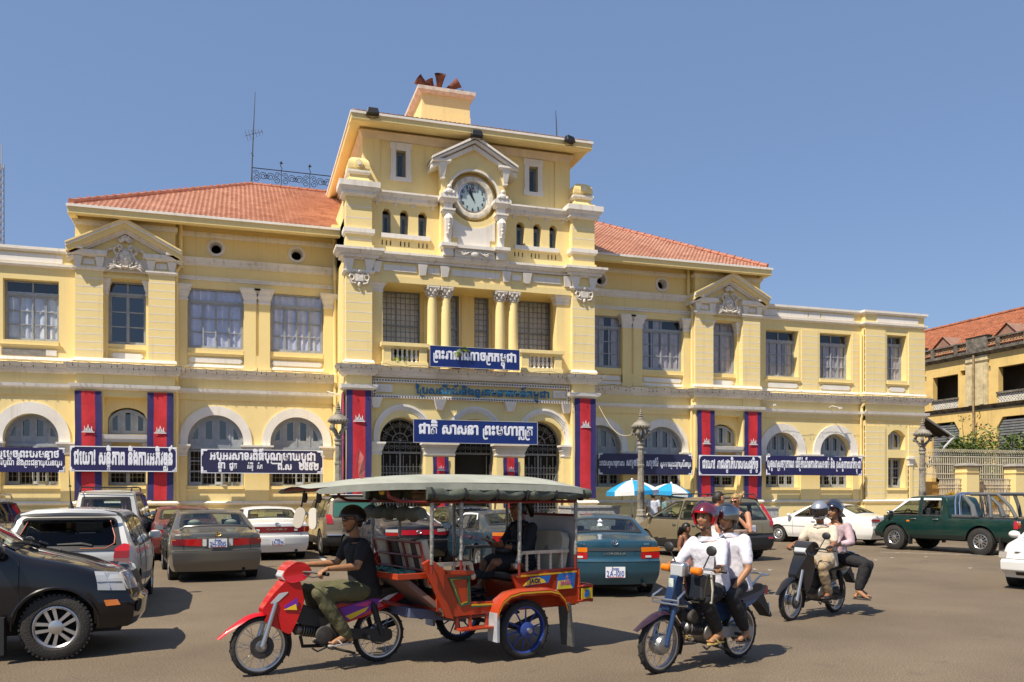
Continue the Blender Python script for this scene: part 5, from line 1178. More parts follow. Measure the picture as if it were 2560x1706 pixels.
for a,b in ops: c=a-1.40; q.tube([(LX(c),-.26,10.0),(LX(c),-.26,4.0)],.06,7); 
q.build_split('drainpipe',mat('rusty_pipe',(.36,.26,.14),.8,var=.6,vscale=4),OH)
q=MB(); a,b=(-34,.3,10.7),(-2.2,.3,10.7)
q.add([(-34,-.0,10.45),(-2.3,-.0,10.45),(-2.3,6,13.6),(-34,6,13.6)],[(0,1,2,3)]); 
rows=16
for i in range(rows):
    t=i/rows; q.tube([(-34,0+6*t,10.47+3.15*t),(-2.3,0+6*t,10.47+3.15*t)],.045,5)
for i in range(150): u=-34+31.7*i/149; q.tube([(u,.05,10.47),(u,6,13.62)],.055,5,caps=False)
q.tube([(-34,6,13.66),(-2.3,6,13.66)],.14,7); q.build('roof',M_OT,OH)
for Y in (13.2,8.4,18.1):
    q=MB(); x=LX(Y); q.prism([(x-.75,11.12),(x+.75,11.12),(x+.1,11.75)],1.0,1.12); q.add([(x-.85,.9,11.1),(x+.1,.9,11.8),(x+.1,2.6,11.8),(x-.85,1.4,11.1)],[(0,1,2,3)]); q.add([(x+.85,.9,11.1),(x+.1,.9,11.8),(x+.1,2.6,11.8),(x+.85,1.4,11.1)],[(0,1,2,3)]); q.build('dormer',mat('dormer_rust',(.30,.17,.12),.8,var=.3),OH)
q=MB()
for a,b in ops[:3]:
    for k in range(16): q.box(LX(b+.08),LX(a-.08),.12,.16,3.6+k*.155,3.6+k*.155+.11)
q.build_split('louvre_shutter',mat('grey_louvre',(.20,.21,.22),.7,var=.3),OH)
# ================================================================ FENCE with gilded roundels
M_CR=mat('cream_iron_bars',(.62,.55,.42),.6,var=.2,vscale=6); M_GOLD=mat('gilded_iron',(.42,.25,.02),.45,var=.5,vscale=9,metal=.25)
t=thing('fence','cream bar fence with yellow posts and gilded roundels right of the post office','fence',(0,0,0)); fy=-.6
FP=[(29.2,29.75),(30.62,31.32),(33.42,34.15),(36.3,37.0),(39.1,39.8)]
for a,b in FP[1:]:
    q=MB(); q.box(a,b,fy-.3,fy+.35,0,2.92); q.frus(a,b,fy-.3,fy+.35,2.6,2.7,.0,.04); q.build('fence_post',M_Y,t)
    q=MB(); q.frus(a,b,fy-.3,fy+.35,2.92,3.0,.03,.1); q.frus(a,b,fy-.3,fy+.35,3.0,3.12,.1,-.15); q.build('post_cap',M_BARE,t)
q=MB()
for i in range(104):
    u=29.1+i*.105; q.tube([(u,fy+.42,2.45),(u,fy+.42,3.58),(u+.02,fy+.38,3.68),(u+.06,fy+.30,3.75)],.017,4)
for zz in (2.62,3.05,3.40): q.box(29.05,40,fy+.40,fy+.45,zz,zz+.05)
q.build('top_railing',M_CR,t)
for i in range(4):
    a=FP[i][1]+(.0 if i else -.4); b=FP[i+1][0]; q=MB(); n=int((b-a)/.085)
    for k in range(1,n): u=a+(b-a)*k/n; q.box(u-.014,u+.014,fy-.014,fy+.014,.35,2.42)
    for zz in (.4,.55,1.0,2.0,2.15,2.4): q.box(a,b,fy-.025,fy+.025,zz,zz+.035)
    q.build('fence_panel',M_CR,t)
    q=MB(); c=(a+b)/2; zc=1.52; w=.62; h=.42; y=fy-.06
    for k in range(28):
        th=2*PI*k/28; rr=1/(abs(math.cos(th))**1.2+abs(math.sin(th))**1.2)**(1/1.2)
        q.tube([(c+.16*math.cos(th),y,zc+.16*math.sin(th)),(c+.6*w*rr*math.cos(th+.12),y-.02,zc+.6*h*rr*math.sin(th+.12)),(c+w*rr*math.cos(th),y,zc+h*rr*math.sin(th))],[.03,.034,.012],4)
        q.ball((c+.72*w*rr*math.cos(th),y-.02,zc+.72*h*rr*math.sin(th)),.03,5,4)
    q.lathe([(.17,-.03),(.20,-.05),(.17,.03)],n=20,axis='y',c=(c,y,zc)); q.ball((c,y-.02,zc),.075,8,6)
    q.build('gilded_roundel',M_GOLD,t)
q=MB(); q.box(29,40.5,.25,.4,0,2.3); q.build('low_wall',mat('orange_render',(.62,.36,.10),.85,var=.3,vscale=2),t)
# awning on the end wall of the post office
t=thing('awning','dark corrugated awning on white struts behind the right lamp post','awning',(0,0,0)); q=MB(); a=onwall(2312,1043,1.2); b=onwall(2384,1090,1.2)
n=40
vs=[];fs=[]
for i in range(n+1):
    y=1.2+5*i/n; o=.03*math.sin(i*1.6); vs+=[(a.x-.3,y,a.z+.2+o),(b.x,y,b.z+o)]
for i in range(n): k=2*i; fs.append((k,k+1,k+3,k+2))
q.add(vs,fs); q.build('sheet',mat('dark_corrugated_sheet',(.06,.055,.05),.7,var=.4),t,recalc=False); q=MB(); q.tube([(a.x-.3,1.15,a.z+.12),(b.x,1.15,b.z-.08)],.05,5); c=onwall(2318,1163,1.2); q.tube([(b.x-.05,1.15,b.z-.08),tuple(c)],.045,5); q.tube([(b.x-.05,6,b.z-.08),(c.x,6,c.z)],.045,5); q.build('strut',mat('pale_steel',(.5,.5,.5),.6),t)
# ================================================================ greenery
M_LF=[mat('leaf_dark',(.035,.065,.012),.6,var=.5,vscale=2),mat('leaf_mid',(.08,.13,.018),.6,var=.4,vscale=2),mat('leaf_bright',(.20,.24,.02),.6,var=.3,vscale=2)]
for m_ in M_LF: m_.node_tree.nodes['Principled BSDF'].inputs['Transmission Weight'].default_value=0
def bush(name,label,clumps,n,ls,loc,seed,stems,group):
    r=random.Random(seed); t=thing(name,label,'bush',loc,0,group); q=MB()
    for s0,s1,rad in stems: 
        m_=(Vector(s0)+Vector(s1))/2+Vector((r.uniform(-.2,.2),r.uniform(-.2,.2),.1)); q.tube([s0,tuple(m_),s1],[rad,rad*.7,rad*.25],5)
    q.build('stem',mat('brown_bark',(.13,.09,.06),.9,var=.4),t)
    q=MB()
    for cx,cy,cz,rr in clumps:
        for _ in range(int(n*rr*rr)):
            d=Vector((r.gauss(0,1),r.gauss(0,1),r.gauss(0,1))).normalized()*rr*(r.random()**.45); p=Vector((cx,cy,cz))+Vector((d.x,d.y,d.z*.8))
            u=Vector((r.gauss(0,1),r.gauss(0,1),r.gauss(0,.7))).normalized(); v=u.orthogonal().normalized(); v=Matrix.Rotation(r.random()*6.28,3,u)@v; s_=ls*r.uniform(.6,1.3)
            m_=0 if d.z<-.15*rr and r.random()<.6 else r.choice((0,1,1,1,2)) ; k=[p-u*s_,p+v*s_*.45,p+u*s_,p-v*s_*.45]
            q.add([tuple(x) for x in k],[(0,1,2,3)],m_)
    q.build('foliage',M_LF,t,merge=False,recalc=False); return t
G_='creeping bushes behind the fence'
def clump(a,b,z,y,k,r,seed):
    rr=random.Random(seed); return [(rr.uniform(a,b),rr.uniform(*y),rr.uniform(*z),rr.uniform(*r)) for _ in range(k)]
bush('creeper_bush','leafy green creeper bush behind fence, nearest the post office',clump(-1.1,1.3,(2.6,4.2),(-.6,1),20,(.45,.8),3),330,.085,(33.2,2.0,0),1,[((0,0,0),(.3,.2,3.6),.06),((.2,0,0),(-.8,.1,4.1),.05),((.1,0,0),(.9,0,4.6),.05)],G_)
bush('creeper_bush','broad leafy green bush in the middle behind the fence',clump(-1.6,1.8,(2.6,4.6),(-.6,1),26,(.5,.9),5),330,.09,(35.9,2.5,0),2,[((0,0,0),(.3,.2,4.2),.07),((.2,0,0),(-1.0,.1,4.4),.05),((.1,0,0),(1.3,0,5.4),.05)],G_)
bush('creeper_bush','leafy bush with bright tips behind fence at right edge of picture',clump(-1.3,2.0,(2.6,4.8),(-.6,1),26,(.5,.9),8),330,.09,(38.9,2.2,0),3,[((0,0,0),(.3,.2,4.2),.07),((.2,0,0),(-1.0,.1,4.6),.05),((.1,0,0),(1.0,0,5.0),.05)],G_)
bush('wall_creeper','thin straggling creeper hanging on the old house wall','vine' and [(-1.0,0,5.6,.45),(-.2,.1,6.1,.5),(.5,0,6.6,.45),(.9,0,5.3,.5),(.2,0,4.9,.6),(1.6,0,5.8,.5),(2.4,0,6.6,.4)],70,.08,(41.3,9.6,0),4,[((0,0,2),(-.3,.1,6.4),.04),((.1,0,2),(.9,0,7),.035)],None)
# ================================================================ LAMP POSTS
M_LS=mat('lamp_stone',(.27,.245,.20),.9,var=.6,vscale=5,bump=.5,bscale=18,detail=9)
def lamp_post(px,Y,label):
    p=onwall(px,1235,Y); t=thing('street_lamp',label,'street lamp',(p.x,p.y,.13),0,'carved stone street lamps in front of the building'); H=4.45-.13
    def Zl(y): return H-(y-90)/367
    q=MB(); q.lathe([(.34,0),(.34,.42),(.30,.46),(.27,.62),(.17,.86),(.15,.92)],n=8); q.lathe([(.15,.92),(.16,Zl(1330)),(.135,Zl(1310)),(.145,Zl(1275)),(.105,Zl(1258)),(.122,Zl(1240)),(.118,Zl(1070))],n=8); q.lathe([(.118,Zl(1070)),(.125,Zl(1060)),(.125,Zl(1030)),(.112,Zl(1022)),(.100,Zl(775)),(.115,Zl(768)),(.115,Zl(745)),(.098,Zl(738)),(.086,Zl(565)),(.115,Zl(555)),(.11,Zl(540)),(.09,Zl(530)),(.13,Zl(505)),(.085,Zl(470)),(.14,Zl(452)),(.12,Zl(446)),(.0,Zl(440))],n=8)
    q.build('post',M_LS,t,smooth=True,auto=35)
    q=MB(); q.lathe([(0.05,Zl(332)),(.24,Zl(330)),(.27,Zl(315)),(.30,Zl(298)),(.295,Zl(288)),(.27,Zl(282)),(.22,Zl(255)),(.13,Zl(240)),(.11,Zl(228)),(.115,Zl(220)),(.085,Zl(212)),(.09,Zl(200)),(.05,Zl(190)),(.075,Zl(182)),(.075,Zl(175)),(.04,Zl(165)),(.06,Zl(158)),(.055,Zl(150)),(.03,Zl(140)),(.04,Zl(132)),(.02,Zl(118)),(.02,Zl(108)),(.0,Zl(88))],n=16)
    for i in range(20): a=2*PI*i/20; q.ball((.285*math.cos(a),.285*math.sin(a),Zl(305)),.035,5,4)
    q.build('cap',M_LS,t,smooth=True,auto=40)
    q=MB()
    for i in range(4):
        a=PI/4+i*PI/2; c_,s_=math.cos(a),math.sin(a); pts=[(.06,Zl(450)),(.12,Zl(420)),(.19,Zl(395)),(.23,Zl(370)),(.20,Zl(345)),(.17,Zl(330))]
        q.tube([(r*c_,r*s_,z) for r,z in pts],[.05,.055,.05,.045,.035,.03],6); q.ball((.27*c_,.27*s_,Zl(375)),.055,6,5,sc=(1,1,1.3)); q.ball((.26*c_,.26*s_,Zl(352)),.04,6,4)
    q.build('serpent_bracket',M_LS,t,smooth=True)
    return t
lamp_post(846,-5.6,'carved stone street lamp against the left flank of clock tower'); lamp_post(1602,-6.3,'carved stone street lamp rising beside the blue and white umbrellas'); lamp_post(2306,-6.2,'carved stone street lamp at the right corner of post office')
# ================================================================ UMBRELLAS
M_UB=mat('umbrella_blue',(.012,.30,.62),.7,var=.08,vscale=2); M_UW=mat('umbrella_white',(.74,.76,.76),.7,var=.08,vscale=2); M_POLE=mat('pole_grey',(.5,.52,.54),.4,.6)
def umbrella(px,py,Y,r,label,rot,tilt):
    p=onwall(px,py,Y); t=thing('parasol',label,'umbrella',(p.x,p.y,.13),0,'blue and white street umbrellas'); H=p.z-.13; q=MB(); n=8
    M_=Matrix.Translation((0,0,H))@Matrix.Rotation(tilt,4,'Y')@Matrix.Rotation(rot,4,'Z')
    for i in range(n):
        a0,a1=2*PI*i/n,2*PI*(i+1)/n; prof=[(.001,0),(.28,-.055),(.55,-.17),(.8,-.30),(1.0,-.44)]; w=4; k=len(q.v); vs=[]
        for rr,z in prof:
            for j in range(w+1):
                a=a0+(a1-a0)*j/w; sag=1-.05*math.sin(PI*j/w)*rr; vs.append((r*rr*math.cos(a)*sag,r*rr*math.sin(a)*sag,r*z*.95))
        for j in range(w+1): a=a0+(a1-a0)*j/w; sag=1-.06*math.sin(PI*j/w); vs.append((r*1.01*math.cos(a)*sag,r*1.01*math.sin(a)*sag,r*-.44*.95-.14))
        fs=[]
        for u in range(5):
            for j in range(w): b=u*(w+1)+j; fs.append((b,b+1,b+w+2,b+w+1))
        q.add(vs,fs,i%2)
    q.xf(M_); q.build('canopy',[M_UB,M_UW],t,smooth=True,auto=30,recalc=False)
    q=MB(); q.tube([(0,0,0),(0,0,H-.02)],.02,6)
    for i in range(n): a=2*PI*i/n; q.tube([tuple(M_@Vector((0,0,-.42))),tuple(M_@Vector((.55*r*math.cos(a),.55*r*math.sin(a),-.2*r)))],.006,4)
    q.lathe([(.25,0),(.25,.08),(.04,.1)],n=14); q.build('pole',M_POLE,t); q=MB(); q.ball((0,0,.02),.04,6,4); q.xf(M_); q.build('knob',M_UW,t)
umbrella(1580,1200,-4.6,.88,'blue and white parasol partly behind the lamp post, left one of the pair',R(-112),R(-3)); umbrella(1678,1209,-3.4,.80,'blue and white parasol right of the lamp post, above gold car',R(-68),R(6))
# stone slabs, railings
t=thing('stone_block','grey marble-faced low wall beside the right tower pier','low wall',(0,0,0)); M_MAR=mat('grey_marble',(.40,.40,.39),.6,var=.5,vscale=14,detail=10); q=MB(); a=onwall(1428,1270,-4.2); b=onwall(1549,1270,-4.2); q.box(a.x,b.x,-4.2,-3.0,.13,a.z); q.box(a.x-.04,b.x+.04,-4.24,-3.0,a.z,a.z+.06); q.build('slab',M_MAR,t)
t=thing('stone_block','grey marble-faced low wall behind the gold car, below right flags','low wall',(0,0,0)); q=MB(); a=onwall(1885,1272,-1.9); b=onwall(1947,1272,-1.9); q.box(a.x,b.x,-1.9,-.7,.13,a.z); q.box(a.x-.04,b.x+.04,-1.94,-.7,a.z,a.z+.06); q.build('slab',M_MAR,t)
t=thing('railing','red and white painted low railing among the parked blue cars','railing',(0,0,0)); q=MB(); a=onwall(1078,1313,-4.8); b=onwall(1150,1311,-4.8); q.tube([tuple(a),tuple(b)],.025,6); q.build('rail',mat('railing_red',(.35,.05,.04),.5),t); q=MB()
for i in range(4): c_=a.lerp(b,i/3); q.tube([tuple(c_),(c_.x,c_.y,.1)],.022,6)
q.build('post',mat('railing_white',(.7,.6,.58),.5),t)
t=thing('railing','thin brown pipe railing before the wall behind white saloon','railing',(0,0,0)); q=MB(); a=onwall(1985,1278,-2.0); b=onwall(2060,1284,-2.0)
q.tube([(a.x,-2,.13),tuple(a),tuple(b),(b.x,-2,.13)],.022,6); c_=a.lerp(b,.33); q.tube([tuple(c_),(c_.x,-2,.13)],.02,6); q.build('pipe',mat('brown_pipe',(.22,.10,.05),.6),t)
# litter on the asphalt
for i,(px,py) in enumerate([(1888,1425),(1925,1427),(2230,1396),(2315,1394),(2190,1402),(2425,1422),(925,1600),(1770,1360)]):
    p=onground(px,py); q=MB(); q.add([(p.x-.05,p.y-.04,.012),(p.x+.06,p.y-.03,.02),(p.x+.04,p.y+.05,.012),(p.x-.04,p.y+.03,.03)],[(0,1,2,3)]); tag(q.build('paper_scrap',M_UW),'tiny white paper scrap lying on the asphalt','litter','paper scraps on the asphalt')
# ================================================================ plaster fallen off the lower wall
# ================================================================ CARS
def paint(name,col,metal=0.0,rough=.32,dust=.12):
    m,t,b=nodes(name); N=t.nodes; L=t.links; MATS[name]=m
    b.inputs['Metallic'].default_value=metal; b.inputs['Roughness'].default_value=rough; b.inputs['Coat Weight'].default_value=.9; b.inputs['Specular IOR Level'].default_value=.12; b.inputs['Coat Roughness'].default_value=.03
    tc=N.new('ShaderNodeTexCoord'); n=N.new('ShaderNodeTexNoise'); n.inputs['Scale'].default_value=2.2; n.inputs['Detail'].default_value=8; L.new(tc.outputs['Object'],n.inputs['Vector'])
    # road dust settles on the faces that look up and along the sills
    ge=N.new('ShaderNodeNewGeometry'); sp=N.new('ShaderNodeSeparateXYZ'); L.new(ge.outputs['Normal'],sp.inputs[0])
    r=N.new('ShaderNodeMapRange'); r.inputs[1].default_value=.2; r.inputs[2].default_value=1; r.inputs[3].default_value=.2; r.inputs[4].default_value=1.0; L.new(sp.outputs['Z'],r.inputs[0])
    r2=N.new('ShaderNodeMapRange'); r2.inputs[1].default_value=.35; r2.inputs[2].default_value=.75; r2.inputs[4].default_value=dust*3; L.new(n.outputs['Fac'],r2.inputs[0])
    mu=N.new('ShaderNodeMath'); mu.operation='MULTIPLY'; L.new(r.outputs[0],mu.inputs[0]); L.new(r2.outputs[0],mu.inputs[1])
    mx_=N.new('ShaderNodeMix'); mx_.data_type='RGBA'; mx_.inputs[6].default_value=(*col,1); mx_.inputs[7].default_value=(.36,.29,.21,1); L.new(mu.outputs[0],mx_.inputs[0]); L.new(mx_.outputs[2],b.inputs['Base Color'])
    r3=N.new('ShaderNodeMapRange'); r3.inputs[3].default_value=.03; r3.inputs[4].default_value=.25; L.new(mu.outputs[0],r3.inputs[0]); L.new(r3.outputs[0],b.inputs['Coat Roughness'])
    return m
M_TYRE=mat('tyre_rubber',(.030,.028,.026),.85,var=.4,vscale=6,bump=.5,bscale=60); M_ALLOY=mat('alloy_rim',(.52,.52,.53),.28,.85); M_HUB=mat('hub_cap',(.55,.55,.56),.35,.6)
M_CHR=mat('chrome',(.65,.67,.70),.15,1); M_UNDER=mat('underbody',(.012,.012,.012),.9); M_TRIM=mat('black_plastic',(.02,.02,.021),.55); M_INT=mat('car_interior',(.085,.08,.075),.8); M_INTB=mat('beige_car_interior',(.42,.36,.26),.8)
M_CG=glassmat('car_glass',(.74,.82,.80),.0,.80,.01); M_CGD=glassmat('tinted_car_glass',(.16,.18,.20),-.025,.6,.01); M_CGG=glassmat('green_car_glass',(.45,.70,.58),.05,.7,.01)
def lens(name,col,rough=.12): return mat(name,col,rough,coat=.6)
M_LR=lens('red_lens',(.42,.010,.012)); M_LO=lens('amber_lens',(.75,.20,.01)); M_LW=lens('clear_lens',(.62,.62,.60)); M_LDR=lens('dark_red_lens',(.20,.012,.018)); M_PL=mat('plate_white',(.76,.77,.80),.5); M_PB=mat('plate_blue',(.02,.07,.36),.5); M_GOLDB=mat('gold_badge',(.55,.38,.12),.3,.8)
def interp(P,x):
    if x<=P[0][0]: return P[0][1]
    for (a,b),(c,d) in zip(P,P[1:]):
        if x<=c: return b+(d-b)*(x-a)/(c-a) if c>a else d
    return P[-1][1]
def smooth_poly(P,it=2):
    for _ in range(it):
        Q=[P[0]]
        for (a,b),(c,d) in zip(P,P[1:]): Q+=[(a+(c-a)*.25,b+(d-b)*.25),(a+(c-a)*.75,b+(d-b)*.75)]
        P=Q+[P[-1]]
    return P
def inside(poly,x,y):
    c=False; j=len(poly)-1
    for i in range(len(poly)):
        if (poly[i][1]>y)!=(poly[j][1]>y) and x<(poly[j][0]-poly[i][0])*(y-poly[i][1])/(poly[j][1]-poly[i][1])+poly[i][0]: c=not c
        j=i
    return c
def densify(poly,step=.07):
    out=[]
    for i,p in enumerate(poly):
        q=poly[(i+1)%len(poly)]; n=max(1,int(math.hypot(q[0]-p[0],q[1]-p[1])/step)); out+=[(p[0]+(q[0]-p[0])*k/n,p[1]+(q[1]-p[1])*k/n) for k in range(n)]
    return out
def offset_poly(poly,d):
    n=len(poly); A=sum(poly[i][0]*poly[(i+1)%n][1]-poly[(i+1)%n][0]*poly[i][1] for i in range(n)); s_=1 if A>0 else -1; out=[]
    for i in range(n):
        a=Vector(poly[i-1]);b=Vector(poly[i]);c=Vector(poly[(i+1)%n]); e=((b-a).normalized()+(c-b).normalized())
        if e.length<1e-6: e=Vector((1,0))
        e.normalize(); out.append((b.x+e.y*d*s_,b.y-e.x*d*s_))
    return out
def round_poly(poly,r=.05,n=3):
    out=[]; N=len(poly)
    for i in range(N):
        a=Vector(poly[i-1]);b=Vector(poly[i]);c=Vector(poly[(i+1)%N]); la,lc=(a-b).length,(c-b).length; k=min(r,la*.4,lc*.4); p=b+(a-b)/la*k; q=b+(c-b)/lc*k
        for j in range(n+1): t=j/n; out.append(tuple(p*(1-t)**2+b*2*t*(1-t)+q*t*t))
    return out
def panel(mb,poly,fn,step=.09,m=0):
    """a flat outline cut into small facets and laid on a curved surface"""
    bm=bmesh.new(); vs=[bm.verts.new((p[0],p[1],0)) for p in poly]
    try: bm.faces.new(vs)
    except ValueError: bm.free(); return
    for ax in (0,1):
        lo,hi=min(p[ax] for p in poly),max(p[ax] for p in poly); n=int((hi-lo)/step)
        for k in range(1,n+1):
            co=[0,0,0]; co[ax]=lo+(hi-lo)*k/(n+1); no=[0,0,0]; no[ax]=1
            bmesh.ops.bisect_plane(bm,geom=bm.verts[:]+bm.edges[:]+bm.faces[:],plane_co=co,plane_no=no)
    bm.verts.index_update(); mb.add([fn(v.co.x,v.co.y) for v in bm.verts],[tuple(v.index for v in f.verts) for f in bm.faces],m); bm.free()
def ringpanel(mb,poly,fn,out,inn,m=0):
    P=densify(poly,.06); A=offset_poly(P,out); B=offset_poly(P,-inn); n=len(P)
    mb.add([fn(*p) for p in A]+[fn(*p) for p in B],[(i,(i+1)%n,n+(i+1)%n,n+i) for i in range(n)],m)
WHEELS={}
def wheel_mesh(r,w,kind,rimr):
    key=(r,w,kind,rimr)
    if key in WHEELS: return WHEELS[key]
    q=MB(); q.lathe([(rimr,-w*.42),(rimr+.012,-w*.48),(r*.92,-w*.5),(r*.975,-w*.44),(r,-w*.3),(r,-w*.12),(r*.985,-w*.1),(r*.985,-w*.06),(r,-w*.04),(r,w*.04),(r*.985,w*.06),(r*.985,w*.1),(r,w*.12),(r,w*.3),(r*.975,w*.44),(r*.92,w*.5),(rimr+.012,w*.48),(rimr,w*.42)],n=36,axis='y',caps=False)
    n=44
    for i in range(n):
        a=2*PI*i/n; 
        for s_ in (-1,1):
            M_=Matrix.Rotation(-a,4,'Y')@Matrix.Translation((r*.985,s_*w*.36,0)); k=len(q.v); q.cbox((0,0,0),(.022,w*.22,r*.07)); q.xf(M_,k)
    t=q.build('tyre_mesh',M_TYRE,None,smooth=True,auto=45)
    q=MB(); y=w*.40
    q.lathe([(rimr+.004,y+.004),(rimr-.012,y+.012),(rimr-.03,y-.005),(rimr-.035,y-.06)],n=36,axis='y',caps=False)
    q.lathe([(rimr-.03,y-.09),(.0,y-.09)],n=24,axis='y',m=1,caps=False)
    if kind=='hub':
        q.lathe([(rimr-.03,y-.02),(rimr*.8,y+.004),(rimr*.45,y+.0),(rimr*.35,y+.014),(0,y+.016)],n=30,axis='y',caps=False)
        for i in range(9):
            a=2*PI*i/9; M_=Matrix.Rotation(-a,4,'Y'); k=len(q.v); q.add([(rimr*.5,y+.006,-.018),(rimr*.78,y+.012,-.030),(rimr*.78,y+.012,.030),(rimr*.5,y+.006,.018)],[(0,1,2,3)],1); q.xf(M_,k)
    else:
        ns,tw=kind
        for i in range(ns):
            M_=Matrix.Rotation(-2*PI*i/ns-PI/2,4,'Y'); k=len(q.v)
            for s_ in ((-1,1) if tw else (0,)):
                w0,w1=(.014,.02) if tw else (.032,.045); o0,o1=s_*.026,s_*(.045 if tw else 0)
                vs=[(.035,y-.0,o0-w0),(rimr-.02,y-.0,o1-w1),(rimr-.02,y-.0,o1+w1),(.035,y-.0,o0+w0)]; vs2=[(v[0],y-.06,v[2]) for v in vs]
                q.add(vs+vs2,[(0,1,2,3),(0,4,5,1),(3,2,6,7),(1,5,6,2)])
            q.xf(M_,k)
        q.lathe([(.075,y-.05),(.072,y+.002),(.05,y+.012),(0,y+.014)],n=20,axis='y',caps=False)
    rm=q.build('rim_mesh',[M_HUB if kind=='hub' else M_ALLOY,M_UNDER],None,smooth=True,auto=35,recalc=True)
    WHEELS[key]=(t.data,rm.data); 
    for o in (t,rm): bpy.data.objects.remove(o)
    return WHEELS[key]
class Car:
    def __init__(s,name,label,**k):
        s.k=k; s.name=name; s.wb=k['wb']; s.W=k['W']; s.H=k['H']; s.xr=-s.wb/2-k['ro']; s.xf=s.wb/2+k['fo']; s.sill=k.get('sill',.22); s.wr=k.get('wr',.30); s.bulge=k.get('bulge',.10)
        s.top=smooth_poly(k['top'],2); s.belt=k['belt']; s.tum=k.get('tum',.20); s.roff=k['roff']; s.foff=k['foff']; s.rc=k.get('rc',.07)
        s.T=thing(name,label,k.get('cat','car'),(0,0,0),0,k.get('group','parked cars and traffic before the post office'))
    def plan(s,x):
        a=(x-s.xr); b=(s.xf-x); p=1.0; pr=s.k.get('pr',.10); pf=s.k.get('pf',.15); dr=s.k.get('dr',.55); df=s.k.get('df',.8)
        if a<dr: p-=pr*(1-max(a,0)/dr)**2
        if b<df: p-=pf*(1-max(b,0)/df)**2
        return p
    def sy(s,x,z):
        zb=interp(s.belt,x) if isinstance(s.belt,list) else s.belt
        if z<=zb:
            zm=s.sill+(zb-s.sill)*.52; d=(z-zm)/(zb-s.sill); v=1-.16*d*d
            if z<s.sill+.14: v-=.03*(1-(z-s.sill)/.14)
        else:
            d=.48; v=1-.16*d*d-s.tum*((z-zb)/(s.H-zb))-(.012 if z>zb+.02 else 0)
        return s.W/2*s.plan(x)*v
    def ztop(s,x): return interp(s.top,x)
    def crown(s,x): return s.k.get('crown',.035)
    def zbot(s,x):
        z=s.sill; Ra=s.k.get('Ra',s.wr+.055)
        for xa in (-s.wb/2,s.wb/2):
            d=abs(x-xa)
            if d<Ra: z=max(z,s.wr+math.sqrt(Ra*Ra-d*d))
        return z
    def shear(s,x,z):
        def sm(t): t=max(0,min(1,t)); return t*t*(3-2*t)
        a=sm(1-(x-s.xr-s.bulge)/s.k.get('rs',.7)); b=sm(1-(s.xf-s.bulge-x)/s.k.get('fs',.7))
        return x+a*interp(s.roff,z)-b*interp(s.foff,z)
    def section(s,x):
        zt=s.ztop(x); zb=s.zbot(x); cr=s.crown(x); rc=min(s.rc,(zt-zb)*.3); zc=zt-cr-rc; pts=[]
        n1=22
        for i in range(n1+1):
            z=zb+(zc-zb)*i/n1; pts.append((s.sy(x,z),z))
        ys=pts[-1][0]
        for i in range(1,5): a=PI/2*i/4; pts.append((ys-rc*(1-math.cos(a)),zc+rc*math.sin(a)))
        y0=pts[-1][0]
        for i in range(1,9): y=y0*(1-i/8); pts.append((y,zt-cr*(y/y0)**2))
        return pts
    def side(s,sg,off=.0):
        def f(x,z): return (s.shear(x,z),sg*(s.sy(x,z)+off),z)
        return f
    def topf(s,off=0.0):
        def f(x,y):
            zt=s.ztop(x); y0=max(.1,s.section(x)[26][0]); z=zt-s.crown(x)*min(1.3,(y/y0)**2)
            e=.02; nx=-(s.ztop(x+e)-s.ztop(x-e))/(2*e); l=math.sqrt(1+nx*nx); return (s.shear(x,z)+off*nx/l,y,z+off/l)
        return f
    def endx(s,y,z,rear=True,off=0.0):
        x=s.xr+s.bulge if rear else s.xf-s.bulge
        ys=max(.05,s.sy(x,min(z,s.ztop(x)))); b=s.bulge*(1-min(1,(y/ys)**2)); xx=s.shear(x,z)
        return xx-b-off if rear else xx+b+off
    def rear(s,off=0.0): return lambda y,z:(s.endx(y,z,True,off),y,z)
    def front(s,off=0.0): return lambda y,z:(s.endx(y,z,False,off),y,z)
    def build(s):
        k=s.k; xs=[]; x0,x1=s.xr+s.bulge,s.xf-s.bulge; n=int((x1-x0)/.05); xs=[x0+(x1-x0)*i/n for i in range(n+1)]
        for e in k.get('extra_x',[]): xs.append(e)
        xs=sorted(xs); secs=[s.section(x) for x in xs]; N=len(secs[0]); q=MB(); V=q.v
        for x,sc in zip(xs,secs):
            for y,z in sc: V.append((s.shear(x,z),y,z))
            for y,z in sc: V.append((s.shear(x,z),-y,z))
        sw=k.get('side_windows',[]); tw=k.get('top_windows',[]); rw=k.get('rear_window'); dk=k.get('deck')
        for i in range(len(xs)-1):
            xm=(xs[i]+xs[i+1])/2
            for j in range(N-1):
                ym=(secs[i][j][0]+secs[i][j+1][0]+secs[i+1][j][0]+secs[i+1][j+1][0])/4; zm=(secs[i][j][1]+secs[i][j+1][1]+secs[i+1][j][1]+secs[i+1][j+1][1])/4
                if j<22 and any(inside(p,xm,zm) for p in sw): continue
                if j>=25 and any(inside(p,xm,ym) for p in tw): continue
                m=0
                if k.get('clad') and zm<k['clad'] and j<22: m=1
                if dk and dk[0]<xm<dk[1] and j>=26: m=1
                for h in (0,1):
                    a=(i*2+h)*N+j; b=((i+1)*2+h)*N+j
                    q.f.append((a,b,b+1,a+1) if h==0 else (a,a+1,b+1,b)); q.m.append(m)
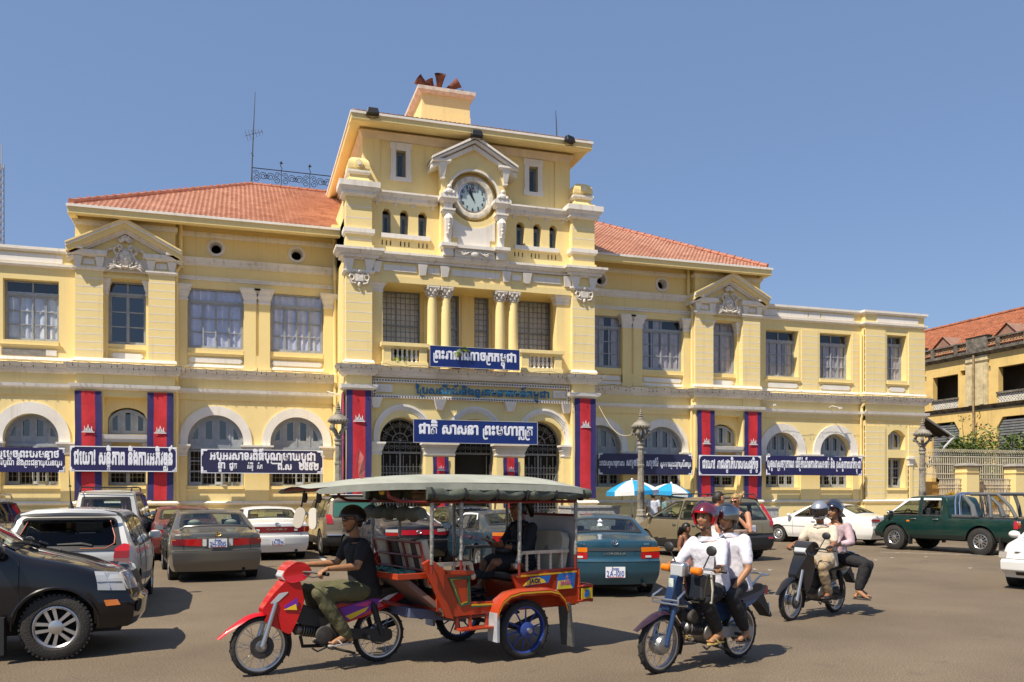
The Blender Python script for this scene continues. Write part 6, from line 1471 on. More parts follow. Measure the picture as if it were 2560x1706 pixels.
        for rear in (True,False):
            i=0 if rear else len(xs)-1; sc=secs[i]; M=14; kk=len(V)
            for y,z in sc:
                for c in range(M+1):
                    yy=-y+2*y*c/M; V.append((s.endx(yy,z,rear),yy,z) if 0<c<M else (s.shear(xs[i],z),yy,z))
            for j in range(N-1):
                for c in range(M):
                    a=kk+j*(M+1)+c; zm=(sc[j][1]+sc[j+1][1])/2; yc=(V[a][1]+V[a+1][1]+V[a+M+1][1]+V[a+M+2][1])/4
                    if rear and rw and inside(rw,yc,zm): continue
                    m=1 if (k.get('clad') and zm<k.get('cladr' if rear else 'cladf',k['clad'])) else 0
                    q.f.append((a,a+1,a+M+2,a+M+1)); q.m.append(m)
        s.body=q.build('body',[k['paint'],k.get('cladm',M_TRIM)],s.T,smooth=True,auto=38)
        u=MB(); u.box(s.xr+.25,s.xf-.25,-s.W/2+.16,s.W/2-.16,s.sill-.04,s.sill+.34); u.box(-s.wb/2-.04,-s.wb/2+.04,-s.W/2+.2,s.W/2-.2,s.wr-.06,s.wr+.02); u.box(s.xr+.3,s.xr+.9,-.5,.1,s.sill-.07,s.sill)
        u.box(s.xr+.2,s.xf-.3,-s.W/2+.09,s.W/2-.09,s.sill+.30,s.sill+.36); u.build('underbody',M_UNDER,s.T)
        # wheels
        td,rd=wheel_mesh(s.wr,k.get('ww',.20),k.get('rim','hub'),k.get('rimr',s.wr*.62))
        for xa in (s.wb/2,-s.wb/2):
            for sg in (1,-1):
                o=bpy.data.objects.new('wheel',td); link(o,s.T); o.location=(xa,sg*(s.W/2-.125),s.wr); st=k.get('steer',0) if xa>0 else 0; o.rotation_euler=(0,rnd.random(),st+(PI if sg<0 else 0)); r_=bpy.data.objects.new('rim',rd); link(r_,o)
        # glass
        gl=k.get('glass',M_CG)
        def win(name,poly,fn,fn2,ringw=(.012,.032)):
            g_=MB(); panel(g_,round_poly(poly,.05),fn,.12); o=g_.build(name,gl,s.T,smooth=True,auto=60,recalc=False); r_=MB(); ringpanel(r_,round_poly(poly,.05),fn2,*ringw); r_.build('window_trim',k.get('trimm',M_TRIM),o,recalc=False)
        for p in sw:
            for sg in (1,-1): win('side_window',p,s.side(sg,.004),s.side(sg,.009))
        for nm,p in zip(('windscreen','rear_window'),k.get('top_polys',[])): win(nm,p,s.topf(.005),s.topf(.010),(.015,.05))
        if rw: win('rear_window',rw,s.rear(.006),s.rear(.011),(.015,.05))
        # cabin
        c=MB(); cx0,cx1,cz=k['cabin']; hw=s.W/2-.17; fl=s.sill+.36
        c.box(cx0,cx1,-hw,hw,fl,fl+.02); c.box(cx1-.15,cx1+.25,-hw,hw,fl,cz+.02)
        hs=s.H-.20-(fl+.12)
        for sx,hr in ((cx1-.98,1),(max(cx1-1.85,cx0+.62),0)):
            for sg in (-.38,.38):
                c.box(sx-.25,sx+.26,sg-.25,sg+.25,fl,fl+.14); k0=len(c.v); c.box(-.06,.06,sg-.24,sg+.24,0,hs*.72 if hr else hs*.58)
                if hr: c.box(-.035,.045,sg-.12,sg+.12,hs*.77,hs)
                c.xf(Matrix.Translation((sx-.22,0,fl+.1))@Matrix.Rotation(R(-12),4,'Y'),k0)
        c.box(cx0-.05,cx0+.35,-hw,hw,fl,cz-.04)
        o=c.build('cabin',k.get('intm',M_INT),s.T,bevel=.03)
        c=MB(); n=16; c.tube([(cx1-.42+.04*math.sin(2*PI*i/n),.37+.18*math.cos(2*PI*i/n),cz+.03+.18*math.sin(2*PI*i/n)) for i in range(n)],.016,5,closed=True); c.box(cx1-.42,cx1-.38,.2,.54,cz+.015,cz+.04); c.build('steering_wheel',M_TRIM,s.T)
        # mirrors
        mxp=k.get('mirror',(cx1+.02,cz+.06))
        for sg in (1,-1):
            y=s.sy(mxp[0],mxp[1]-.05); c=MB(); c.ball((0,0,0),.1,12,8,sc=(.7,1.05,.72)); c.box(-.03,.03,-.12,-.03,-.05,.0)
            c.xf(Matrix.Translation((mxp[0],sg*(y+.11),mxp[1]))@Matrix.Scale(sg,4,(0,1,0))); o=c.build('mirror',k.get('mirm',k['paint']),s.T,smooth=True,auto=50); c=MB(); c.add([(mxp[0]-.072,sg*(y+.11+a),mxp[1]+b) for a,b in ((-.08,-.05),(.08,-.05),(.08,.05),(-.08,.05))],[(0,1,2,3)]); c.build('mirror_glass',M_CHR,o)
        # seams, handles
        g_=MB()
        def line(pts,r=.0045): g_.tube(pts,r,4)
        for x in k.get('doors',[]):
            zt=k.get('doorz',(interp(s.belt,x) if isinstance(s.belt,list) else s.belt))
            for sg in (1,-1): f=s.side(sg,.001); line([f(x,s.zbot(x)+.06+(zt-s.zbot(x)-.06)*i/8) for i in range(9)])
        if k.get('seam'):
            for sg in (1,-1):
                f=s.side(sg,.001); a,b,z=k['seam']; line([f(a+(b-a)*i/20,z) for i in range(21)],.008)
        for poly in k.get('rear_lines',[]): f=s.rear(.002); line([f(*p) for p in densify(poly,.1)+[poly[-1]]] if False else [f(poly[i][0]+(poly[i+1][0]-poly[i][0])*j/8,poly[i][1]+(poly[i+1][1]-poly[i][1])*j/8) for i in range(len(poly)-1) for j in range(9)])
        if k.get('hood'):
            x,z=k['hood']
            f=s.topf(.001); line([f(x,-s.W*.38+s.W*.76*i/14) for i in range(15)])
        if g_.v: g_.build('panel_gap',M_UNDER,s.T)
        for x,z in k.get('handles',[]):
            for sg in (1,-1):
                f=s.side(sg,.012); c=MB(); c.tube([f(x-.08,z),s.side(sg,.03)(x-.04,z),s.side(sg,.03)(x+.04,z),f(x+.08,z)],.016,6); c.build('door_handle',k.get('hm',k['paint']),s.T,smooth=True)
        return s
    def light(s,name,polys,end='rear',sgs=(1,-1),off=.012):
        """polys: (outline in (|y|,z), material); one lamp part each side"""
        for sg in sgs:
            q=MB(); mats=[]
            for poly,m in polys:
                if m not in mats: mats.append(m)
                fn=(s.rear if end=='rear' else s.front)(off); f2=lambda y,z:fn(sg*y,z); panel(q,round_poly(poly,.015,2),f2,.12,mats.index(m))
                fi=(s.rear if end=='rear' else s.front)(off-.02); P=densify(round_poly(poly,.015,2),.08); n=len(P); q.add([f2(*p) for p in P]+[fi(sg*p[0],p[1]) for p in P],[(i,(i+1)%n,n+(i+1)%n,n+i) for i in range(n)],mats.index(m))
            q.build(name,mats,s.T,smooth=True,auto=40,recalc=False)
    def sidelight(s,name,poly,m,sgs=(1,-1),off=.008):
        for sg in sgs:
            q=MB(); panel(q,poly,s.side(sg,off),.1); q.build(name,m,s.T,recalc=False)
    def strip(s,name,poly,m,end='rear',off=.010,step=.12):
        q=MB(); fn=(s.rear if end=='rear' else s.front)(off); panel(q,poly,fn,step); q.build(name,m,s.T,smooth=True,recalc=False)
    def plate(s,y,z,txt,w=.34,h=.17,end='rear',off=.03):
        fn=(s.rear if end=='rear' else s.front); x=fn(off)(y,z)[0]; d=-1 if end=='rear' else 1
        q=MB(); q.box(x-.012,x,y-w/2,y+w/2,z-h/2,z+h/2); o=q.build('number_plate',M_PL,s.T)
        q=MB(); V,Fc,wd=lettering(txt,.022,gap=.10); sc=w*.92/wd
        q.add([(x-.013-d*0-(.004),y-d*(w*.45)*-1*-1+0,0) for _ in ()],[]) if 0 else None
        # seen from behind, text runs from the car's left (+y) to its right
        q.add([(x-.0145,y+w*.45-a*sc,z-h*.38+b*h*.74) for a,b,dd in V],Fc); q.build('lettering',M_PB,o,recalc=False)
        q=MB(); V,Fc,wd=lettering('ភ្នំពេញ',.03); q.add([(x-.0145,y+w*.2-a*w*.4/wd,z+h*.2+b*h*.30) for a,b,dd in V],Fc); q.build('lettering',M_PB,o,recalc=False)
        q=MB(); q.box(x-.0135,x-.0125,y-w*.4,y+w*.4,z-h*.47,z-h*.42); q.build('plate_stripe',M_LR,o)
    def text(s,txt,y0,y1,z,h,m,end='rear',off=.016,bold=.03):
        V,Fc,wd=lettering(txt,bold); q=MB(); fn=s.rear(off); sc=(y1-y0)/wd; q.add([fn(y0+a*sc,z+b*h/.7) for a,b,dd in V],Fc); q.build('lettering',m,s.T,recalc=False)
    def emblem(s,y,z,r,m,off=.016):
        q=MB(); f=s.rear(off)
        for rx,rz,dz in ((r,r*.68,0),(r*.42,r*.64,0),(r*.7,r*.26,r*.36)): q.tube([f(y+rx*math.cos(2*PI*i/18),z+dz+rz*math.sin(2*PI*i/18)) for i in range(18)],r*.10,4,closed=True)
        q.build('emblem',m,s.T)
    def place(s,x,y,yaw,wheel=None):
        yaw=R(yaw); s.T.rotation_euler=(0,0,yaw)
        if wheel:
            lx=s.wb/2 if wheel[0]=='F' else -s.wb/2; ly=(s.W/2-.125)*(1 if wheel[1]=='L' else -1)
            x-=lx*math.cos(yaw)-ly*math.sin(yaw); y-=lx*math.sin(yaw)+ly*math.cos(yaw)
        s.T.location=(x,y,s.k.get('z',0)); return s
def sedan(label,col,L=1.0,W=1.78,H=1.42,hatch=False,**kw):
    """three-box saloon; L scales the length"""
    wb=2.64*L; ro=1.02*L; fo=.92*L; xr=-wb/2-ro; xf=wb/2+fo; h=H/1.42
    tk=kw.pop('trunk',.98)*h
    top=[(xr,tk-.06),(xr+.06,tk+.01),(xr+.25,tk+.03),(xr+.62*L,tk+.07),(xr+.74*L,tk+.085),(xr+1.42*L,H-.045),(xr+1.75*L,H),(xr+2.2*L,H),(xr+2.55*L,H-.035),(xr+3.28*L,1.0*h),(xr+3.40*L,.965*h),(xf-.5,.87*h),(xf-.16,.76*h),(xf-.03,.68*h),(xf,.60*h)]
    belt=[(xr,tk-.06),(xr+.8*L,.93*h),(xf-1.4,.90*h),(xf-.6,.82*h),(xf,.66*h)]
    zb=.945*h; zt=H-.105
    A=[(xr+1.00*L,zb+.02),(xr+1.52*L,zt),(xr+1.73*L,zt+.005),(xr+1.73*L,zb)]; A=[(xr+1.28*L,zb+.005),(xr+1.55*L,zt),(xr+1.90*L,zt+.005),(xr+1.86*L,zb)]
    B=[(xr+1.94*L,zb),(xr+1.98*L,zt+.005),(xr+2.42*L,zt-.01),(xr+2.98*L,zb+.035),(xr+3.0*L,zb)]
    C=[(xr+1.06*L,zb+.03),(xr+1.46*L,zt-.02),(xr+1.50*L,zt-.02),(xr+1.23*L,zb+.01)]
    hwT=W/2
    wsp=[(xr+2.66*L,-hwT*.66),(xr+3.24*L,-hwT*.78),(xr+3.24*L,hwT*.78),(xr+2.66*L,hwT*.66)]
    rwp=[(xr+.80*L,-hwT*.74),(xr+1.36*L,-hwT*.64),(xr+1.36*L,hwT*.64),(xr+.80*L,hwT*.74)]
    d=dict(wb=wb,ro=ro,fo=fo,W=W,H=H,top=top,belt=belt,roff=[(.2,.12),(.34,.05),(.42,.02),(.60,0),(.625,.005),(.645,.05),(tk-.08,.045),(tk-.02,.05),(tk+.02,.09)],foff=[(.2,.12),(.34,.03),(.5,0),(.56,.02),(.7,.10),(.8,.16)],
           side_windows=[A,B,C],top_windows=[wsp,rwp],top_polys=[wsp,rwp],cabin=(xr+.85*L,xr+3.15*L,.93*h),wr=.30,rimr=.185,doors=[xr+1.92*L,xr+3.05*L,xr+1.12*L],handles=[(xr+1.45*L,.80*h),(xr+2.25*L,.79*h)],seam=(xr+.9*L,xf-.95*L,.60*h),paint=col,rear_lines=[[(-.80*W/1.78,.63),(.80*W/1.78,.63)],[(-.62*W/1.78,.64),(-.66*W/1.78,tk-.02)],[(.62*W/1.78,.64),(.66*W/1.78,tk-.02)]],hood=(xf-1.35*L,0),tum=.24)
    d.update(kw); return Car('parked_car',label,**d)
P_TAUPE=paint('taupe_metallic',(.150,.145,.132),.55,.35,.05); P_WHITE=paint('white_car_paint',(.76,.76,.74),0,.35,.06); P_BLUE=paint('blue_car_paint',(.018,.085,.135),.35,.3,.07); P_TEAL=paint('dark_blue_car_paint',(.014,.045,.075),.35,.3,.10); P_DGREEN=paint('dark_teal_car_paint',(.012,.032,.040),.3,.3,.08); P_MAROON=paint('maroon_car_paint',(.16,.02,.02),.2,.3,.15); P_BLACKP=paint('black_car_paint',(.006,.006,.009),0,.3,.015); P_GOLD=paint('champagne_metallic',(.33,.275,.175),.5,.36,.10); P_SILVER=paint('silver_metallic',(.50,.49,.46),.6,.34,.08); P_BRONZE=paint('bronze_metallic',(.26,.215,.15),.5,.36,.15); P_GREEN=paint('dark_green_car_paint',(.006,.040,.034),.25,.28,.06); P_CARINA=paint('dusty_navy_car_paint',(.018,.022,.034),.3,.3,.16)
# ---- grey-taupe saloon, plate 2H-0015
c=sedan('taupe grey saloon seen from behind, plate 2H-0015, gold badges',P_TAUPE,1.0,1.79,1.42,intm=M_INT).build()
c.light('tail_light',[([(.60,.735),(.84,.745),(.84,.86),(.60,.86)],M_LDR),([(.30,.72),(.60,.735),(.60,.86),(.30,.86)],M_LR),([(.76,.755),(.845,.76),(.845,.855),(.76,.855)],M_LO)]); c.light('reversing_light',[([(.21,.72),(.285,.72),(.285,.86),(.21,.86)],M_LW)],off=.016)
c.strip('chrome_strip',[(-.38,.875),(.38,.875),(.38,.892),(-.38,.892)],M_CHR,off=.02); c.plate(0,.78,'2H-0015'); c.emblem(0,.955,.062,M_GOLDB); c.text('V6 XLE',.55*-1*-1-1.12,.0-.36,.925,.035,M_GOLDB) if 0 else None
c.text('CAMRY',.66,.48,.925,.03,M_GOLDB); c.text('GRACIA',-.42,-.68,.925,.032,M_GOLDB)
q=MB(); q.tube([(c.xr+.30,-.68,1.03),(c.xr+.24,-.60,1.10),(c.xr+.20,-.3,1.115),(c.xr+.19,0,1.12),(c.xr+.20,.3,1.115),(c.xr+.24,.60,1.10),(c.xr+.30,.68,1.03)],.022,6); q.build('spoiler',P_TAUPE,c.T,smooth=True)
q=MB(); q.tube([(c.xr+.12,-.5,.25),(c.xr+.35,-.5,.25)],.035,8); q.build('exhaust_pipe',M_UNDER,c.T)
for y in (.36,-.36):
    q=MB(); q.ball((c.xr+1.02,y,1.13),.13,10,7,sc=(.5,1.1,.7)); q.build('headrest',mat('grey_green_headrest',(.16,.19,.16),.8),c.T,smooth=True)
q=MB(); q.box(c.xr+.14,c.xr+.2,-.02,.02,.28,.3); c.place(-1.28,-12.16,97,'RL')
# ---- white saloon, plate 2A-3596
c=sedan('white saloon seen from behind, plate 2A-3596, full-width red panel',P_WHITE,1.0,1.77,1.41,intm=M_INTB,trunk=1.0).build()
c.light('tail_light',[([(.56,.74),(.84,.75),(.84,.89),(.56,.89)],M_LDR),([(.70,.75),(.845,.755),(.845,.865),(.70,.865)],M_LO)]); c.strip('red_panel',[(-.56,.735),(.56,.735),(.56,.89),(-.56,.89)],M_LDR,off=.008); c.light('reversing_light',[([(.44,.77),(.53,.77),(.53,.83),(.44,.83)],M_LW)],off=.018); c.text('CAMRY',.28,-.28,.80,.04,M_CHR,bold=.02); c.plate(0,.50,'2A-3596'); c.emblem(0,.955,.058,M_CHR); c.text('LE',-.60,-.68,.93,.03,M_CHR)
q=MB(); q.tube([(c.xr+.10,-.5,.25),(c.xr+.45,-.5,.25)],.04,8); q.box(c.xr+.3,c.xr+.8,-.65,-.4,.2,.3); q.build('exhaust_pipe',M_UNDER,c.T); c.place(1.61,-6.64,96,'RR')
# ---- maroon saloon ahead of the taupe one
c=sedan('maroon saloon mostly hidden behind the taupe grey saloon',P_MAROON,1.0,1.75,1.42).build(); c.light('tail_light',[([(.40,.72),(.84,.74),(.84,.86),(.40,.86)],M_LR),([(.72,.74),(.845,.745),(.845,.84),(.72,.84)],M_LO)]); c.place(-1.55,-4.9,97)
# ---- dusty navy saloon with red rear panel
c=sedan('dusty navy saloon with red full-width rear panel, behind the tuk-tuk front seat',P_CARINA,.98,1.70,1.40,rim=(5,False),trunk=1.0).build(); c.strip('red_panel',[(-.50,.76),(.50,.76),(.50,.88),(-.50,.88)],mat('bright_red_panel',(.55,.012,.03),.2,coat=.6),off=.008); c.light('tail_light',[([(.50,.74),(.80,.75),(.80,.83),(.50,.82)],M_LR),([(.50,.825),(.80,.835),(.80,.90),(.50,.90)],M_LW)]); c.emblem(0,.83,.058,M_CHR); c.strip('bumper_strip',[(-.8,.56),(.8,.56),(.8,.60),(-.8,.60)],M_TRIM,off=.02); c.plate(0,.46,'2H-3170')
q=MB(); q.box(c.xr+.80,c.xr+1.0,-.6,.6,1.045,1.07); q.build('parcel_shelf_cloth',mat('blue_cloth',(.02,.03,.35),.8),c.T); c.place(3.78,-8.35,99)
# ---- dark blue saloon with white window visors
c=sedan('dark blue small saloon with white window visors, seen through the tuk-tuk',P_TEAL,.93,1.69,1.38,rim=(5,True),trunk=.99).build(); c.light('tail_light',[([(.44,.70),(.78,.71),(.78,.83),(.44,.83)],M_LR),([(.44,.835),(.78,.845),(.78,.92),(.44,.92)],M_LO)]); c.plate(0,.52,'2C-5471')
for sg in (1,-1):
    q=MB(); L=.93; xr=c.xr; zt=1.38-.105
    panel(q,[(xr+1.33*L,zt-.10),(xr+1.40*L,zt-.12),(xr+1.50*L,zt-.0),(xr+1.95*L,zt+.0),(xr+2.4*L,zt-.015),(xr+2.72*L,zt-.16),(xr+2.79*L,zt-.15),(xr+2.44*L,zt+.03),(xr+1.95*L,zt+.04),(xr+1.46*L,zt+.035)],c.side(sg,.022),.1); q.build('window_visor',mat('white_visor',(.72,.74,.76),.3),c.T,recalc=False)
c.place(4.97,-10.0,95,'FL')
# ---- dark saloon further back by the entrance
c=sedan('dark teal saloon parked before the entrance, chrome-edged rear window',P_DGREEN,.98,1.72,1.41,trimm=M_CHR,rim=(5,True)).build(); c.light('tail_light',[([(.44,.74),(.82,.75),(.82,.88),(.44,.88)],M_LR)]); c.place(6.45,-5.3,97)
c=sedan('white car glimpsed between the dark saloons before the entrance',P_WHITE,.9,1.64,1.37).build(); c.place(4.62,-4.95,96)
# ---- blue saloon, plate 2A-1010
c=sedan('blue saloon right of the tuk-tuk, plate 2A-1010, amber and red lamps',P_BLUE,.93,1.69,1.38,trunk=1.0,rear_lines=[[(-.78,.61),(.78,.61)],[(-.60,.62),(-.64,.97)],[(.60,.62),(.64,.97)]]).build(); c.light('tail_light',[([(.46,.655),(.79,.665),(.79,.765),(.46,.765)],M_LR),([(.46,.77),(.79,.78),(.79,.85),(.46,.85)],M_LO)]); c.light('reversing_light',[([(.53,.675),(.64,.675),(.64,.71),(.53,.71)],M_LW)],off=.018); c.strip('boot_strip',[(-.45,.79),(.45,.79),(.45,.845),(-.45,.845)],mat('dark_grey_strip',(.045,.055,.062),.5),off=.008); c.text('COROLLA',.19,-.19,.735,.03,M_CHR); c.emblem(0,.935,.055,M_CHR); c.text('DX',.58,.49,.89,.032,M_CHR); c.text('XXi',-.50,-.60,.89,.028,M_CHR); c.plate(0,.44,'2A-1010',.33,.18)
q=MB(); q.add([(c.xr+.95,-.10,1.08),(c.xr+.95,.24,1.08),(c.xr+1.1,.24,1.08),(c.xr+1.1,-.10,1.08),(c.xr+.97,-.08,1.17),(c.xr+.97,.22,1.17),(c.xr+1.08,.22,1.17),(c.xr+1.08,-.08,1.17)],[(0,3,2,1),(4,5,6,7),(0,1,5,4),(1,2,6,5),(2,3,7,6),(3,0,4,7)]); q.build('tissue_box',mat('tissue_box_card',(.45,.40,.36),.7,var=.6,vscale=14),c.T)
q=MB(); q.lathe([(.07,0),(.03,.06),(.05,.09),(.0,.14)],c=(c.xr+1.02,.07,1.17),n=7); q.build('tissue',M_UW,c.T)
q=MB(); q.tube([(c.xr+.06,-.52,.22),(c.xr+.4,-.5,.22)],.03,8); q.box(c.xr+.25,c.xr+.7,-.45,.3,.17,.27); q.build('exhaust_pipe',M_UNDER,c.T); c.place(6.91,-17.06,77,'RR')
# ---- black saloon far right
c=sedan('black saloon peeping out beyond the gold car',P_BLACKP,.98,1.72,1.41,trunk=1.02).build(); c.light('tail_light',[([(.30,.80),(.82,.81),(.82,.88),(.30,.87)],M_LDR),([(.30,.88),(.82,.89),(.82,.95),(.30,.94)],M_LW)]); c.place(14.75,-5.9,93)
# ---- white saloon side-on at right
c=sedan('white saloon parked side-on before the right wing, red lamp',P_WHITE,1.0,1.78,1.42,rim='hub',mirm=P_WHITE).build(); c.light('tail_light',[([(.30,.80),(.84,.82),(.84,.90),(.30,.89)],M_LR)]); c.light('reversing_light',[([(.30,.80),(.42,.80),(.42,.89),(.30,.89)],M_LW)],off=.018); c.plate(0,.78,'2A-7788'); c.sidelight('turn_signal',[(c.xf-.40,.66),(c.xf-.22,.68),(c.xf-.22,.76),(c.xf-.36,.77)],M_LO); c.text('LE',.60,.48,.96,.04,M_CHR); c.place(19.84,-6.46,113,'RL')
# ---- white car cut by the right edge
c=sedan('white saloon nosing in at the right edge, only its front corner showing',P_WHITE,.95,1.70,1.38,foff=[(.2,.16),(.30,.10),(.36,.02),(.52,0),(.55,.05),(.7,.12),(.8,.18)]).build(); c.light('headlight',[([(.28,.57),(.66,.57),(.66,.70),(.28,.70)],M_LW),([(.66,.575),(.80,.58),(.80,.69),(.66,.69)],mat('smoky_lens',(.30,.26,.22),.15,coat=.5))],end='front',off=.02); c.strip('grille',[(-.27,.58),(.27,.58),(.27,.69),(-.27,.69)],M_TRIM,end='front',off=.015); c.strip('lower_grille',[(-.5,.27),(.5,.27),(.5,.33),(-.5,.33)],M_TRIM,end='front',off=.012); c.place(14.05,-18.35,205,'FR')
# ================================================================ FOUR-WHEEL DRIVES, WAGON, PICKUP
def suv(label,pt,wb,ro,fo,W,H,hz=(1.10,.92),wsb=.30,wst=-.55,belt=1.02,lean=.22,quarter=True,nose=.72,**kw):
    xr=-wb/2-ro; xf=wb/2+fo; fa=wb/2; xb=fa-wsb; xt=fa+wst-.25
    top=[(xr,H-.10),(xr+.08,H-.05),(xr+.35,H-.015),(xr+.9,H),(xt-.5,H),(xt,H-.03),(xb,hz[0]),(xb+.12,hz[0]-.03),(xf-.35,hz[1]),(xf-.10,hz[1]-.10),(xf,nose)]
    bl=[(xr,belt+.03),(xb,belt),(xb+.3,hz[0]-.14),(xf,hz[1]-.16)]
    zb,zt=belt+.03,H-.13; rb=xr+.22+lean*.6
    m1=-wb/2+.62; m2=m1+.98
    ws=[]
    if quarter: ws.append([(rb-.05,zb+.03),(rb+.12,zt),(m1-.62,zt),(m1-.50,zb+.02)])
    ws+=[[(m1-.42,zb),(m1-.50 if quarter else m1-.38,zt),(m1+.36,zt+.01),(m1+.38,zb)],[(m1+.46,zb),(m1+.45,zt+.01),(xt+.08,zt-.03),(xb-.12,zb+.04),(xb-.12,zb)]]
    hw=W/2
    wsp=[(xt+.10,-hw*.70),(xb-.05,-hw*.80),(xb-.05,hw*.80),(xt+.10,hw*.70)]
    rw=kw.pop('rw',[(-hw*.74,belt+.05),(hw*.74,belt+.05),(hw*.66,H-.17),(-hw*.66,H-.17)])
    d=dict(wb=wb,ro=ro,fo=fo,W=W,H=H,top=top,belt=bl,roff=[(.25,.10),(.38,.02),(.62,0),(.66,.05),(belt,.06),(H-.2,.06+lean),(H,.10+lean)],foff=[(.25,.12),(.40,.02),(.58,0),(.62,.05),(.8,.10),(.95,.18)],sill=.30,wr=.335,ww=.225,rimr=.205,side_windows=ws,top_windows=[wsp],top_polys=[wsp],rear_window=rw,cabin=(xr+.4,xb-.02,belt),rim=(5,False),doors=[m1-.46 if not quarter else m1-.46,m1+.42,xb+.02],handles=[(m1-.30,belt-.12),(m1+.58,belt-.12)],paint=pt,tum=.16,rc=.10,rs=.5,mirror=(xb-.16,belt+.10),hood=None,dr=.4)
    d.update(kw); return Car('parked_car',label,**d)
def rails(c,m,z,y,x0,x1,r=.02):
    for sg in (1,-1):
        q=MB(); q.tube([(x0,sg*y,z-.05),(x0+.12,sg*y,z+.05),((x0+x1)/2,sg*y,z+.06),(x1-.15,sg*y,z+.04),(x1,sg*y,z-.06)],r,6); q.build('roof_rail',m,c.T,smooth=True)
def spare(c,z,r,cover,y=0.0,x=None):
    q=MB(); x=c.endx(y,z,True,.0) if x is None else x; q.lathe([(.05,.02),(r*.95,.02),(r,-.03),(r,-.19),(r*.93,-.23),(r*.55,-.24),(.0,-.245)],n=32,axis='x',c=(x,y,z)); o=q.build('spare_wheel',cover,c.T,smooth=True,auto=40)
    q=MB(); q.lathe([(r*1.01,-.06),(r*1.015,-.08),(r*1.01,-.10)],n=32,axis='x',c=(x,y,z),caps=False); q.build('cover_stripe',M_PB,o,smooth=True)
# ---- black four-wheel drive cut by the left edge
c=suv('black four-wheel drive cut by the left edge, alloy wheel and clear headlamp',P_BLACKP,2.62,.85,.86,1.75,1.70,hz=(1.15,.96),wsb=.36,wst=-.95,belt=1.06,clad=.50,cladr=.62,cladf=.55,cladm=P_BLACKP,wr=.345,rimr=.225,rim=(5,True),ww=.235,glass=M_CG,pf=.20,df=.9).build()
lampm=lens('headlamp_glass',(.46,.48,.50),.06)
c.light('headlight',[([(.40,.70),(.83,.72),(.83,.90),(.42,.90)],lampm)],end='front',off=.016)
for sg in (1,-1):
    q=MB(); panel(q,[(c.xf-.42,.72),(c.xf-.12,.70),(c.xf-.12,.90),(c.xf-.40,.92)],c.side(sg,.010),.05); o=q.build('headlight',lampm,c.T,recalc=False); q=MB(); f=c.side(sg,.013); q.tube([f(c.xf-.28,.73),f(c.xf-.27,.905)],.008,4); q.tube([f(c.xf-.41,.81),f(c.xf-.14,.80)],.006,4); q.build('lamp_divider',M_HUB,o); 
c.sidelight('turn_signal',[(c.xf-.38,.545),(c.xf-.24,.55),(c.xf-.24,.61),(c.xf-.38,.61)],M_LO)
q=MB(); fn=c.front(.012); 
for sg in (1,-1): panel(q,[(sg*.62+.10*math.cos(a),.52+.075*math.sin(a)) for a in [2*PI*i/14 for i in range(14)]],fn,.1)
q.build('fog_light',M_UNDER,c.T,recalc=False); c.strip('grille',[(-.38,.74),(.38,.74),(.40,.88),(-.40,.88)],M_TRIM,end='front',off=.012)
for sg in (1,-1):
    q=MB(); f=c.side(sg,.02); pts=[(c.wb/2+.42*math.cos(a),c.wr+.42*math.sin(a)) for a in [R(-8+i*10) for i in range(20)]]; q.tube([f(x,max(z,c.zbot(x)+.0)) for x,z in pts],.016,6); pts=[(-c.wb/2+.42*math.cos(a),c.wr+.42*math.sin(a)) for a in [R(-8+i*10) for i in range(20)]]; q.tube([f(x,z) for x,z in pts],.016,6); q.build_split('arch_trim',P_BLACKP,c.T,smooth=True)
    q=MB(); q.box(c.wb/2-.50,c.wb/2-.46,sg*(c.W/2-.04)-.12,sg*(c.W/2-.04)+.05,.10,.48); q.build('mud_flap',M_TRIM,c.T)
q=MB(); f=c.topf(.03)
for y0,y1 in ((.55,.05),(-.05,-.55)): q.tube([f(c.wb/2-.33,y0),f(c.wb/2-.42,(y0+y1)/2),f(c.wb/2-.46,y1)],.014,5); q.tube([f(c.wb/2-.28,y0),f(c.wb/2-.36,y0-.05)],.03,6)
q.build('wiper',M_TRIM,c.T); c.place(-1.84,-20.83,3,'FR')
# ---- silver-white wagon
c=suv('silver white wagon with dark rear window and roof aerial, behind the black one',paint('pearl_white',(.66,.66,.63),.2,.33,.10),2.60,.78,.92,1.775,1.55,hz=(1.06,.86),wsb=.15,wst=-.75,belt=.96,lean=.40,glass=M_CGD,sill=.22,wr=.305,ww=.205,rimr=.20,rw=[(-.70,.985),(.70,.985),(.66,1.10),(.58,1.40),(-.58,1.40),(-.66,1.10)],tum=.24,rc=.13,clad=None).build()
c.light('tail_light',[([(.60,.86),(.80,.86),(.80,1.04),(.72,1.06),(.62,1.0)],M_LR),([(.60,.74),(.74,.72),(.81,.78),(.80,.855),(.60,.855)],mat('smoky_red_lens',(.33,.15,.13),.15,coat=.6))],off=.014)
c.emblem(0,.90,.06,M_CHR); c.strip('handle_bar',[(-.32,.845),(.06,.845),(.06,.875),(-.32,.885)],M_CHR,off=.022)
q=MB(); fr=c.rear(.022); q.tube([fr(.1,1.055),fr(-.2,1.06),fr(-.33,1.035)],[.016,.028,.02],6); q.build('rear_wiper',M_TRIM,c.T)
q=MB(); fr=c.rear(.013); q.tube([fr(.18,1.0),fr(.50,1.0),fr(.60,1.06),fr(.60,1.15),fr(.52,1.37)],.007,4); q.tube([fr(-.18,1.0),fr(-.50,1.0),fr(-.60,1.06),fr(-.60,1.15),fr(-.52,1.37)],.007,4); q.build('red_pinstripe',mat('orange_red_tape',(.45,.12,.06),.5),c.T)
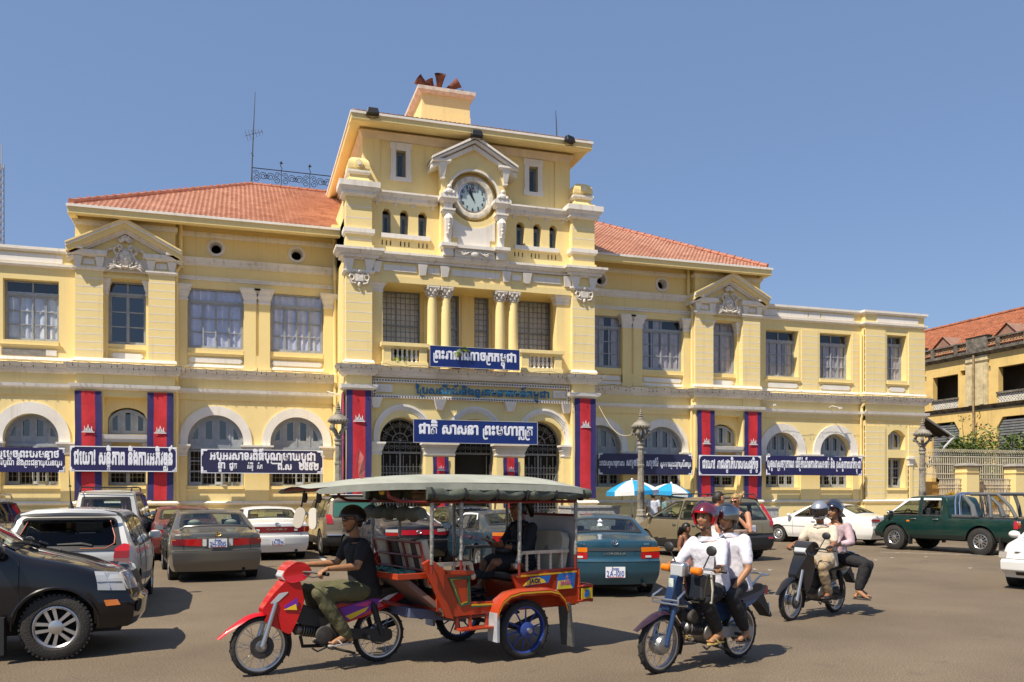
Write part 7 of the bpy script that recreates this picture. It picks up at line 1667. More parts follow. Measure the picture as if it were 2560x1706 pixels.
q=MB(); q.tube([(c.xr+.62,.0,1.54),(c.xr+.56,.02,2.08)],[.012,.004],5); q.lathe([(.045,1.53),(.03,1.57),(.012,1.64)],c=(c.xr+.62,0,0),n=8); q.ball((c.xr+.585,.01,1.86),.022,6,4,sc=(2,1,.6)); q.build('aerial',M_TRIM,c.T)
q=MB(); q.tube([(c.xr+.48,-.6,1.455),(c.xr+.38,-.4,1.48),(c.xr+.34,0,1.49),(c.xr+.38,.4,1.48),(c.xr+.48,.6,1.455)],[.02,.05,.055,.05,.02],8); q.build('roof_spoiler',MATS['pearl_white'],c.T,smooth=True)
c.sidelight('turn_signal',[(1.80,.80),(1.94,.79),(1.94,.83),(1.80,.84)],M_LO); c.place(-1.55,-14.72,91,'FR')
# ---- white four-wheel drive with covered spare wheel
c=suv('white and gold four-wheel drive with covered spare wheel and pink rear curtains',paint('white_over_gold',(.70,.69,.64),.1,.35,.10),2.72,.85,.70,1.69,1.86,hz=(1.12,1.0),wsb=.45,wst=-.65,belt=1.10,lean=.10,glass=M_CG,wr=.37,ww=.24,rimr=.22,clad=.80,cladr=.5,cladf=.5,cladm=P_GOLD,rw=[(-.60,1.16),(.60,1.16),(.55,1.66),(-.55,1.66)],tum=.19).build()
spare(c,1.02,.36,P_WHITE,y=-.12)
for y in (.44,-.44): 
    x=c.endx(y,1.4,True)+.12; q=MB(); vs=[(x+.02*math.sin(i*1.3)+.22*(z-1.16)/.5*.1,y+(-.13+.26*i/10)*(1 if z>1.4 else .7),z) for z in (1.18,1.40,1.64) for i in range(11)]; q.add(vs,[(k*11+i,k*11+i+1,k*11+i+12,k*11+i+11) for k in (0,1) for i in range(10)]); q.build('curtain',mat('pink_curtain',(.55,.34,.30),.9),c.T,smooth=True)
q=MB(); q.box(c.xr+1.6,c.xr+1.65,-.45,.4,1.42,1.5); q.build('sun_strip',mat('sky_blue_film',(.02,.35,.55),.6),c.T)
c.light('tail_light',[([(.70,.88),(.80,.88),(.80,1.08),(.70,1.08)],M_LR),([(.70,.82),(.80,.82),(.80,.875),(.70,.875)],M_LO)]); rails(c,M_TRIM,1.87,.60,c.xr+.15,c.xr+2.4)
q=MB(); q.box(c.xr+.3,c.xr+.34,-.6,.6,1.90,1.93); q.box(c.xr+1.6,c.xr+1.64,-.6,.6,1.90,1.93); q.build('roof_bar',M_TRIM,c.T); c.strip('rain_channel',[(-.64,1.76),(.64,1.76),(.64,1.79),(-.64,1.79)],P_GOLD,off=.03); c.place(-2.52,-3.5,90,'FR')
# ---- silver wagon at the left edge
c=suv('silver beige estate with pale roof rails cut by the left picture edge',paint('silver_beige',(.42,.39,.33),.5,.33,.12),2.62,.9,.9,1.80,1.66,hz=(1.1,.95),belt=1.02,lean=.30,glass=M_CGD,tum=.22,rc=.12).build(); rails(c,M_ALLOY,1.68,.60,c.xr+.45,c.xr+2.9,.025); c.light('tail_light',[([(.62,.75),(.82,.75),(.82,1.0),(.68,1.0)],M_LR)]); c.strip('lamp_panel',[(-.86,.86),(-.62,.86),(-.62,1.0),(-.82,1.0)],lampm,off=.02); c.place(-6.25,-6.3,90)
# ---- bronze four-wheel drive beside the tower
c=suv('bronze four-wheel drive with pale roof before the left entrance arch, green rear window',P_BRONZE,2.62,.92,.95,1.82,1.72,hz=(1.10,.95),belt=1.05,lean=.34,glass=M_CG,trimm=M_TRIM,tum=.22,rc=.12,clad=.55,cladr=.62,rim=(5,False),wr=.36).build(); rails(c,M_TRIM,1.74,.60,c.xr+.5,c.xr+2.7,.018)
q=MB(); q.prism([(c.xr+.45,-.66),(c.xr+2.5,-.62),(c.xr+2.5,.62),(c.xr+.45,.66)],1.712,1.735,0,'z'); q.build('roof_panel',P_WHITE,c.T,bevel=.01)
q=MB(); fn=c.rear(.014); panel(q,[(-.66,1.12),(.66,1.12),(.58,1.52),(-.58,1.52)],fn,.1); q.build('rear_window',mat('green_reflecting_glass',(.03,.105,.07),.08,coat=1),c.T,recalc=False)
c.light('tail_light',[([(.68,.92),(.86,.92),(.86,1.18),(.72,1.18)],M_LR)]); c.sidelight('turn_signal',[(c.xr+.35,.60),(c.xr+.48,.60),(c.xr+.48,.65),(c.xr+.35,.65)],M_LR); c.strip('bumper_top',[(-.85,.60),(.85,.60),(.85,.63),(-.85,.63)],M_ALLOY,off=.02); c.place(2.31,-6.0,95.5,'RL')
# ---- champagne gold four-wheel drive behind the riders
c=suv('champagne gold four-wheel drive behind the tourists, dark lower cladding',P_GOLD,2.62,.88,.92,1.82,1.68,hz=(1.10,.92),wsb=.10,wst=-1.05,belt=1.04,lean=.36,glass=M_CG,tum=.24,rc=.12,clad=.52,cladr=.70,cladf=.5,wr=.345,rimr=.22,rim=(5,True),hm=M_CHR,intm=M_INTB).build(); c.light('tail_light',[([(.74,.90),(.87,.90),(.82,1.5),(.74,1.45)],M_LR)]); c.plate(.02,.86,'2M-9957',.36,.17); c.strip('plate_frame',[(-.42,.74),(.42,.74),(.42,1.0),(-.42,1.0)],P_GOLD,off=.014); rails(c,M_TRIM,1.69,.62,c.xr+.5,c.xr+2.7,.02)
q=MB(); fr=c.rear(.02); q.tube([fr(-.05,1.10),fr(-.45,1.13)],.014,5); q.build('rear_wiper',M_TRIM,c.T)
q=MB(); q.box(c.cx if hasattr(c,'cx') else .45,.75,.2,.6,.98,1.04); q.build('sun_shade',mat('lime_cloth',(.50,.58,.10),.8),c.T)
c.strip('reflector',[(-.80,.58),(-.60,.58),(-.60,.63),(-.80,.63)],M_LR,off=.02); c.place(13.2,-10.85,97,'RR')
# ---- dark green pickup
wb=2.85; ro=1.12; fo=.86; xr=-wb/2-ro; xf=wb/2+fo; H=1.72; bx=-.42
top=[(xr,1.05),(xr+.03,1.06),(bx-.03,1.06),(bx,1.06),(bx+.10,H-.10),(bx+.22,H-.02),(bx+.5,H),(bx+1.15,H),(bx+1.45,H-.05),(bx+2.12,1.14),(bx+2.2,1.12),(xf-.4,.98),(xf-.12,.90),(xf,.72)]
zb,zt=1.09,H-.13
ws=[[(bx+.24,zb),(bx+.28,zt),(bx+.90,zt+.005),(bx+.90,zb)],[(bx+.99,zb),(bx+1.0,zt+.005),(bx+1.36,zt-.01),(bx+2.0,zb+.05),(bx+2.0,zb)]]
wsp=[(bx+1.56,-.60),(bx+2.08,-.66),(bx+2.08,.66),(bx+1.56,.60)]
c=Car('parked_car','dark green double-cab pickup with roll bar parked side-on at right',cat='pickup truck',wb=wb,ro=ro,fo=fo,W=1.76,H=H,top=top,belt=[(xr,1.06),(bx+2.1,1.06),(bx+2.4,.98),(xf,.82)],roff=[(.4,.10),(.52,.0),(1.06,.0)],foff=[(.25,.14),(.4,.02),(.6,0),(.64,.05),(.9,.14)],sill=.40,wr=.385,ww=.26,rimr=.215,rim=(6,True),side_windows=ws,top_windows=[wsp],top_polys=[wsp],cabin=(bx+.2,bx+2.1,1.06),paint=P_GREEN,doors=[bx+.16,bx+.945,bx+2.08],handles=[(bx+.40,.99),(bx+1.14,.99)],hm=M_CHR,tum=.17,rc=.05,deck=(xr+.12,bx-.08),mirror=(bx+1.95,1.16),extra_x=[bx-.005,bx+.02,bx+.05,bx+.08],seam=(bx-.1,bx+2.2,.62),clad=.52,cladm=mat('dark_green_sill',(.012,.022,.02),.5),Ra=.46,doorz=1.06,bulge=.05,glass=M_CG,hood=None,dr=.2,pr=.03,mirm=M_CHR).build()
c.light('tail_light',[([(.74,.80),(.86,.80),(.86,.88),(.74,.88)],M_LR),([(.74,.885),(.86,.885),(.86,.94),(.74,.94)],M_LO),([(.74,.945),(.86,.945),(.86,.99),(.74,.99)],M_LW)]); c.sidelight('tail_light',[(xr+.03,.78),(xr+.14,.78),(xr+.14,1.0),(xr+.03,1.0)],M_LR); c.sidelight('turn_signal',[(xf-1.42,.90),(xf-1.32,.90),(xf-1.32,.945),(xf-1.42,.945)],M_LO)
for sg in (1,-1):
    q=MB(); y=sg*.80; panel(q,[(bx+.27,zt-.03),(bx+.30,zt+.03),(bx+.88,zt+.035),(bx+.88,zt-.03)],c.side(sg,.025),.2); panel(q,[(bx+1.0,zt-.03),(bx+1.0,zt+.035),(bx+1.42,zt+.02),(bx+2.02,zb+.06),(bx+1.94,zb+.07),(bx+1.38,zt-.05)],c.side(sg,.025),.2); q.build('window_visor',MATS['white_visor'],c.T,recalc=False)
    q=MB(); q.box(c.wb/2-.56,c.wb/2-.52,y-.08,y+.07,.20,.55); q.box(-c.wb/2-.60,-c.wb/2-.55,y-.08,y+.07,.18,.55); q.build_split('mud_flap',M_TRIM,c.T)
q=MB()   # chrome hoops and grey sail plates of the roll bar
for x in (bx-.12,bx-.26): q.tube([(x,.66,1.06),(x+.03,.64,1.45),(x+.05,.58,1.70),(x+.05,.3,1.76),(x+.05,-.3,1.76),(x+.05,-.58,1.70),(x+.03,-.64,1.45),(x,-.66,1.06)],.042,8)
q.build('roll_bar',M_CHR,c.T,smooth=True); q=MB()
for sg in (1,-1):
    q.tube([(bx-.30,sg*.60,1.72),(bx-.62,sg*.64,1.40),(bx-.72,sg*.68,1.08)],[.05,.07,.09],8); q.box(bx-.85,bx-.04,sg*.70-.04,sg*.70+.04,1.05,1.14); q.tube([(bx-.55,sg*.6,1.74),(bx-1.35,sg*.60,1.74),(bx-1.75,sg*.66,1.40),(bx-1.95,sg*.7,1.08)],.05,8); q.tube([(bx-1.1,sg*.6,1.72),(bx-1.18,sg*.66,1.4),(bx-1.22,sg*.7,1.08)],.05,8)
q.tube([(bx-1.35,.6,1.74),(bx-1.35,-.6,1.74)],.05,8); q.build('sports_bar',mat('grey_plastic',(.11,.115,.12),.5),c.T,smooth=True)
q=MB(); q.box(xr+.06,xr+.10,-.8,.8,1.055,1.075); q.box(xr+.1,bx-.05,.80,.83,1.055,1.08); q.box(xr+.1,bx-.05,-.83,-.80,1.055,1.08); q.build('bed_rail',M_TRIM,c.T); q=MB(); q.tube([(xr-.10,-.75,.55),(xr-.12,0,.55),(xr-.10,.75,.55)],.07,8); q.build('rear_bumper',M_CHR,c.T,smooth=True)
c.place(20.25,-11.65,100.5,'RL')
# ================================================================ MOTORBIKES
M_RED=paint('red_bike_plastic',(.50,.008,.012),0,.28,.03); M_BIKEBLK=paint('black_bike_plastic',(.010,.011,.014),0,.28,.05); M_BIKEBLUE=paint('blue_bike_plastic',(.025,.055,.135),.3,.3,.06); M_SEAT=mat('black_vinyl',(.016,.016,.017),.5); M_ENG=mat('engine_alloy',(.22,.21,.20),.45,.8,var=.4,vscale=12); M_ENGD=mat('dirty_engine',(.055,.05,.045),.7,.2,var=.5,vscale=10); M_STEEL=mat('bright_steel',(.50,.50,.51),.28,.9); M_DRUM=mat('hub_drum',(.34,.34,.34),.4,.8)
def slab(mb,out,hw,m=0,step=None):
    """side outline given thickness by a half-width that varies along x and z"""
    k=len(mb.v); mb.prism(out,-1,1,m); mb.v[k:]=[(v[0],v[1]*hw(v[0],v[2]),v[2]) for v in mb.v[k:]]
def rr(out,r=.03,n=3): return round_poly(out,r,n)
BW={}
def bike_wheel(r,kind):
    if (r,kind) in BW: return BW[(r,kind)]
    w=.036; q=MB(); q.lathe([(r-.045,-.026),(r-.035,-.036),(r-.015,-.034),(r-.003,-.018),(r,0),(r-.003,.018),(r-.015,.034),(r-.035,.036),(r-.045,.026)],n=44,axis='y',caps=False)
    for i in range(40):
        M_=Matrix.Rotation(2*PI*i/40,4,'Y'); k=len(q.v); q.cbox((r-.006,.014*(-1)**i,0),(.014,.03,.016)); q.xf(M_,k)
    t=q.build('t',M_TYRE,None,smooth=True,auto=50)
    q=MB(); q.lathe([(r-.044,-.028),(r-.06,-.026),(r-.066,-.012),(r-.062,0),(r-.066,.012),(r-.06,.026),(r-.044,.028)],n=44,axis='y',caps=False)
    q.lathe([(.03,-.07),(.075,-.06),(.078,-.02),(.05,-.015),(.05,.02),(.075,.025),(.08,.055),(.03,.07)],n=24,axis='y',m=1)
    if kind=='disc': q.lathe([(.065,.075),(.115,.075),(.115,.082),(.065,.082)],n=24,axis='y',m=2,caps=False)
    if kind=='drum': q.lathe([(.03,.085),(.085,.07),(.105,.03),(.105,-.03),(.085,-.07),(.03,-.085)],n=24,axis='y',m=1)
    for i in range(28):
        a=2*PI*i/28; b=a+.35*(-1)**(i//2); s_=.05*(-1)**i; rh=.075 if kind!='drum' else .1
        q.tube([(rh*math.cos(a),s_*.8,rh*math.sin(a)),((r-.062)*math.cos(b),0,(r-.062)*math.sin(b))],.0028,3,caps=False)
    rm=q.build('r',[M_STEEL,M_DRUM,M_ENGD],None,smooth=True,auto=40); BW[(r,kind)]=(t.data,rm.data)
    for o in (t,rm): bpy.data.objects.remove(o)
    return BW[(r,kind)]
def fender(mb,cx,cz,r,a0,a1,hw,m=0,beak=0,n=16):
    k=len(mb.v); P=7
    for i in range(n+1):
        t=i/n; a=R(a0+(a1-a0)*t); w=hw*(1-.55*max(0,1-t*4)*bool(beak))
        for j in range(P):
            u=-1+2*j/(P-1); rr_=r-.030*u*u-.0; e=beak*max(0,1-t*4)**1.5
            mb.v.append((cx+(rr_+e)*math.cos(a)+e*.5,u*w,cz+(rr_+e*.2)*math.sin(a)))
    for i in range(n):
        for j in range(P-1): b=k+i*P+j; mb.f.append((b,b+1,b+P+1,b+P)); mb.m.append(m)
def motorbike(name,label,style,loc,yaw,lean=0):
    t=thing(name,label,'motorbike',loc,R(yaw),'moving motorbikes'); t.rotation_euler=(R(lean),0,R(yaw)); fa,ra,r=.625,-.625,.285; old=style=='old'
    body={'red':M_RED,'black':M_BIKEBLK,'old':M_BIKEBLUE}[style]; fend={'red':M_RED,'black':M_BIKEBLK,'old':paint('plum_fender',(.035,.014,.030),.2,.3,.08) if 'plum_fender' not in MATS else MATS['plum_fender']}[style]
    def O(q,nm,m,bev=0,sm=True,par=None,**k): return q.build(nm,m,par or t,smooth=sm,bevel=bev,auto=50,**k)
    for x,kd in ((fa,'drum' if old else 'disc'),(ra,'drum')):
        td,rd=bike_wheel(r,kd); o=bpy.data.objects.new('wheel',td); link(o,t); o.location=(x,0,r); o.rotation_euler=(0,rnd.random()*3,0); q=bpy.data.objects.new('rim',rd); link(q,o)
    hs=Vector((.43,0,.86)) # steering head
    q=MB()
    for s_ in (-1,1): q.tube([(fa,s_*.085,r),(fa-.055,s_*.085,r+.17),(fa-.135,s_*.08,.70)],[.028,.026,.022],8); q.lathe([(.02,-.02),(.02,.02)],n=8,axis='y',c=(fa,s_*.09,r))
    O(q,'front_fork',M_BIKEBLUE if old else M_STEEL)
    q=MB(); fender(q,fa,r,.325,18 if not old else 30,165,.062,beak=.07)
    for s_ in (-1,1): q.prism(rr([(fa-.22,.60),(fa-.06,.60),(fa-.02,.52),(fa-.16,.44),(fa-.26,.40)],.03),s_*.07-.008,s_*.07+.008) if style=='red' else None
    O(q,'front_fender',fend,recalc=True)
    q=MB(); fender(q,fa,r,.318,155,205,.055); O(q,'mud_guard',M_TRIM)
    if old:
        q=MB(); slab(q,rr([(.34,.95),(.44,.95),(.56,.62),(.50,.55),(.40,.60)],.03),lambda x,z:.045); O(q,'steering_column',body,.01); q=MB(); q.box(.475,.482,-.03,.03,.70,.92); q.xf(Matrix.Translation((.0,0,0))); O(q,'sticker_strip',mat('white_sticker',(.55,.62,.58),.5,var=.5,vscale=20))
        q=MB(); q.box(.30,.40,-.085,.085,.93,1.07); O(q,'headlight_shell',M_STEEL,.025); q=MB(); q.box(.395,.415,-.075,.075,.935,1.055); O(q,'headlight',lampm,.02)
        for s_ in (-1,1): q=MB(); q.lathe([(.02,-.06),(.038,-.05),(.042,.05),(.03,.06)],n=10,axis='y',c=(.33,s_*.19,1.0)); O(q,'turn_signal',M_LO)
        q=MB()
        for s_ in (-1,1): q.tube([(.42,s_*.16,.66),(.56,s_*.16,.68),(.56,s_*.16,.74),(.44,s_*.14,.80)],.012,6)
        for z in (.68,.72): q.tube([(.56,-.16,z),(.57,0,z),(.56,.16,z)],.012,6)
        O(q,'front_rack',M_STEEL)
    else:
        q=MB(); slab(q,rr([(.26,.90),(.40,.91),(.52,.78),(.62,.64),(.60,.58),(.48,.60),(.44,.42),(.36,.38),(.30,.50),(.22,.70)],.03),lambda x,z:max(.03,.125-.20*max(0,x-.30))); O(q,'leg_shield',body,.018)
        q=MB(); slab(q,rr([(.14,.98),(.20,1.07),(.30,1.095),(.40,1.03),(.435,.95),(.38,.88),(.24,.90)],.04),lambda x,z:.145-.35*max(0,x-.30)-.2*max(0,z-1.03)); O(q,'headlight_cowl',body,.02)
        q=MB(); slab(q,rr([(.37,1.035),(.415,1.0),(.445,.945),(.41,.905),(.36,.91)],.015),lambda x,z:.115-.35*max(0,x-.34)); O(q,'headlight',lampm,.015)
        if style=='red':
            for s_ in (-1,1): q=MB(); slab(q,rr([(.37,.80),(.46,.79),(.55,.69),(.48,.70)],.02),lambda x,z:1); q.v=[(v[0],s_*(.118-.2*(v[0]-.37))+.012*(1 if v[1]>0 else -1)-s_*.02,v[2]) for v in q.v]; O(q,'turn_signal',lampm)
            for s_ in (-1,1):
                for pts,m_ in (([(.30,.74),(.42,.66),(.40,.62),(.29,.66)],mat('decal_purple',(.16,.02,.30),.4)),([(.31,.68),(.42,.63),(.30,.62)],mat('decal_yellow',(.75,.50,.02),.4))):
                    q=MB(); q.prism(pts,-.004,.004); q.v=[(v[0],s_*(.130-.20*max(0,v[0]-.30))+v[1],v[2]) for v in q.v]; O(q,'decal',m_,sm=False)
    q=MB()
    gz=1.0 if old else .975
    for s_ in (-1,1): q.tube([(.30,s_*.02,.96),(.26,s_*.10,gz+.01),(.16,s_*.20,gz+.01),(.09,s_*.27,gz)],.013,6); q.tube([(.24,s_*.17,gz-.02),(.20,s_*.28,gz-.03),(.15,s_*.36,gz-.02)],.006,4)
    O(q,'handlebar',M_TRIM if not old else M_STEEL); q=MB()
    for s_ in (-1,1): q.tube([(.12,s_*.235,gz),(.065,s_*.35,gz-.005)],.019,8)
    O(q,'grip',M_TRIM)
    if style!='red':
        for s_ in ((1,-1) if old else (1,)):
            q=MB(); q.tube([(.20,s_*.17,gz+.02),(.21,s_*.25,gz+.16)],.007,5); k=len(q.v); q.ball((0,0,0),.06,12,8,sc=(.35,1.1,.85)); q.xf(Matrix.Translation((.21,s_*.27,gz+.20)),k); O(q,'mirror',M_TRIM)
    # frame, engine
    q=MB(); q.tube([(.42,0,.84),(.30,0,.66),(.05,0,.54),(-.20,0,.52)],.045,8); q.tube([(-.20,0,.52),(-.45,0,.62),(-.85,0,.70)],.03,6); q.tube([(-.15,0,.55),(-.12,0,.30)],.035,6)
    if not old: slab(q,rr([(.34,.72),(.10,.60),(-.15,.60),(-.16,.44),(.05,.42),(.32,.50)],.04),lambda x,z:.075)
    O(q,'frame',M_TRIM if not old else M_BIKEBLUE,.0)
    q=MB(); q.lathe([(.05,-.12),(.11,-.11),(.125,-.08),(.125,.08),(.11,.11),(.05,.125)],n=20,axis='y',c=(-.09,0,.335)); q.lathe([(.03,.11),(.09,.115),(.095,.14),(.03,.15)],n=16,axis='y',c=(.02,0,.35)); q.box(-.25,-.05,-.09,.09,.25,.42); O(q,'engine',M_ENG if not style=='red' else M_ENGD,.01)
    q=MB(); M_=Matrix.Translation((.02,0,.37))@Matrix.Rotation(R(80),4,'Y')
    for i in range(7): q.lathe([(.062,.02+i*.026),(.066,.024+i*.026),(.066,.034+i*.026),(.05,.036+i*.026)],n=14)
    q.lathe([(.05,.2),(.06,.25),(.03,.28)],n=12); q.xf(M_); O(q,'cylinder',M_ENG)
    q=MB(); q.lathe([(.06,-.07),(.075,-.05),(.075,.05),(.06,.07)],n=14,axis='y',c=(.18,0,.52)); q.box(.05,.20,-.05,.05,.44,.60); O(q,'carburettor',M_ENGD,.01)
    q=MB(); q.tube([(.20,-.05,.33),(.16,-.10,.22),(-.05,-.14,.20),(-.35,-.16,.25),(-.90,-.17,.38)],[.018,.018,.02,.045,.05],10); O(q,'exhaust_pipe',M_STEEL if style!='red' else M_TRIM)
    q=MB()
    for s_ in (-1,1): q.tube([(-.20,s_*.09,.34),(ra,s_*.095,r)],.022,6); q.tube([(-.50,s_*.125,.64),(-.56,s_*.125,.46),(-.61,s_*.12,.30)],[.018,.03,.022],8)
    for s_ in (-1,1):
        for i in range(9): q.lathe([(.034,.42+i*.022),(.036,.428+i*.022),(.034,.436+i*.022)],n=8,c=(-.535+(.5-i/9)*-.05,s_*.125,0))
    O(q,'rear_suspension',M_TRIM)
    q=MB(); q.prism(rr([(-.12,.28),(-.12,.40),(-.45,.37),(ra-.10,.35),(ra-.11,.24),(ra,.21),(-.40,.27)],.04),.085,.115); O(q,'chain_case',mat('chain_case_grey',(.30,.30,.29),.5) if old else M_TRIM,.008)
    q=MB(); q.tube([(-.02,-.24,.23),(-.02,.24,.23)],.012,6); 
    for s_ in (-1,1): q.tube([(-.02,s_*.15,.23),(-.02,s_*.26,.235)],.02,6); q.tube([(-.42,s_*.10,.30),(-.42,s_*.22,.30)],.018,6)
    q.tube([(-.02,.12,.23),(.10,.16,.20),(.16,.16,.24)],.010,5); q.tube([(-.05,.10,.22),(-.30,.15,.14)],.014,5); O(q,'foot_peg',M_ENGD)
    # seat and tail
    q=MB(); slab(q,rr([(-.06,.70),(-.16,.735),(-.34,.72),(-.52,.755),(-.84,.80),(-.90,.77),(-.86,.72),(-.50,.66),(-.10,.63)],.04),lambda x,z:.125-.10*max(0,x+.25)-.05*max(0,-.6-x)); O(q,'seat',M_SEAT,.025)
    q=MB(); slab(q,rr([(-.08,.64),(-.30,.66),(-.60,.70),(-.92,.775),(-1.02,.76),(-.96,.70),(-.74,.60),(-.44,.50),(-.20,.44),(-.12,.48)],.03),lambda x,z:.115-.06*max(0,-.7-x)*2-.1*max(0,.55-z)); O(q,'side_panel',body,.015)
    if style=='red':
        for s_ in (-1,1):
            for pts,m_ in (([(-.14,.60),(-.30,.64),(-.52,.68),(-.62,.66),(-.40,.52),(-.22,.47)],MATS['decal_purple']),([(-.20,.52),(-.46,.60),(-.42,.55),(-.26,.48)],MATS['decal_yellow']),([(-.56,.64),(-.68,.70),(-.80,.72),(-.66,.64)],mat('decal_white',(.7,.65,.68),.4)),([(-.30,.62),(-.5,.665),(-.44,.60)],mat('decal_pink',(.60,.04,.20),.4))):
                q=MB(); q.prism(pts,-.003,.003); q.v=[(v[0],s_*(.1235-.1*max(0,.55-v[2])-.12*max(0,-.7-v[0]))+v[1],v[2]) for v in q.v]; O(q,'decal',m_,sm=False)
    q=MB(); slab(q,rr([(-.95,.76),(-1.04,.75),(-1.03,.67),(-.97,.67)],.015),lambda x,z:.07); O(q,'tail_light',M_LR,.01)
    q=MB(); slab(q,rr([(-.80,.68),(-.96,.67),(-1.13,.42),(-1.10,.40),(-.93,.55),(-.80,.62)],.02),lambda x,z:.07); O(q,'rear_fender',M_TRIM,.008)
    if style!='red':
        q=MB(); q.box(-1.085,-1.075,-.07,.07,.44,.56); q.xf(Matrix.Translation((0,0,0))); O(q,'number_plate',M_PL)
        q=MB()
        for s_ in (-1,1): q.tube([(-.62,s_*.12,.76),(-.80,s_*.13,.88),(-1.0,s_*.10,.88),(-1.02,0,.88)],.011,6)
        O(q,'grab_rail',M_STEEL)
    return t
def bike_place(front,rear):
    m_=(Vector(front)+Vector(rear))/2; d=Vector(front)-Vector(rear); return (m_.x,m_.y,0),math.degrees(math.atan2(d.y,d.x))
L1,Y1=bike_place((.19,-22.36),(1.39,-22.01)); B1=motorbike('motorbike','red motorbike with purple and yellow decals pulling the tuk-tuk carriage','red',L1,Y1)
L2,Y2=bike_place((3.91,-23.43),(5.07,-22.98)); B2=motorbike('motorbike','old blue motorbike with square headlamp and amber indicators carrying two riders','old',L2,Y2,-2)
L3,Y3=bike_place((7.28,-20.83),(8.38,-20.32)); B3=motorbike('motorbike','glossy black motorbike with round mirror ridden by man in full-face helmet','black',L3,Y3,-2)
# black plastic container and bag on the old bike
t=thing('plastic_container','black plastic container hung before the first rider on old blue motorbike','container',B2.matrix_basis@Vector((.17,.10,.70)),R(Y2)); q=MB(); q.add([(-.10,-.09,0),(.10,-.09,0),(.10,.12,0),(-.10,.12,0),(-.11,-.11,.26),(.11,-.11,.26),(.11,.14,.26),(-.11,.14,.26)],[(0,3,2,1),(4,5,6,7),(0,1,5,4),(1,2,6,5),(2,3,7,6),(3,0,4,7)]); q.build('shell',mat('smoky_plastic',(.022,.026,.034),.12,coat=.8),t,bevel=.03); q=MB(); q.tube([(.0,.15,.28),(.0,.17,.10),(.0,.16,-.02),(0,-.1,-.03)],.012,5); q.build('strap',mat('pale_strap',(.45,.42,.33),.7),t)
# ================================================================ TUK-TUK CARRIAGE
TL=Vector((2.69,-21.69,0)); TY=197.0
TK=thing('tuk_tuk_carriage','orange red two-wheeled passenger carriage with grey canvas canopy behind red motorbike','carriage',TL,R(TY))
M_TR=paint('orange_red_carriage_paint',(.42,.042,.010),0,.35,.06); M_TDR=mat('dark_red_iron',(.20,.022,.016),.4); M_TGR=mat('green_line',(.02,.10,.05),.5); M_TYE=mat('yellow_line',(.62,.42,.02),.5); M_CANV=mat('grey_canvas',(.36,.37,.31),.85,var=.25,vscale=2.5,bump=.35,bscale=6); M_CANVD=mat('green_grey_tarpaulin',(.095,.11,.085),.8,var=.5,vscale=5,bump=.8,bscale=7); M_CREAM=mat('cream_vinyl',(.52,.46,.34),.55,var=.25,vscale=4); M_BRV=mat('brown_vinyl',(.055,.038,.032),.5); M_TAPE=mat('silver_tape',(.34,.33,.30),.4,.3,var=.6,vscale=30); M_MAUVE=mat('mauve_board',(.20,.115,.095),.7,var=.2); M_BLUEB=mat('grey_blue_box',(.085,.10,.17),.6,var=.2); M_BLUER=mat('blue_rim_paint',(.025,.055,.24),.5)
def tk(q,nm,m,bev=0,sm=False,par=None,**k): return q.build(nm,m,par or TK,bevel=bev,smooth=sm,auto=45,**k)
# canopy: stretched cloth over hoops, beak at the front
cs=[(2.27,.50,1.80,.015),(2.0,.56,1.835,.03),(1.5,.66,1.86,.06),(.9,.72,1.86,.095),(.3,.745,1.855,.11),(-.3,.75,1.845,.115),(-.62,.75,1.835,.105),(-.86,.74,1.80,.03)]
q=MB(); P=15
for x,hw,z,cr in cs:
    for j in range(P):
        u=-1+2*j/(P-1); q.v.append((x,u*hw,z+cr*(1-u*u)+.008*math.sin(x*9+u*5)))
for i in range(len(cs)-1):
    for j in range(P-1): b=i*P+j; q.f.append((b,b+1,b+P+1,b+P)); q.m.append(0)
for side in (0,P-1):   # hanging edge
    k=len(q.v)
    for i,(x,hw,z,cr) in enumerate(cs): u=-1 if side==0 else 1; q.v+= [(x,u*(hw+.004),z),(x,u*(hw+.012),z-.068-.004*math.sin(x*7))]
    for i in range(len(cs)-1): b=k+2*i; q.f.append((b,b+1,b+3,b+2)); q.m.append(0)
k=len(q.v)
for j in range(P): u=-1+2*j/(P-1); q.v+= [(-.862,u*.745,1.80+.03*(1-u*u)),(-.868,u*.75,1.735)]
for j in range(P-1): b=k+2*j; q.f.append((b,b+1,b+3,b+2)); q.m.append(0)
o=tk(q,'canopy',M_CANV,sm=True,recalc=False,merge=False); sm_=o.modifiers.new('sub','SUBSURF'); sm_.levels=1; sm_.render_levels=1
q=MB()
for s_ in (-1,1):
    n=26; pts=[(-.86+2.05*i/n,s_*(.70+.012*math.sin(i*2.1)),1.745+.012*math.sin(i*1.3)) for i in range(n+1)]; q.tube(pts,[.058+.010*math.sin(i*2.7)*(1) for i in range(n+1)],10)
q.build_split('rolled_curtain',M_CANVD,TK,smooth=True)
q=MB(); n=14; q.tube([(1.20,-.62+1.24*i/n,1.55+.015*math.sin(i*2)) for i in range(n+1)],[.065+.012*math.sin(i*2.2) for i in range(n+1)],10); q.build('rolled_curtain',M_CANVD,TK,smooth=True)
q=MB()
for s_ in (-1,1):
    for i in range(6): x=-.75+.38*i; q.lathe([(.074,-.012),(.074,.012)],n=10,axis='x',c=(x,s_*.70,1.745))
q.build_split('curtain_strap',M_TRIM,TK)
q=MB()
for s_ in (-1,1): q.tube([(-.70,s_*.68,1.665),(.2,s_*.68,1.665),(1.2,s_*.66,1.67),(1.45,s_*.62,1.68),(1.55,s_*.6,1.72),(1.57,s_*.58,1.83)],.018,6); q.tube([(-.80,s_*.68,1.80),(.9,s_*.67,1.82),(1.6,s_*.58,1.82),(2.2,s_*.45,1.79)],.014,5)
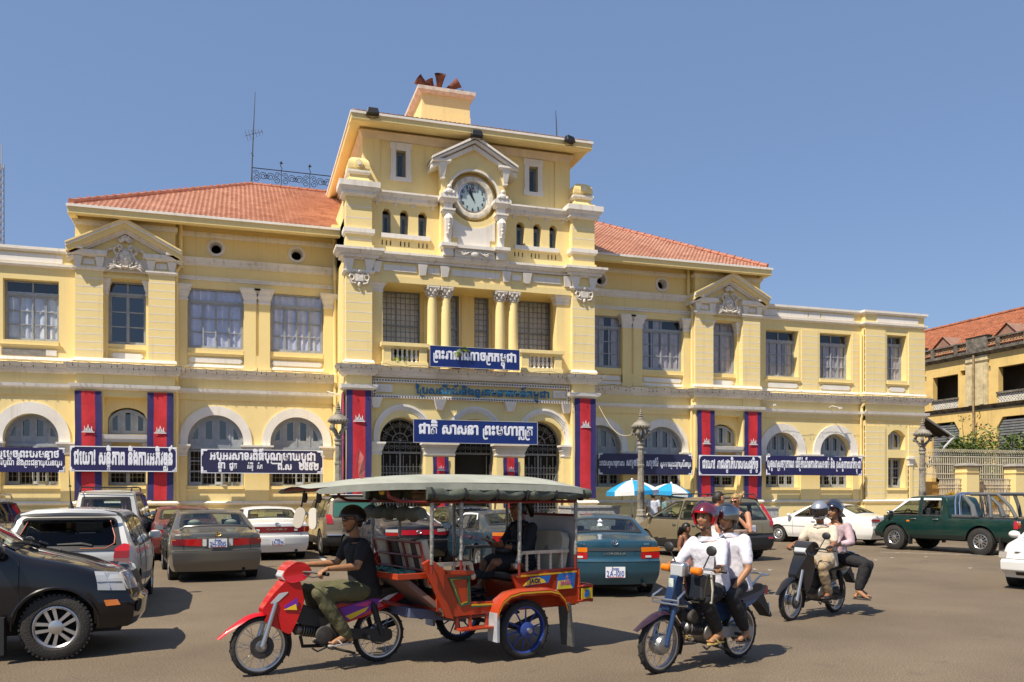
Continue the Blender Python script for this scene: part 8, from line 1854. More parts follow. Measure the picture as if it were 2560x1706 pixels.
for x,hw in ((-.70,.68),(.06,.70),(.78,.69),(1.12,.66)): q.tube([(x,-hw,1.80),(x,-hw*.5,1.88),(x,0,1.90),(x,hw*.5,1.88),(x,hw,1.80)],.012,5)
q.tube([(-.70,-.68,1.665),(-.70,.68,1.665)],.018,6); q.tube([(1.15,-.66,1.67),(1.15,.66,1.67)],.016,6); q.tube([(2.2,-.45,1.79),(2.24,0,1.80),(2.2,.45,1.79)],.014,5); tk(q,'roof_frame',M_TDR,sm=True)
for s_ in (-1,1):
    for x,zb in ((-.70,.92),(.06,.86),(.78,.98),(1.12,.95)):
        q=MB(); q.tube([(x,s_*.67,zb),(x,s_*.68,1.80)],.014,6); o=tk(q,'post',M_TDR,sm=True); q=MB(); q.tube([(x,s_*.672,zb+.10 if x>.1 else zb+.16),(x,s_*.678,1.66)],[.019+.003*(i%2) for i in range(2)],8); 
        for i in range(22): z=zb+.18+.045*i; q.lathe([(.019,z),(.0215,z+.012),(.019,z+.024)],n=8,c=(x,s_*.675,0)) if z<1.62 else None
        tk(q,'tape_wrap',M_TAPE,sm=True,par=o)
# tub: floor, side panels, front wall, rear locker
q=MB(); q.box(-.80,.92,-.56,.56,.50,.56); q.box(.0,.85,-.60,.60,.47,.50); tk(q,'floor',mat('floor_board',(.10,.035,.02),.7),.01)
q=MB()
for s_ in (-1,1):
    y=s_*.585
    q.prism([(.86,.50),(1.14,1.04),(1.06,1.08),(.92,.98),(.64,.96),(.62,.64),(.14,.62),(.02,.70),(.10,.86),(.02,.90),(-.80,.905),(-.80,.52)],y-.025,y+.025)
    q.tube([(.10,y,.87),(-.2,y,.905),(-.80,y,.915),(-.82,y,.72)],.024,6)
    q.prism([(.84,.48),(.92,.50),(1.20,1.06),(1.12,1.10)],y+s_*.03-.02,y+s_*.03+.02); q.prism([(.92,.98),(.60,.96),(.60,.92),(.92,.94)],y-.05,y+.05)
q.build_split('side_panel',M_TR,TK,bevel=.008)
for s_ in (-1,1):
    y=s_*.618
    def pl_(pts,m,nm='painted_line',w=.004): q=MB(); q.prism(pts,y-w,y+w); tk(q,nm,m)
    def frame_(out,inn,m): q=MB(); q.prism(out,y-.003,y+.003,0,'y',[inn]); tk(q,'painted_line',m)
    frame_([(.90,.90),(.64,.91),(.64,.62),(.76,.60)],[(.84,.875),(.67,.88),(.67,.645),(.745,.63)],M_TGR); frame_([(.875,.888),(.655,.895),(.655,.635),(.75,.618)],[(.85,.877),(.668,.882),(.668,.648),(.745,.633)],M_TYE)
    pl_([(.62,.60),(.16,.585),(.16,.60),(.62,.615)],M_TYE); pl_([(.62,.585),(.16,.57),(.16,.583),(.62,.598)],M_TGR)
    pl_([(.05,.86),(-.76,.875),(-.76,.89),(.07,.878)],M_TYE)
    pl_([(-.04,.76),(-.36,.78),(-.40,.86),(-.12,.85)],mat('ad_blue',(.02,.14,.46),.4),'advert_sticker'); q=MB(); q.prism([(-.02,.765),(-.33,.785),(-.30,.82),(-.22,.85),(-.12,.84)],y+s_*.005-.002,y+s_*.005+.002); tk(q,'advert_sticker',mat('ad_yellow',(.70,.55,.05),.4))
    pl_([(-.48,.70),(-.72,.70),(-.74,.88),(-.50,.88)],MATS['ad_blue'],'advert_sticker'); q=MB(); q.prism([(-.48,.70),(-.70,.70),(-.64,.80),(-.50,.79)],y+s_*.005-.002,y+s_*.005+.002); tk(q,'advert_sticker',MATS['ad_yellow']); q=MB(); q.ball((-.62,y,.83),.04,10,6,sc=(1,.12,1)); q.cbox((-.60,y+s_*.006,.76),(.14,.004,.03)); tk(q,'advert_sticker',mat('ad_pink',(.55,.15,.25),.4))
    V,Fc,wd=lettering('JACK',.06); q=MB(); kx=.16/wd; q.add([((-.10-a*kx) if s_>0 else (-.26+a*kx),y+s_*.009,.79+b*.06) for a,b,d in V],Fc); tk(q,'lettering',M_BIKEBLUE,recalc=False)
    V,Fc,wd=lettering('JACK',.06); q=MB(); kx=.15/wd; q.add([((-.52-a*kx) if s_>0 else (-.67+a*kx),y+s_*.010,.755+b*.06) for a,b,d in V],Fc); tk(q,'lettering',MATS['ad_pink'],recalc=False)
q=MB(); q.add([(1.36,-.48,.90),(1.36,.48,.90),(.90,.54,.52),(.90,-.54,.52),(1.30,-.48,.92),(1.30,.48,.92),(.84,.54,.54),(.84,-.54,.54)],[(0,1,2,3),(4,7,6,5),(0,4,5,1),(3,2,6,7),(0,3,7,4),(1,5,6,2)]); tk(q,'front_board',M_MAUVE,.005)
q=MB(); q.box(1.04,1.42,-.52,.52,.925,.945); q.box(1.40,1.43,-.54,.54,.90,.96); q.box(1.04,1.42,.51,.54,.90,.96); q.box(1.04,1.42,-.54,-.51,.90,.96); tk(q,'front_tray',M_TR,.006)
q=MB(); vs=[(1.08+.30*i/8,-.44+.86*j/10,.952+.02*math.sin(i*1.7+j*1.1)+.012*math.sin(j*2.3)) for i in range(9) for j in range(11)]; q.add(vs,[(i*11+j,i*11+j+1,(i+1)*11+j+1,(i+1)*11+j) for i in range(8) for j in range(10)]); tag(q.build('tray_cloth',mat('green_print_cloth',(.10,.28,.20),.8,var=.9,vscale=9),None,smooth=True),'crumpled green print cloth lying on the front tray of the tuk-tuk','cloth'); bpy.data.objects['tray_cloth'].location=TL; bpy.data.objects['tray_cloth'].rotation_euler=(0,0,R(TY))
# front bench (faces backwards): back in cream and brown stripes held by red hoops
q=MB(); q.box(.64,1.0,-.50,.50,.72,.80); q.build('seat',M_BRV,TK,bevel=.03); q=MB(); q.box(.66,.98,-.53,.53,.56,.72); tk(q,'seat_base',M_TR)
M_=Matrix.Translation((1.0,0,.80))@Matrix.Rotation(R(14),4,'Y')
for a,b,m_ in ((-.52,-.28,M_CREAM),(-.28,.0,M_BRV),(.0,.26,M_CREAM),(.26,.38,M_BRV),(.38,.52,M_CREAM)): q=MB(); q.box(-.045,.045,a+.002,b-.002,.0,.50); q.xf(M_); tk(q,'backrest',m_,.02)
q=MB(); 
for z in (.20,.34,.49): q.tube([(.06,-.53,z),(.06,.53,z)],.013,6)
for y in (-.53,-.2,.15,.53): q.tube([(.06,y,.05),(.06,y,.49)],.013,6)
q.xf(M_); tk(q,'back_frame',M_TDR,sm=True)
# rear bench
q=MB(); q.box(-.66,-.20,-.52,.52,.76,.86); tk(q,'seat',M_BRV,.03); q=MB(); q.box(-.70,-.20,-.54,.54,.56,.76); tk(q,'seat_base',M_TR)
M_=Matrix.Translation((-.60,0,.84))@Matrix.Rotation(R(-10),4,'Y')
for a,b in ((-.54,-.01),(.01,.54)):
    q=MB(); q.prism(rr([(a,0),(b,0),(b,.42),(b-.06,.49),(a+.06,.49),(a,.42)],.03),-.05,.05,0,'x'); q.xf(M_); o=tk(q,'backrest',M_CREAM,.025); q=MB(); q.lathe([(.035,.05),(.03,.062),(.0,.066)],n=14,axis='x',c=(0,(a+b)/2,.30),caps=False); q.xf(M_); tk(q,'button',MATS['silver_tape'],par=o)
q=MB(); q.box(-.80,-.785,-.56,.56,.90,1.50); tk(q,'back_board',mat('grey_white_board',(.45,.45,.47),.5,var=.15)); q=MB()
for s_ in (-1,1): q.tube([(-.79,s_*.57,.90),(-.79,s_*.57,1.51)],.016,6)
q.tube([(-.79,-.57,1.51),(-.79,.57,1.51)],.016,6); tk(q,'board_frame',M_TDR,sm=True)
# arm rails with turned spindles
for s_ in (-1,1):
    for x0,x1,z in ((-.66,-.02,1.10),(.62,1.02,1.02)):
        xb=x0 if x0>0 else x1
        q=MB(); y=s_*.58; q.box(x0,x1,y-.03,y+.03,z,z+.035); q.tube([(xb,y,z+.02),(xb+(-.02 if x0>0 else .04),y,z-.08)],.03,8); k=(xb+(-.03 if x0>0 else .05)); q.ball((k,y,z-.12),.042,12,8); o=tk(q,'arm_rail',mat('worn_chrome',(.52,.47,.40),.3,.6,var=.3,vscale=8),sm=True)
        for i in range(4 if x0<0 else 3):
            x=x0+(x1-x0)*(i+.5)/(4 if x0<0 else 3); q=MB(); zb=.92 if x0<0 else .97-.0; zb=.915 if x0<0 else .80
            pr=[]; n=9
            for j in range(n+1): pr.append((.013+.007*(j%2),zb+(z-zb)*j/n))
            q.lathe(pr,n=8,c=(x,y,0)); tk(q,'spindle',mat('cream_spindle',(.55,.50,.40),.4),sm=True,par=o)
# wheels, mudguards, springs
def tuk_wheel():
    r=.31; q=MB(); q.lathe([(r-.06,-.035),(r-.04,-.045),(r-.015,-.04),(r,-.02),(r,.02),(r-.015,.04),(r-.04,.045),(r-.06,.035)],n=44,axis='y',caps=False)
    for i in range(46):
        M_=Matrix.Rotation(2*PI*i/46,4,'Y'); k=len(q.v); q.cbox((r-.004,.018*(-1)**i,0),(.014,.03,.018)); q.xf(M_,k)
    a=q.build('t',M_TYRE,None,smooth=True,auto=50); q=MB()
    q.lathe([(r-.055,-.036),(r-.075,-.03),(r-.08,0),(r-.075,.03),(r-.055,.036)],n=44,axis='y',caps=False); q.lathe([(.03,-.08),(.055,-.06),(.055,.05),(.085,.055),(.085,.07),(.03,.09)],n=20,axis='y'); q.lathe([(.03,.09),(.028,.12),(0,.125)],n=14,axis='y',m=1)
    for i in range(10): a_=2*PI*i/10; q.tube([(.05*math.cos(a_),.02,.05*math.sin(a_)),((r-.075)*math.cos(a_),.0,(r-.075)*math.sin(a_))],[.012,.008],5)
    b=q.build('r',[M_BLUER,M_STEEL],None,smooth=True,auto=40); d=(a.data,b.data); bpy.data.objects.remove(a); bpy.data.objects.remove(b); return d
td,rd=tuk_wheel()
for s_ in (1,-1):
    o=bpy.data.objects.new('wheel',td); link(o,TK); o.location=(0,s_*.67,.31); o.rotation_euler=(0,.2,0 if s_>0 else PI); q=bpy.data.objects.new('rim',rd); link(q,o)
    q=MB(); n=18; hw=.10; out=[]
    pr=[(.40,.50),(.38,.58),(.33,.66),(.24,.72),(.10,.745),(-.10,.745),(-.28,.74),(-.40,.71),(-.48,.63),(-.52,.52)]
    for x,z in pr: out+=[(x,s_*.67-hw,z-.02),(x,s_*.67-hw*.5,z),(x,s_*.67+hw*.5,z),(x,s_*.67+hw,z-.02),(x,s_*.67+s_*hw,z-.07)]
    q.add(out,[(i*5+j,i*5+j+1,(i+1)*5+j+1,(i+1)*5+j) for i in range(len(pr)-1) for j in range(4)]); o=tk(q,'mudguard',M_TR,sm=True,recalc=False)
    q=MB(); q.add([(x,s_*.67+s_*(hw+.004),z-.03) for x,z in pr]+[(x,s_*.67+s_*(hw+.004),z-.045) for x,z in pr],[(i,i+1,i+11,i+10) for i in range(len(pr)-1)]); tk(q,'painted_line',M_TYE,par=o,recalc=False)
    q=MB(); q.box(-.56,-.53,s_*.67-.10,s_*.67+.10,.08,.56); q.v=[(v[0]-(.05 if v[2]<.3 else 0),v[1],v[2]) for v in q.v]; tk(q,'mud_flap',mat('worn_rubber_flap',(.10,.10,.095),.7,var=.5,vscale=6),par=o); q=MB(); q.box(.37,.40,s_*.67-.09,s_*.67+.09,.22,.52); tk(q,'mud_flap',mat('sky_grey_flap',(.40,.42,.45),.6,var=.3,vscale=5),par=o)
    q=MB(); 
    for i in range(3): q.tube([(-.38,s_*.50,.46-.02*i),(0,s_*.50,.34-.015*i),(.38,s_*.50,.46-.02*i)],.014,5)
    tk(q,'leaf_spring',M_ENGD,sm=True)
    q=MB(); y=s_*.60; 
    for x in (.42,.62,.78): q.box(x-.015,x+.015,y-.03,y+.0,.36,.52)
    q.box(.40,.80,y-.04,y+.10,.36,.385); tk(q,'step',M_TR,.005)
q=MB(); q.tube([(0,-.66,.31),(0,.66,.31)],.025,8); tk(q,'axle',M_ENGD); q=MB(); q.box(.55,1.22,-.40,.40,.40,.50); q.v=[(v[0],v[1],v[2]+(.10 if v[0]>1 else 0)) for v in q.v]; tk(q,'tool_box',M_BLUEB,.006)
q=MB(); q.box(-.82,-.78,-.56,.56,.52,.92); tk(q,'rear_board',M_TR); q=MB()
for y in (-.6,.6): q.tube([(-.80,y,.90),(-.80,y,.56)],.018,6); q.tube([(-.78,y,.71),(-.98,y,.71),(-.98,y,.55),(-.78,y,.55)],.02,6)
for z in (.55,.71): q.box(-1.0,-.96,-.62,.62,z-.02,z+.02)
q.box(-.98,-.80,-.60,.60,.535,.55); tk(q,'luggage_rack',M_TR,.004)
q=MB(); q.cbox((-1.004,0,.60),(.006,1.2,.03)); tk(q,'painted_line',M_TYE); q=MB(); q.box(-.98,-.82,.623,.63,.57,.69); tk(q,'painted_panel',M_TYE); q=MB(); q.box(-.93,-.88,.631,.636,.60,.67); q.box(-.90,-.86,.6365,.64,.59,.64); tk(q,'bottle_sticker',MATS['ad_blue'])
q=MB(); q.tube([(.9,0,.50),(1.2,0,.60),(1.40,0,.66),(1.62,0,.62)],.03,8); q.tube([(.9,.35,.52),(1.35,.04,.64)],.022,6); q.tube([(.9,-.35,.52),(1.35,-.04,.64)],.022,6); tk(q,'hitch_bar',M_TDR,sm=True)
# mirrors on long arms under the canopy beak
for y,a in ((.20,20),(-.17,-20)):
    o=thing('x','','') if 0 else None
    q=MB(); q.tube([(2.10,y,1.80),(2.12,y,1.70),(2.14,y,1.60)],.009,5); q.lathe([(.025,1.76),(.03,1.70),(.015,1.66)],c=(2.1,y,0),n=8); o=tk(q,'mirror_arm',M_TRIM,sm=True)
    q=MB(); pts=[(x*.052,z*.105) for x,z in arc(0,.45,1,0,PI,10,.55)+arc(0,-.45,1,PI,2*PI,10,.55)]; q.prism(pts,-.012,.012); k=Matrix.Translation((2.16,y,1.51))@Matrix.Rotation(R(112 if y>0 else 150),4,'Z')@Matrix.Rotation(R(14 if y<0 else 0),4,'Y'); q.xf(k); q.build('mirror',mat('mirror_white_back',(.62,.58,.50),.5),TK,bevel=.006)
q=MB(); q.ball((2.10,.40,1.765),.035,8,6); q.ball((1.60,.55,1.77),.035,8,6); tk(q,'brass_bell',mat('brass_yellow',(.45,.30,.03),.4,.4),sm=True)
# small pennant on the canopy and a basket under the roof
q=MB(); t=thing('pennant','small red and grey pennant on a stick above the tuk-tuk canopy','flag',TL+Matrix.Rotation(R(TY),3,'Z')@Vector((1.72,.15,1.87)),R(TY)); q.tube([(0,0,0),(-.06,0,.32)],.007,4); q.build('stick',M_TDR,t); q=MB(); q.add([(-.06,0,.33),(-.05,.01,.06),(-.09,.03,.0),(-.12,.02,.12),(-.10,.03,.25)],[(0,1,2,3,4)]); q.build('cloth',mat('faded_pennant',(.42,.12,.11),.8,var=.5,vscale=8),t)
t=thing('basket','small wicker basket tucked under the tuk-tuk roof','basket',TL+Matrix.Rotation(R(TY),3,'Z')@Vector((.95,.30,1.62)),R(TY)); q=MB(); q.lathe([(.10,0),(.17,.07),(.18,.16),(.175,.16),(.16,.08),(.09,.01)],n=18); 
for i in range(6): q.lathe([(.12+.012*i,.01+.026*i),(.128+.012*i,.02+.026*i),(.12+.012*i,.03+.026*i)],n=18)
q.build('weave',mat('wicker',(.24,.15,.08),.8,var=.3,vscale=20),t,smooth=True)
# ================================================================ PEOPLE
def skin(name,c): return mat(name,c,.5,var=.18,vscale=9)
SK_T=skin('tan_skin',(.36,.175,.085)); SK_D=skin('brown_skin',(.26,.115,.055)); SK_P=skin('sunburnt_skin',(.52,.24,.14)); M_HAIR=mat('black_hair',(.010,.008,.008),.45,var=.3,vscale=30); M_EYEW=mat('eye_white',(.6,.58,.55),.3); M_EYE=mat('eye_dark',(.012,.008,.006),.2); M_LIP=mat('lips',(.30,.085,.065),.5)
def cloth(n,c,var=.18): return mat(n,c,.85,var=var,vscale=5,bump=.25,bscale=26)
TEX=bpy.data.textures.new('cloth_folds','CLOUDS'); TEX.noise_scale=.075; TEX.noise_depth=2
def fuse(mb,name,m,parent,vox=.012,it=5,fold=0,extra=None):
    """melts overlapping limbs into one continuous skin"""
    o=mb.build('tmp',m,None,merge=False); r=o.modifiers.new('r','REMESH'); r.mode='VOXEL'; r.voxel_size=vox; r.use_smooth_shade=True
    s_=o.modifiers.new('s','SMOOTH'); s_.factor=.6; s_.iterations=it
    if fold: d=o.modifiers.new('d','DISPLACE'); d.texture=TEX; d.strength=fold; d.mid_level=.5; d.texture_coords='LOCAL'; q=o.modifiers.new('s2','SMOOTH'); q.factor=.5; q.iterations=1
    bpy.context.view_layer.update(); me=bpy.data.meshes.new_from_object(o.evaluated_get(bpy.context.evaluated_depsgraph_get())); bpy.data.objects.remove(o); me.name=name
    if extra and extra.v:
        bm=bmesh.new(); bm.from_mesh(me); e=bpy.data.meshes.new('e'); e.from_pydata(extra.v,[],extra.f); bm.from_mesh(e); bpy.data.meshes.remove(e)
        bmesh.ops.recalc_face_normals(bm,faces=bm.faces)
        for f in bm.faces: f.smooth=True
        bm.to_mesh(me); bm.free()
    return link(bpy.data.objects.new(name,me),parent)
def limb(mb,pts,rad):
    pts=[Vector(p) for p in pts]; P=[];Rr=[]
    for i in range(len(pts)-1):
        for t in (0,.25,.5,.75): P.append(pts[i].lerp(pts[i+1],t)); Rr.append((rad[i]+(rad[i+1]-rad[i])*t)*(1+.10*math.sin(PI*t)*(1 if i%2==0 or i==1 else 0)))
    P.append(pts[-1]); Rr.append(rad[-1]); mb.tube(P,Rr,12)
    for p,r in zip(pts,rad): mb.ball(p,r*.99,12,8)
def loft(mb,secs):
    n=18; k=len(mb.v)
    for c,sd,fw,a,b in secs:
        for j in range(n): t=2*PI*j/n; ct,st=math.cos(t),math.sin(t); mb.v.append(tuple(Vector(c)+sd*(a*math.copysign(abs(ct)**.8,ct))+fw*(b*math.copysign(abs(st)**.9,st))))
    for i in range(len(secs)-1):
        for j in range(n): mb.f.append((k+i*n+j,k+i*n+(j+1)%n,k+(i+1)*n+(j+1)%n,k+(i+1)*n+j)); mb.m.append(0)
    mb.f.append(tuple(k+j for j in reversed(range(n)))); mb.m.append(0); mb.f.append(tuple(k+(len(secs)-1)*n+j for j in range(n))); mb.m.append(0)
def torso(mb,J,g=0.0,low=True,top=True,w=1.0):
    sd=(J['sl']-J['sr']); sd.normalize(); up=(J['chest']-J['pelvis']).normalized(); fw=sd.cross(up)*-1; fw.normalize(); hs=(J['hl']-J['hr']).normalized(); hf=(hs.cross(up)*-1).normalized()
    mid=(J['pelvis']+J['chest'])/2; sh=(J['sl']+J['sr'])/2; S_=[]
    if low: S_.append((J['pelvis']-up*.08,hs,hf,(.150+g)*w,(.105+g)*w)); S_.append((J['pelvis'],hs,hf,(.165+g)*w,(.118+g)*w))
    S_+= [(mid,(sd+hs).normalized(),fw,(.138+g)*w,(.102+g)*w),(J['chest'],sd,fw,(.160+g)*w,(.112+g)*w),(sh-up*.03,sd,fw,(.165+g)*w,(.095+g)*w),(sh+up*.025,sd,fw,(.115+g)*w,(.068+g)*w)]
    if top: S_.append((J['neck'],sd,fw,.058+g*.6,.055+g*.6))
    loft(mb,S_)
def hand(mb,w,d,nrm,s_=1,curl=.9,k=1.0):
    """palm and five fingers from the wrist; d along the hand, nrm out of the back of it, s_ the thumb's side"""
    d=Vector(d).normalized(); nrm=(Vector(nrm)-d*Vector(nrm).dot(d)).normalized(); sd=d.cross(nrm)*s_; w=Vector(w)
    loft(mb,[(w,sd,nrm,.026*k,.020*k),(w+d*.03*k,sd,nrm,.036*k,.017*k),(w+d*.08*k,sd,nrm,.042*k,.014*k),(w+d*.092*k,sd,nrm,.040*k,.010*k)])
    for i,L in enumerate((.068,.078,.073,.056)):
        b=w+d*.088*k+sd*(.030-.020*i)*k; p=[b]; a=curl*.35
        for j,f in enumerate((.45,.32,.25)):
            a+=curl*(.55 if j else .35); p.append(p[-1]+(d*math.cos(a)-nrm*math.sin(a))*L*f*k)
        mb.tube(p,[.0095*k,.009*k,.0082*k,.006*k],7); mb.ball(p[-1],.006*k,6,4)
    b=w+d*.03*k+sd*.030*k; p=[b,b+(sd*.7+d*.6-nrm*.25)*.034*k,b+(sd*.75+d*1.15-nrm*.7)*.050*k]; mb.tube(p,[.012*k,.011*k,.008*k],7); mb.ball(p[-1],.008*k,6,4)
def headframe(J):
    yaw,pit,roll=J.get('look',(0,0,0)); return Matrix.Translation(J['head'])@Matrix.Rotation(R(yaw),4,'Z')@Matrix.Rotation(R(pit),4,'Y')@Matrix.Rotation(R(roll),4,'X')
def headmesh(mb,J,k=1.0):
    q=MB(); q.ball((0,0,0),1,22,16)
    for i,(x,y,z) in enumerate(q.v):
        X,Y,Z=x*.098,y*.078,z*.118
        if Z<-.01: t=(-.01-Z)/.108; Y*=1-.38*t; X=X*(1-.12*t)+(.018*t if x>0 else .030*t)
        if x<0 and Z>-.02: X*=1.04
        if x>.55: X*=.95
        q.v[i]=(X*k,Y*k,Z*k)
    def bl(c,r,sc): q.ball([a*k for a in c],r*k,8,6,0,sc)
    bl((.098,0,-.022),.016,(1,.95,1.0)); q.tube([(.088*k,0,.022*k),(.098*k,0,-.002*k),(.104*k,0,-.020*k)],[.009*k,.012*k,.013*k],7)
    for s_ in (-1,1): bl((.082,s_*.032,.034),.018,(.6,1.3,.5)); bl((.070,s_*.040,-.022),.026,(.6,.8,.8)); bl((.0,s_*.078,-.008),.028,(.55,.3,1.1)); bl((.094,s_*.012,-.028),.010,(1,1,.8))
    bl((.088,0,-.056),.020,(.5,1.2,.62)); bl((.080,0,-.098),.022,(.8,1.0,.7))
    q.xf(headframe(J)); mb.v,mb.f,mb.m,_=(mb.v,mb.f,mb.m,mb.add(q.v,q.f))
def face(J,par,k=1.0,shades=False,bare=False):
    M_=headframe(J)
    if not shades:
        q=MB()
        for s_ in (-1,1): q.ball((.081*k,s_*.031*k,.008*k),.0125*k,10,7,0,(.6,1.2,.65)); q.ball((.0885*k,s_*.030*k,.008*k),.0062*k,8,6,1,(.5,1,1))
        q.xf(M_); q.build('eye',[M_EYEW,M_EYE],par,smooth=True)
        q=MB()
        for s_ in (-1,1): q.tube([(.093*k,s_*.014*k,.030*k),(.094*k,s_*.030*k,.036*k),(.082*k,s_*.050*k,.030*k)],[.004*k,.005*k,.002*k],5); q.tube([(.091*k,s_*.018*k,.014*k),(.092*k,s_*.031*k,.0175*k),(.084*k,s_*.044*k,.011*k)],[.002*k,.003*k,.002*k],5)
        q.xf(M_); q.build('eyebrow',M_HAIR,par,smooth=True)
    else:
        q=MB()
        for s_ in (-1,1): k0=len(q.v); q.ball((0,0,0),.030*k,12,8,0,(.3,1,.72)); q.xf(Matrix.Translation((.094*k,s_*.033*k,.010*k))@Matrix.Rotation(s_*R(18),4,'Z'),k0); q.tube([(.088*k,s_*.058*k,.016*k),(.0,s_*.082*k,.012*k)],.004*k,4)
        q.tube([(.103*k,-.012*k,.016*k),(.106*k,0,.02*k),(.103*k,.012*k,.016*k)],.004*k,4); q.xf(M_); q.build('sunglasses',mat('dark_shades',(.006,.006,.007),.08,coat=1),par,smooth=True)
    q=MB(); q.tube([(.088*k,-.024*k,-.054*k),(.098*k,-.008*k,-.050*k),(.0985*k,.008*k,-.050*k),(.088*k,.024*k,-.054*k)],[.002*k,.0045*k,.0045*k,.002*k],6); q.tube([(.089*k,-.020*k,-.058*k),(.0965*k,0,-.0615*k),(.089*k,.020*k,-.058*k)],[.002*k,.0055*k,.002*k],6); q.xf(M_); q.build('lips',M_LIP,par,smooth=True)
def hair(J,par,m=M_HAIR,k=1.0,grow=1.07,cut=-.03,front=.055,extra=()):
    q=MB(); b=MB(); b.ball((0,0,0),1,26,18); V=[(x*.102*grow*k,y*.082*grow*k,z*.121*grow*k) for x,y,z in b.v]; keep=lambda v:(v[2]>cut*k and v[0]<front*k) or v[2]>.062*k or (v[0]<-.02*k and v[2]>-.085*k)
    V=[(x+.004*math.sin(60*z+40*y)*k,y,z+.003*math.sin(70*y)) for x,y,z in V]
    q.add(V,[f for f in b.f if all(keep(V[i]) for i in f)]); M_=headframe(J); q.xf(M_)
    for pts,r in extra: q.tube([tuple(M_@Vector(p)) for p in pts],r,8)
    o=q.build('hair',m,par,smooth=True,auto=80,recalc=False); s_=o.modifiers.new('s','SOLIDIFY'); s_.thickness=.012*k; return o
def helmet(J,par,m,kind,vis=None,visang=0):
    M_=headframe(J); q=MB(); b=MB(); b.ball((0,0,0),1,30,22); s_=.135
    V=[(x*s_*1.08-.004,y*s_*.93,z*s_*1.05+.02) for x,y,z in b.v]
    if kind=='half': keep=lambda v: v[2]>.035-.0*v[0] or (v[0]<.02 and v[2]>-.035)
    elif kind=='open': keep=lambda v: v[2]>.058 or (v[0]<.045 and v[2]>-.075)
    else: keep=lambda v: (v[2]>.052 or v[0]<.07 or v[2]<-.040) and v[2]>-.115
    q.add(V,[f for f in b.f if all(keep(V[i]) for i in f)]); q.xf(M_); o=q.build('helmet',m,par,smooth=True,auto=70,recalc=False); sl=o.modifiers.new('s','SOLIDIFY'); sl.thickness=.022; sl.offset=-1
    if vis:
        q=MB(); A=[(i/14-.5)*R(190) for i in range(15)]; z0,z1=(-.045,.062) if kind=='full' else (-.05,.085)
        for j in range(7):
            z=z0+(z1-z0)*j/6; rr_=s_*1.12*math.sqrt(max(.2,1-((z-.01)/.19)**2))
            for a in A: q.v.append((rr_*math.cos(a)*1.02,rr_*math.sin(a)*.92,z))
        q.f=[(j*15+i,j*15+i+1,(j+1)*15+i+1,(j+1)*15+i) for j in range(6) for i in range(14)]; q.m=[0]*len(q.f)
        q.xf(M_@Matrix.Translation((0,0,.02))@Matrix.Rotation(R(visang),4,'Y')@Matrix.Translation((0,0,0 if kind=='full' else .01))); v=q.build('visor',vis,o,smooth=True,recalc=False)
        q=MB()
        for t in (-1,1): k0=len(q.v); q.lathe([(.022,-.01),(.022,.008),(.014,.012)],n=12,axis='y',c=(-.01,0,.03)); q.v[k0:]=[(v_[0],t*(abs(.125)+v_[1]),v_[2]) for v_ in q.v[k0:]]
        q.xf(M_); q.build('hinge',M_TRIM,o)
    q=MB(); q.tube([tuple(M_@Vector(p)) for p in ((.0,.10,-.03),(.035,.075,-.09),(.06,0,-.125),(.035,-.075,-.09),(.0,-.10,-.03))],.008,5); q.build('chin_strap',M_TRIM,o); return o
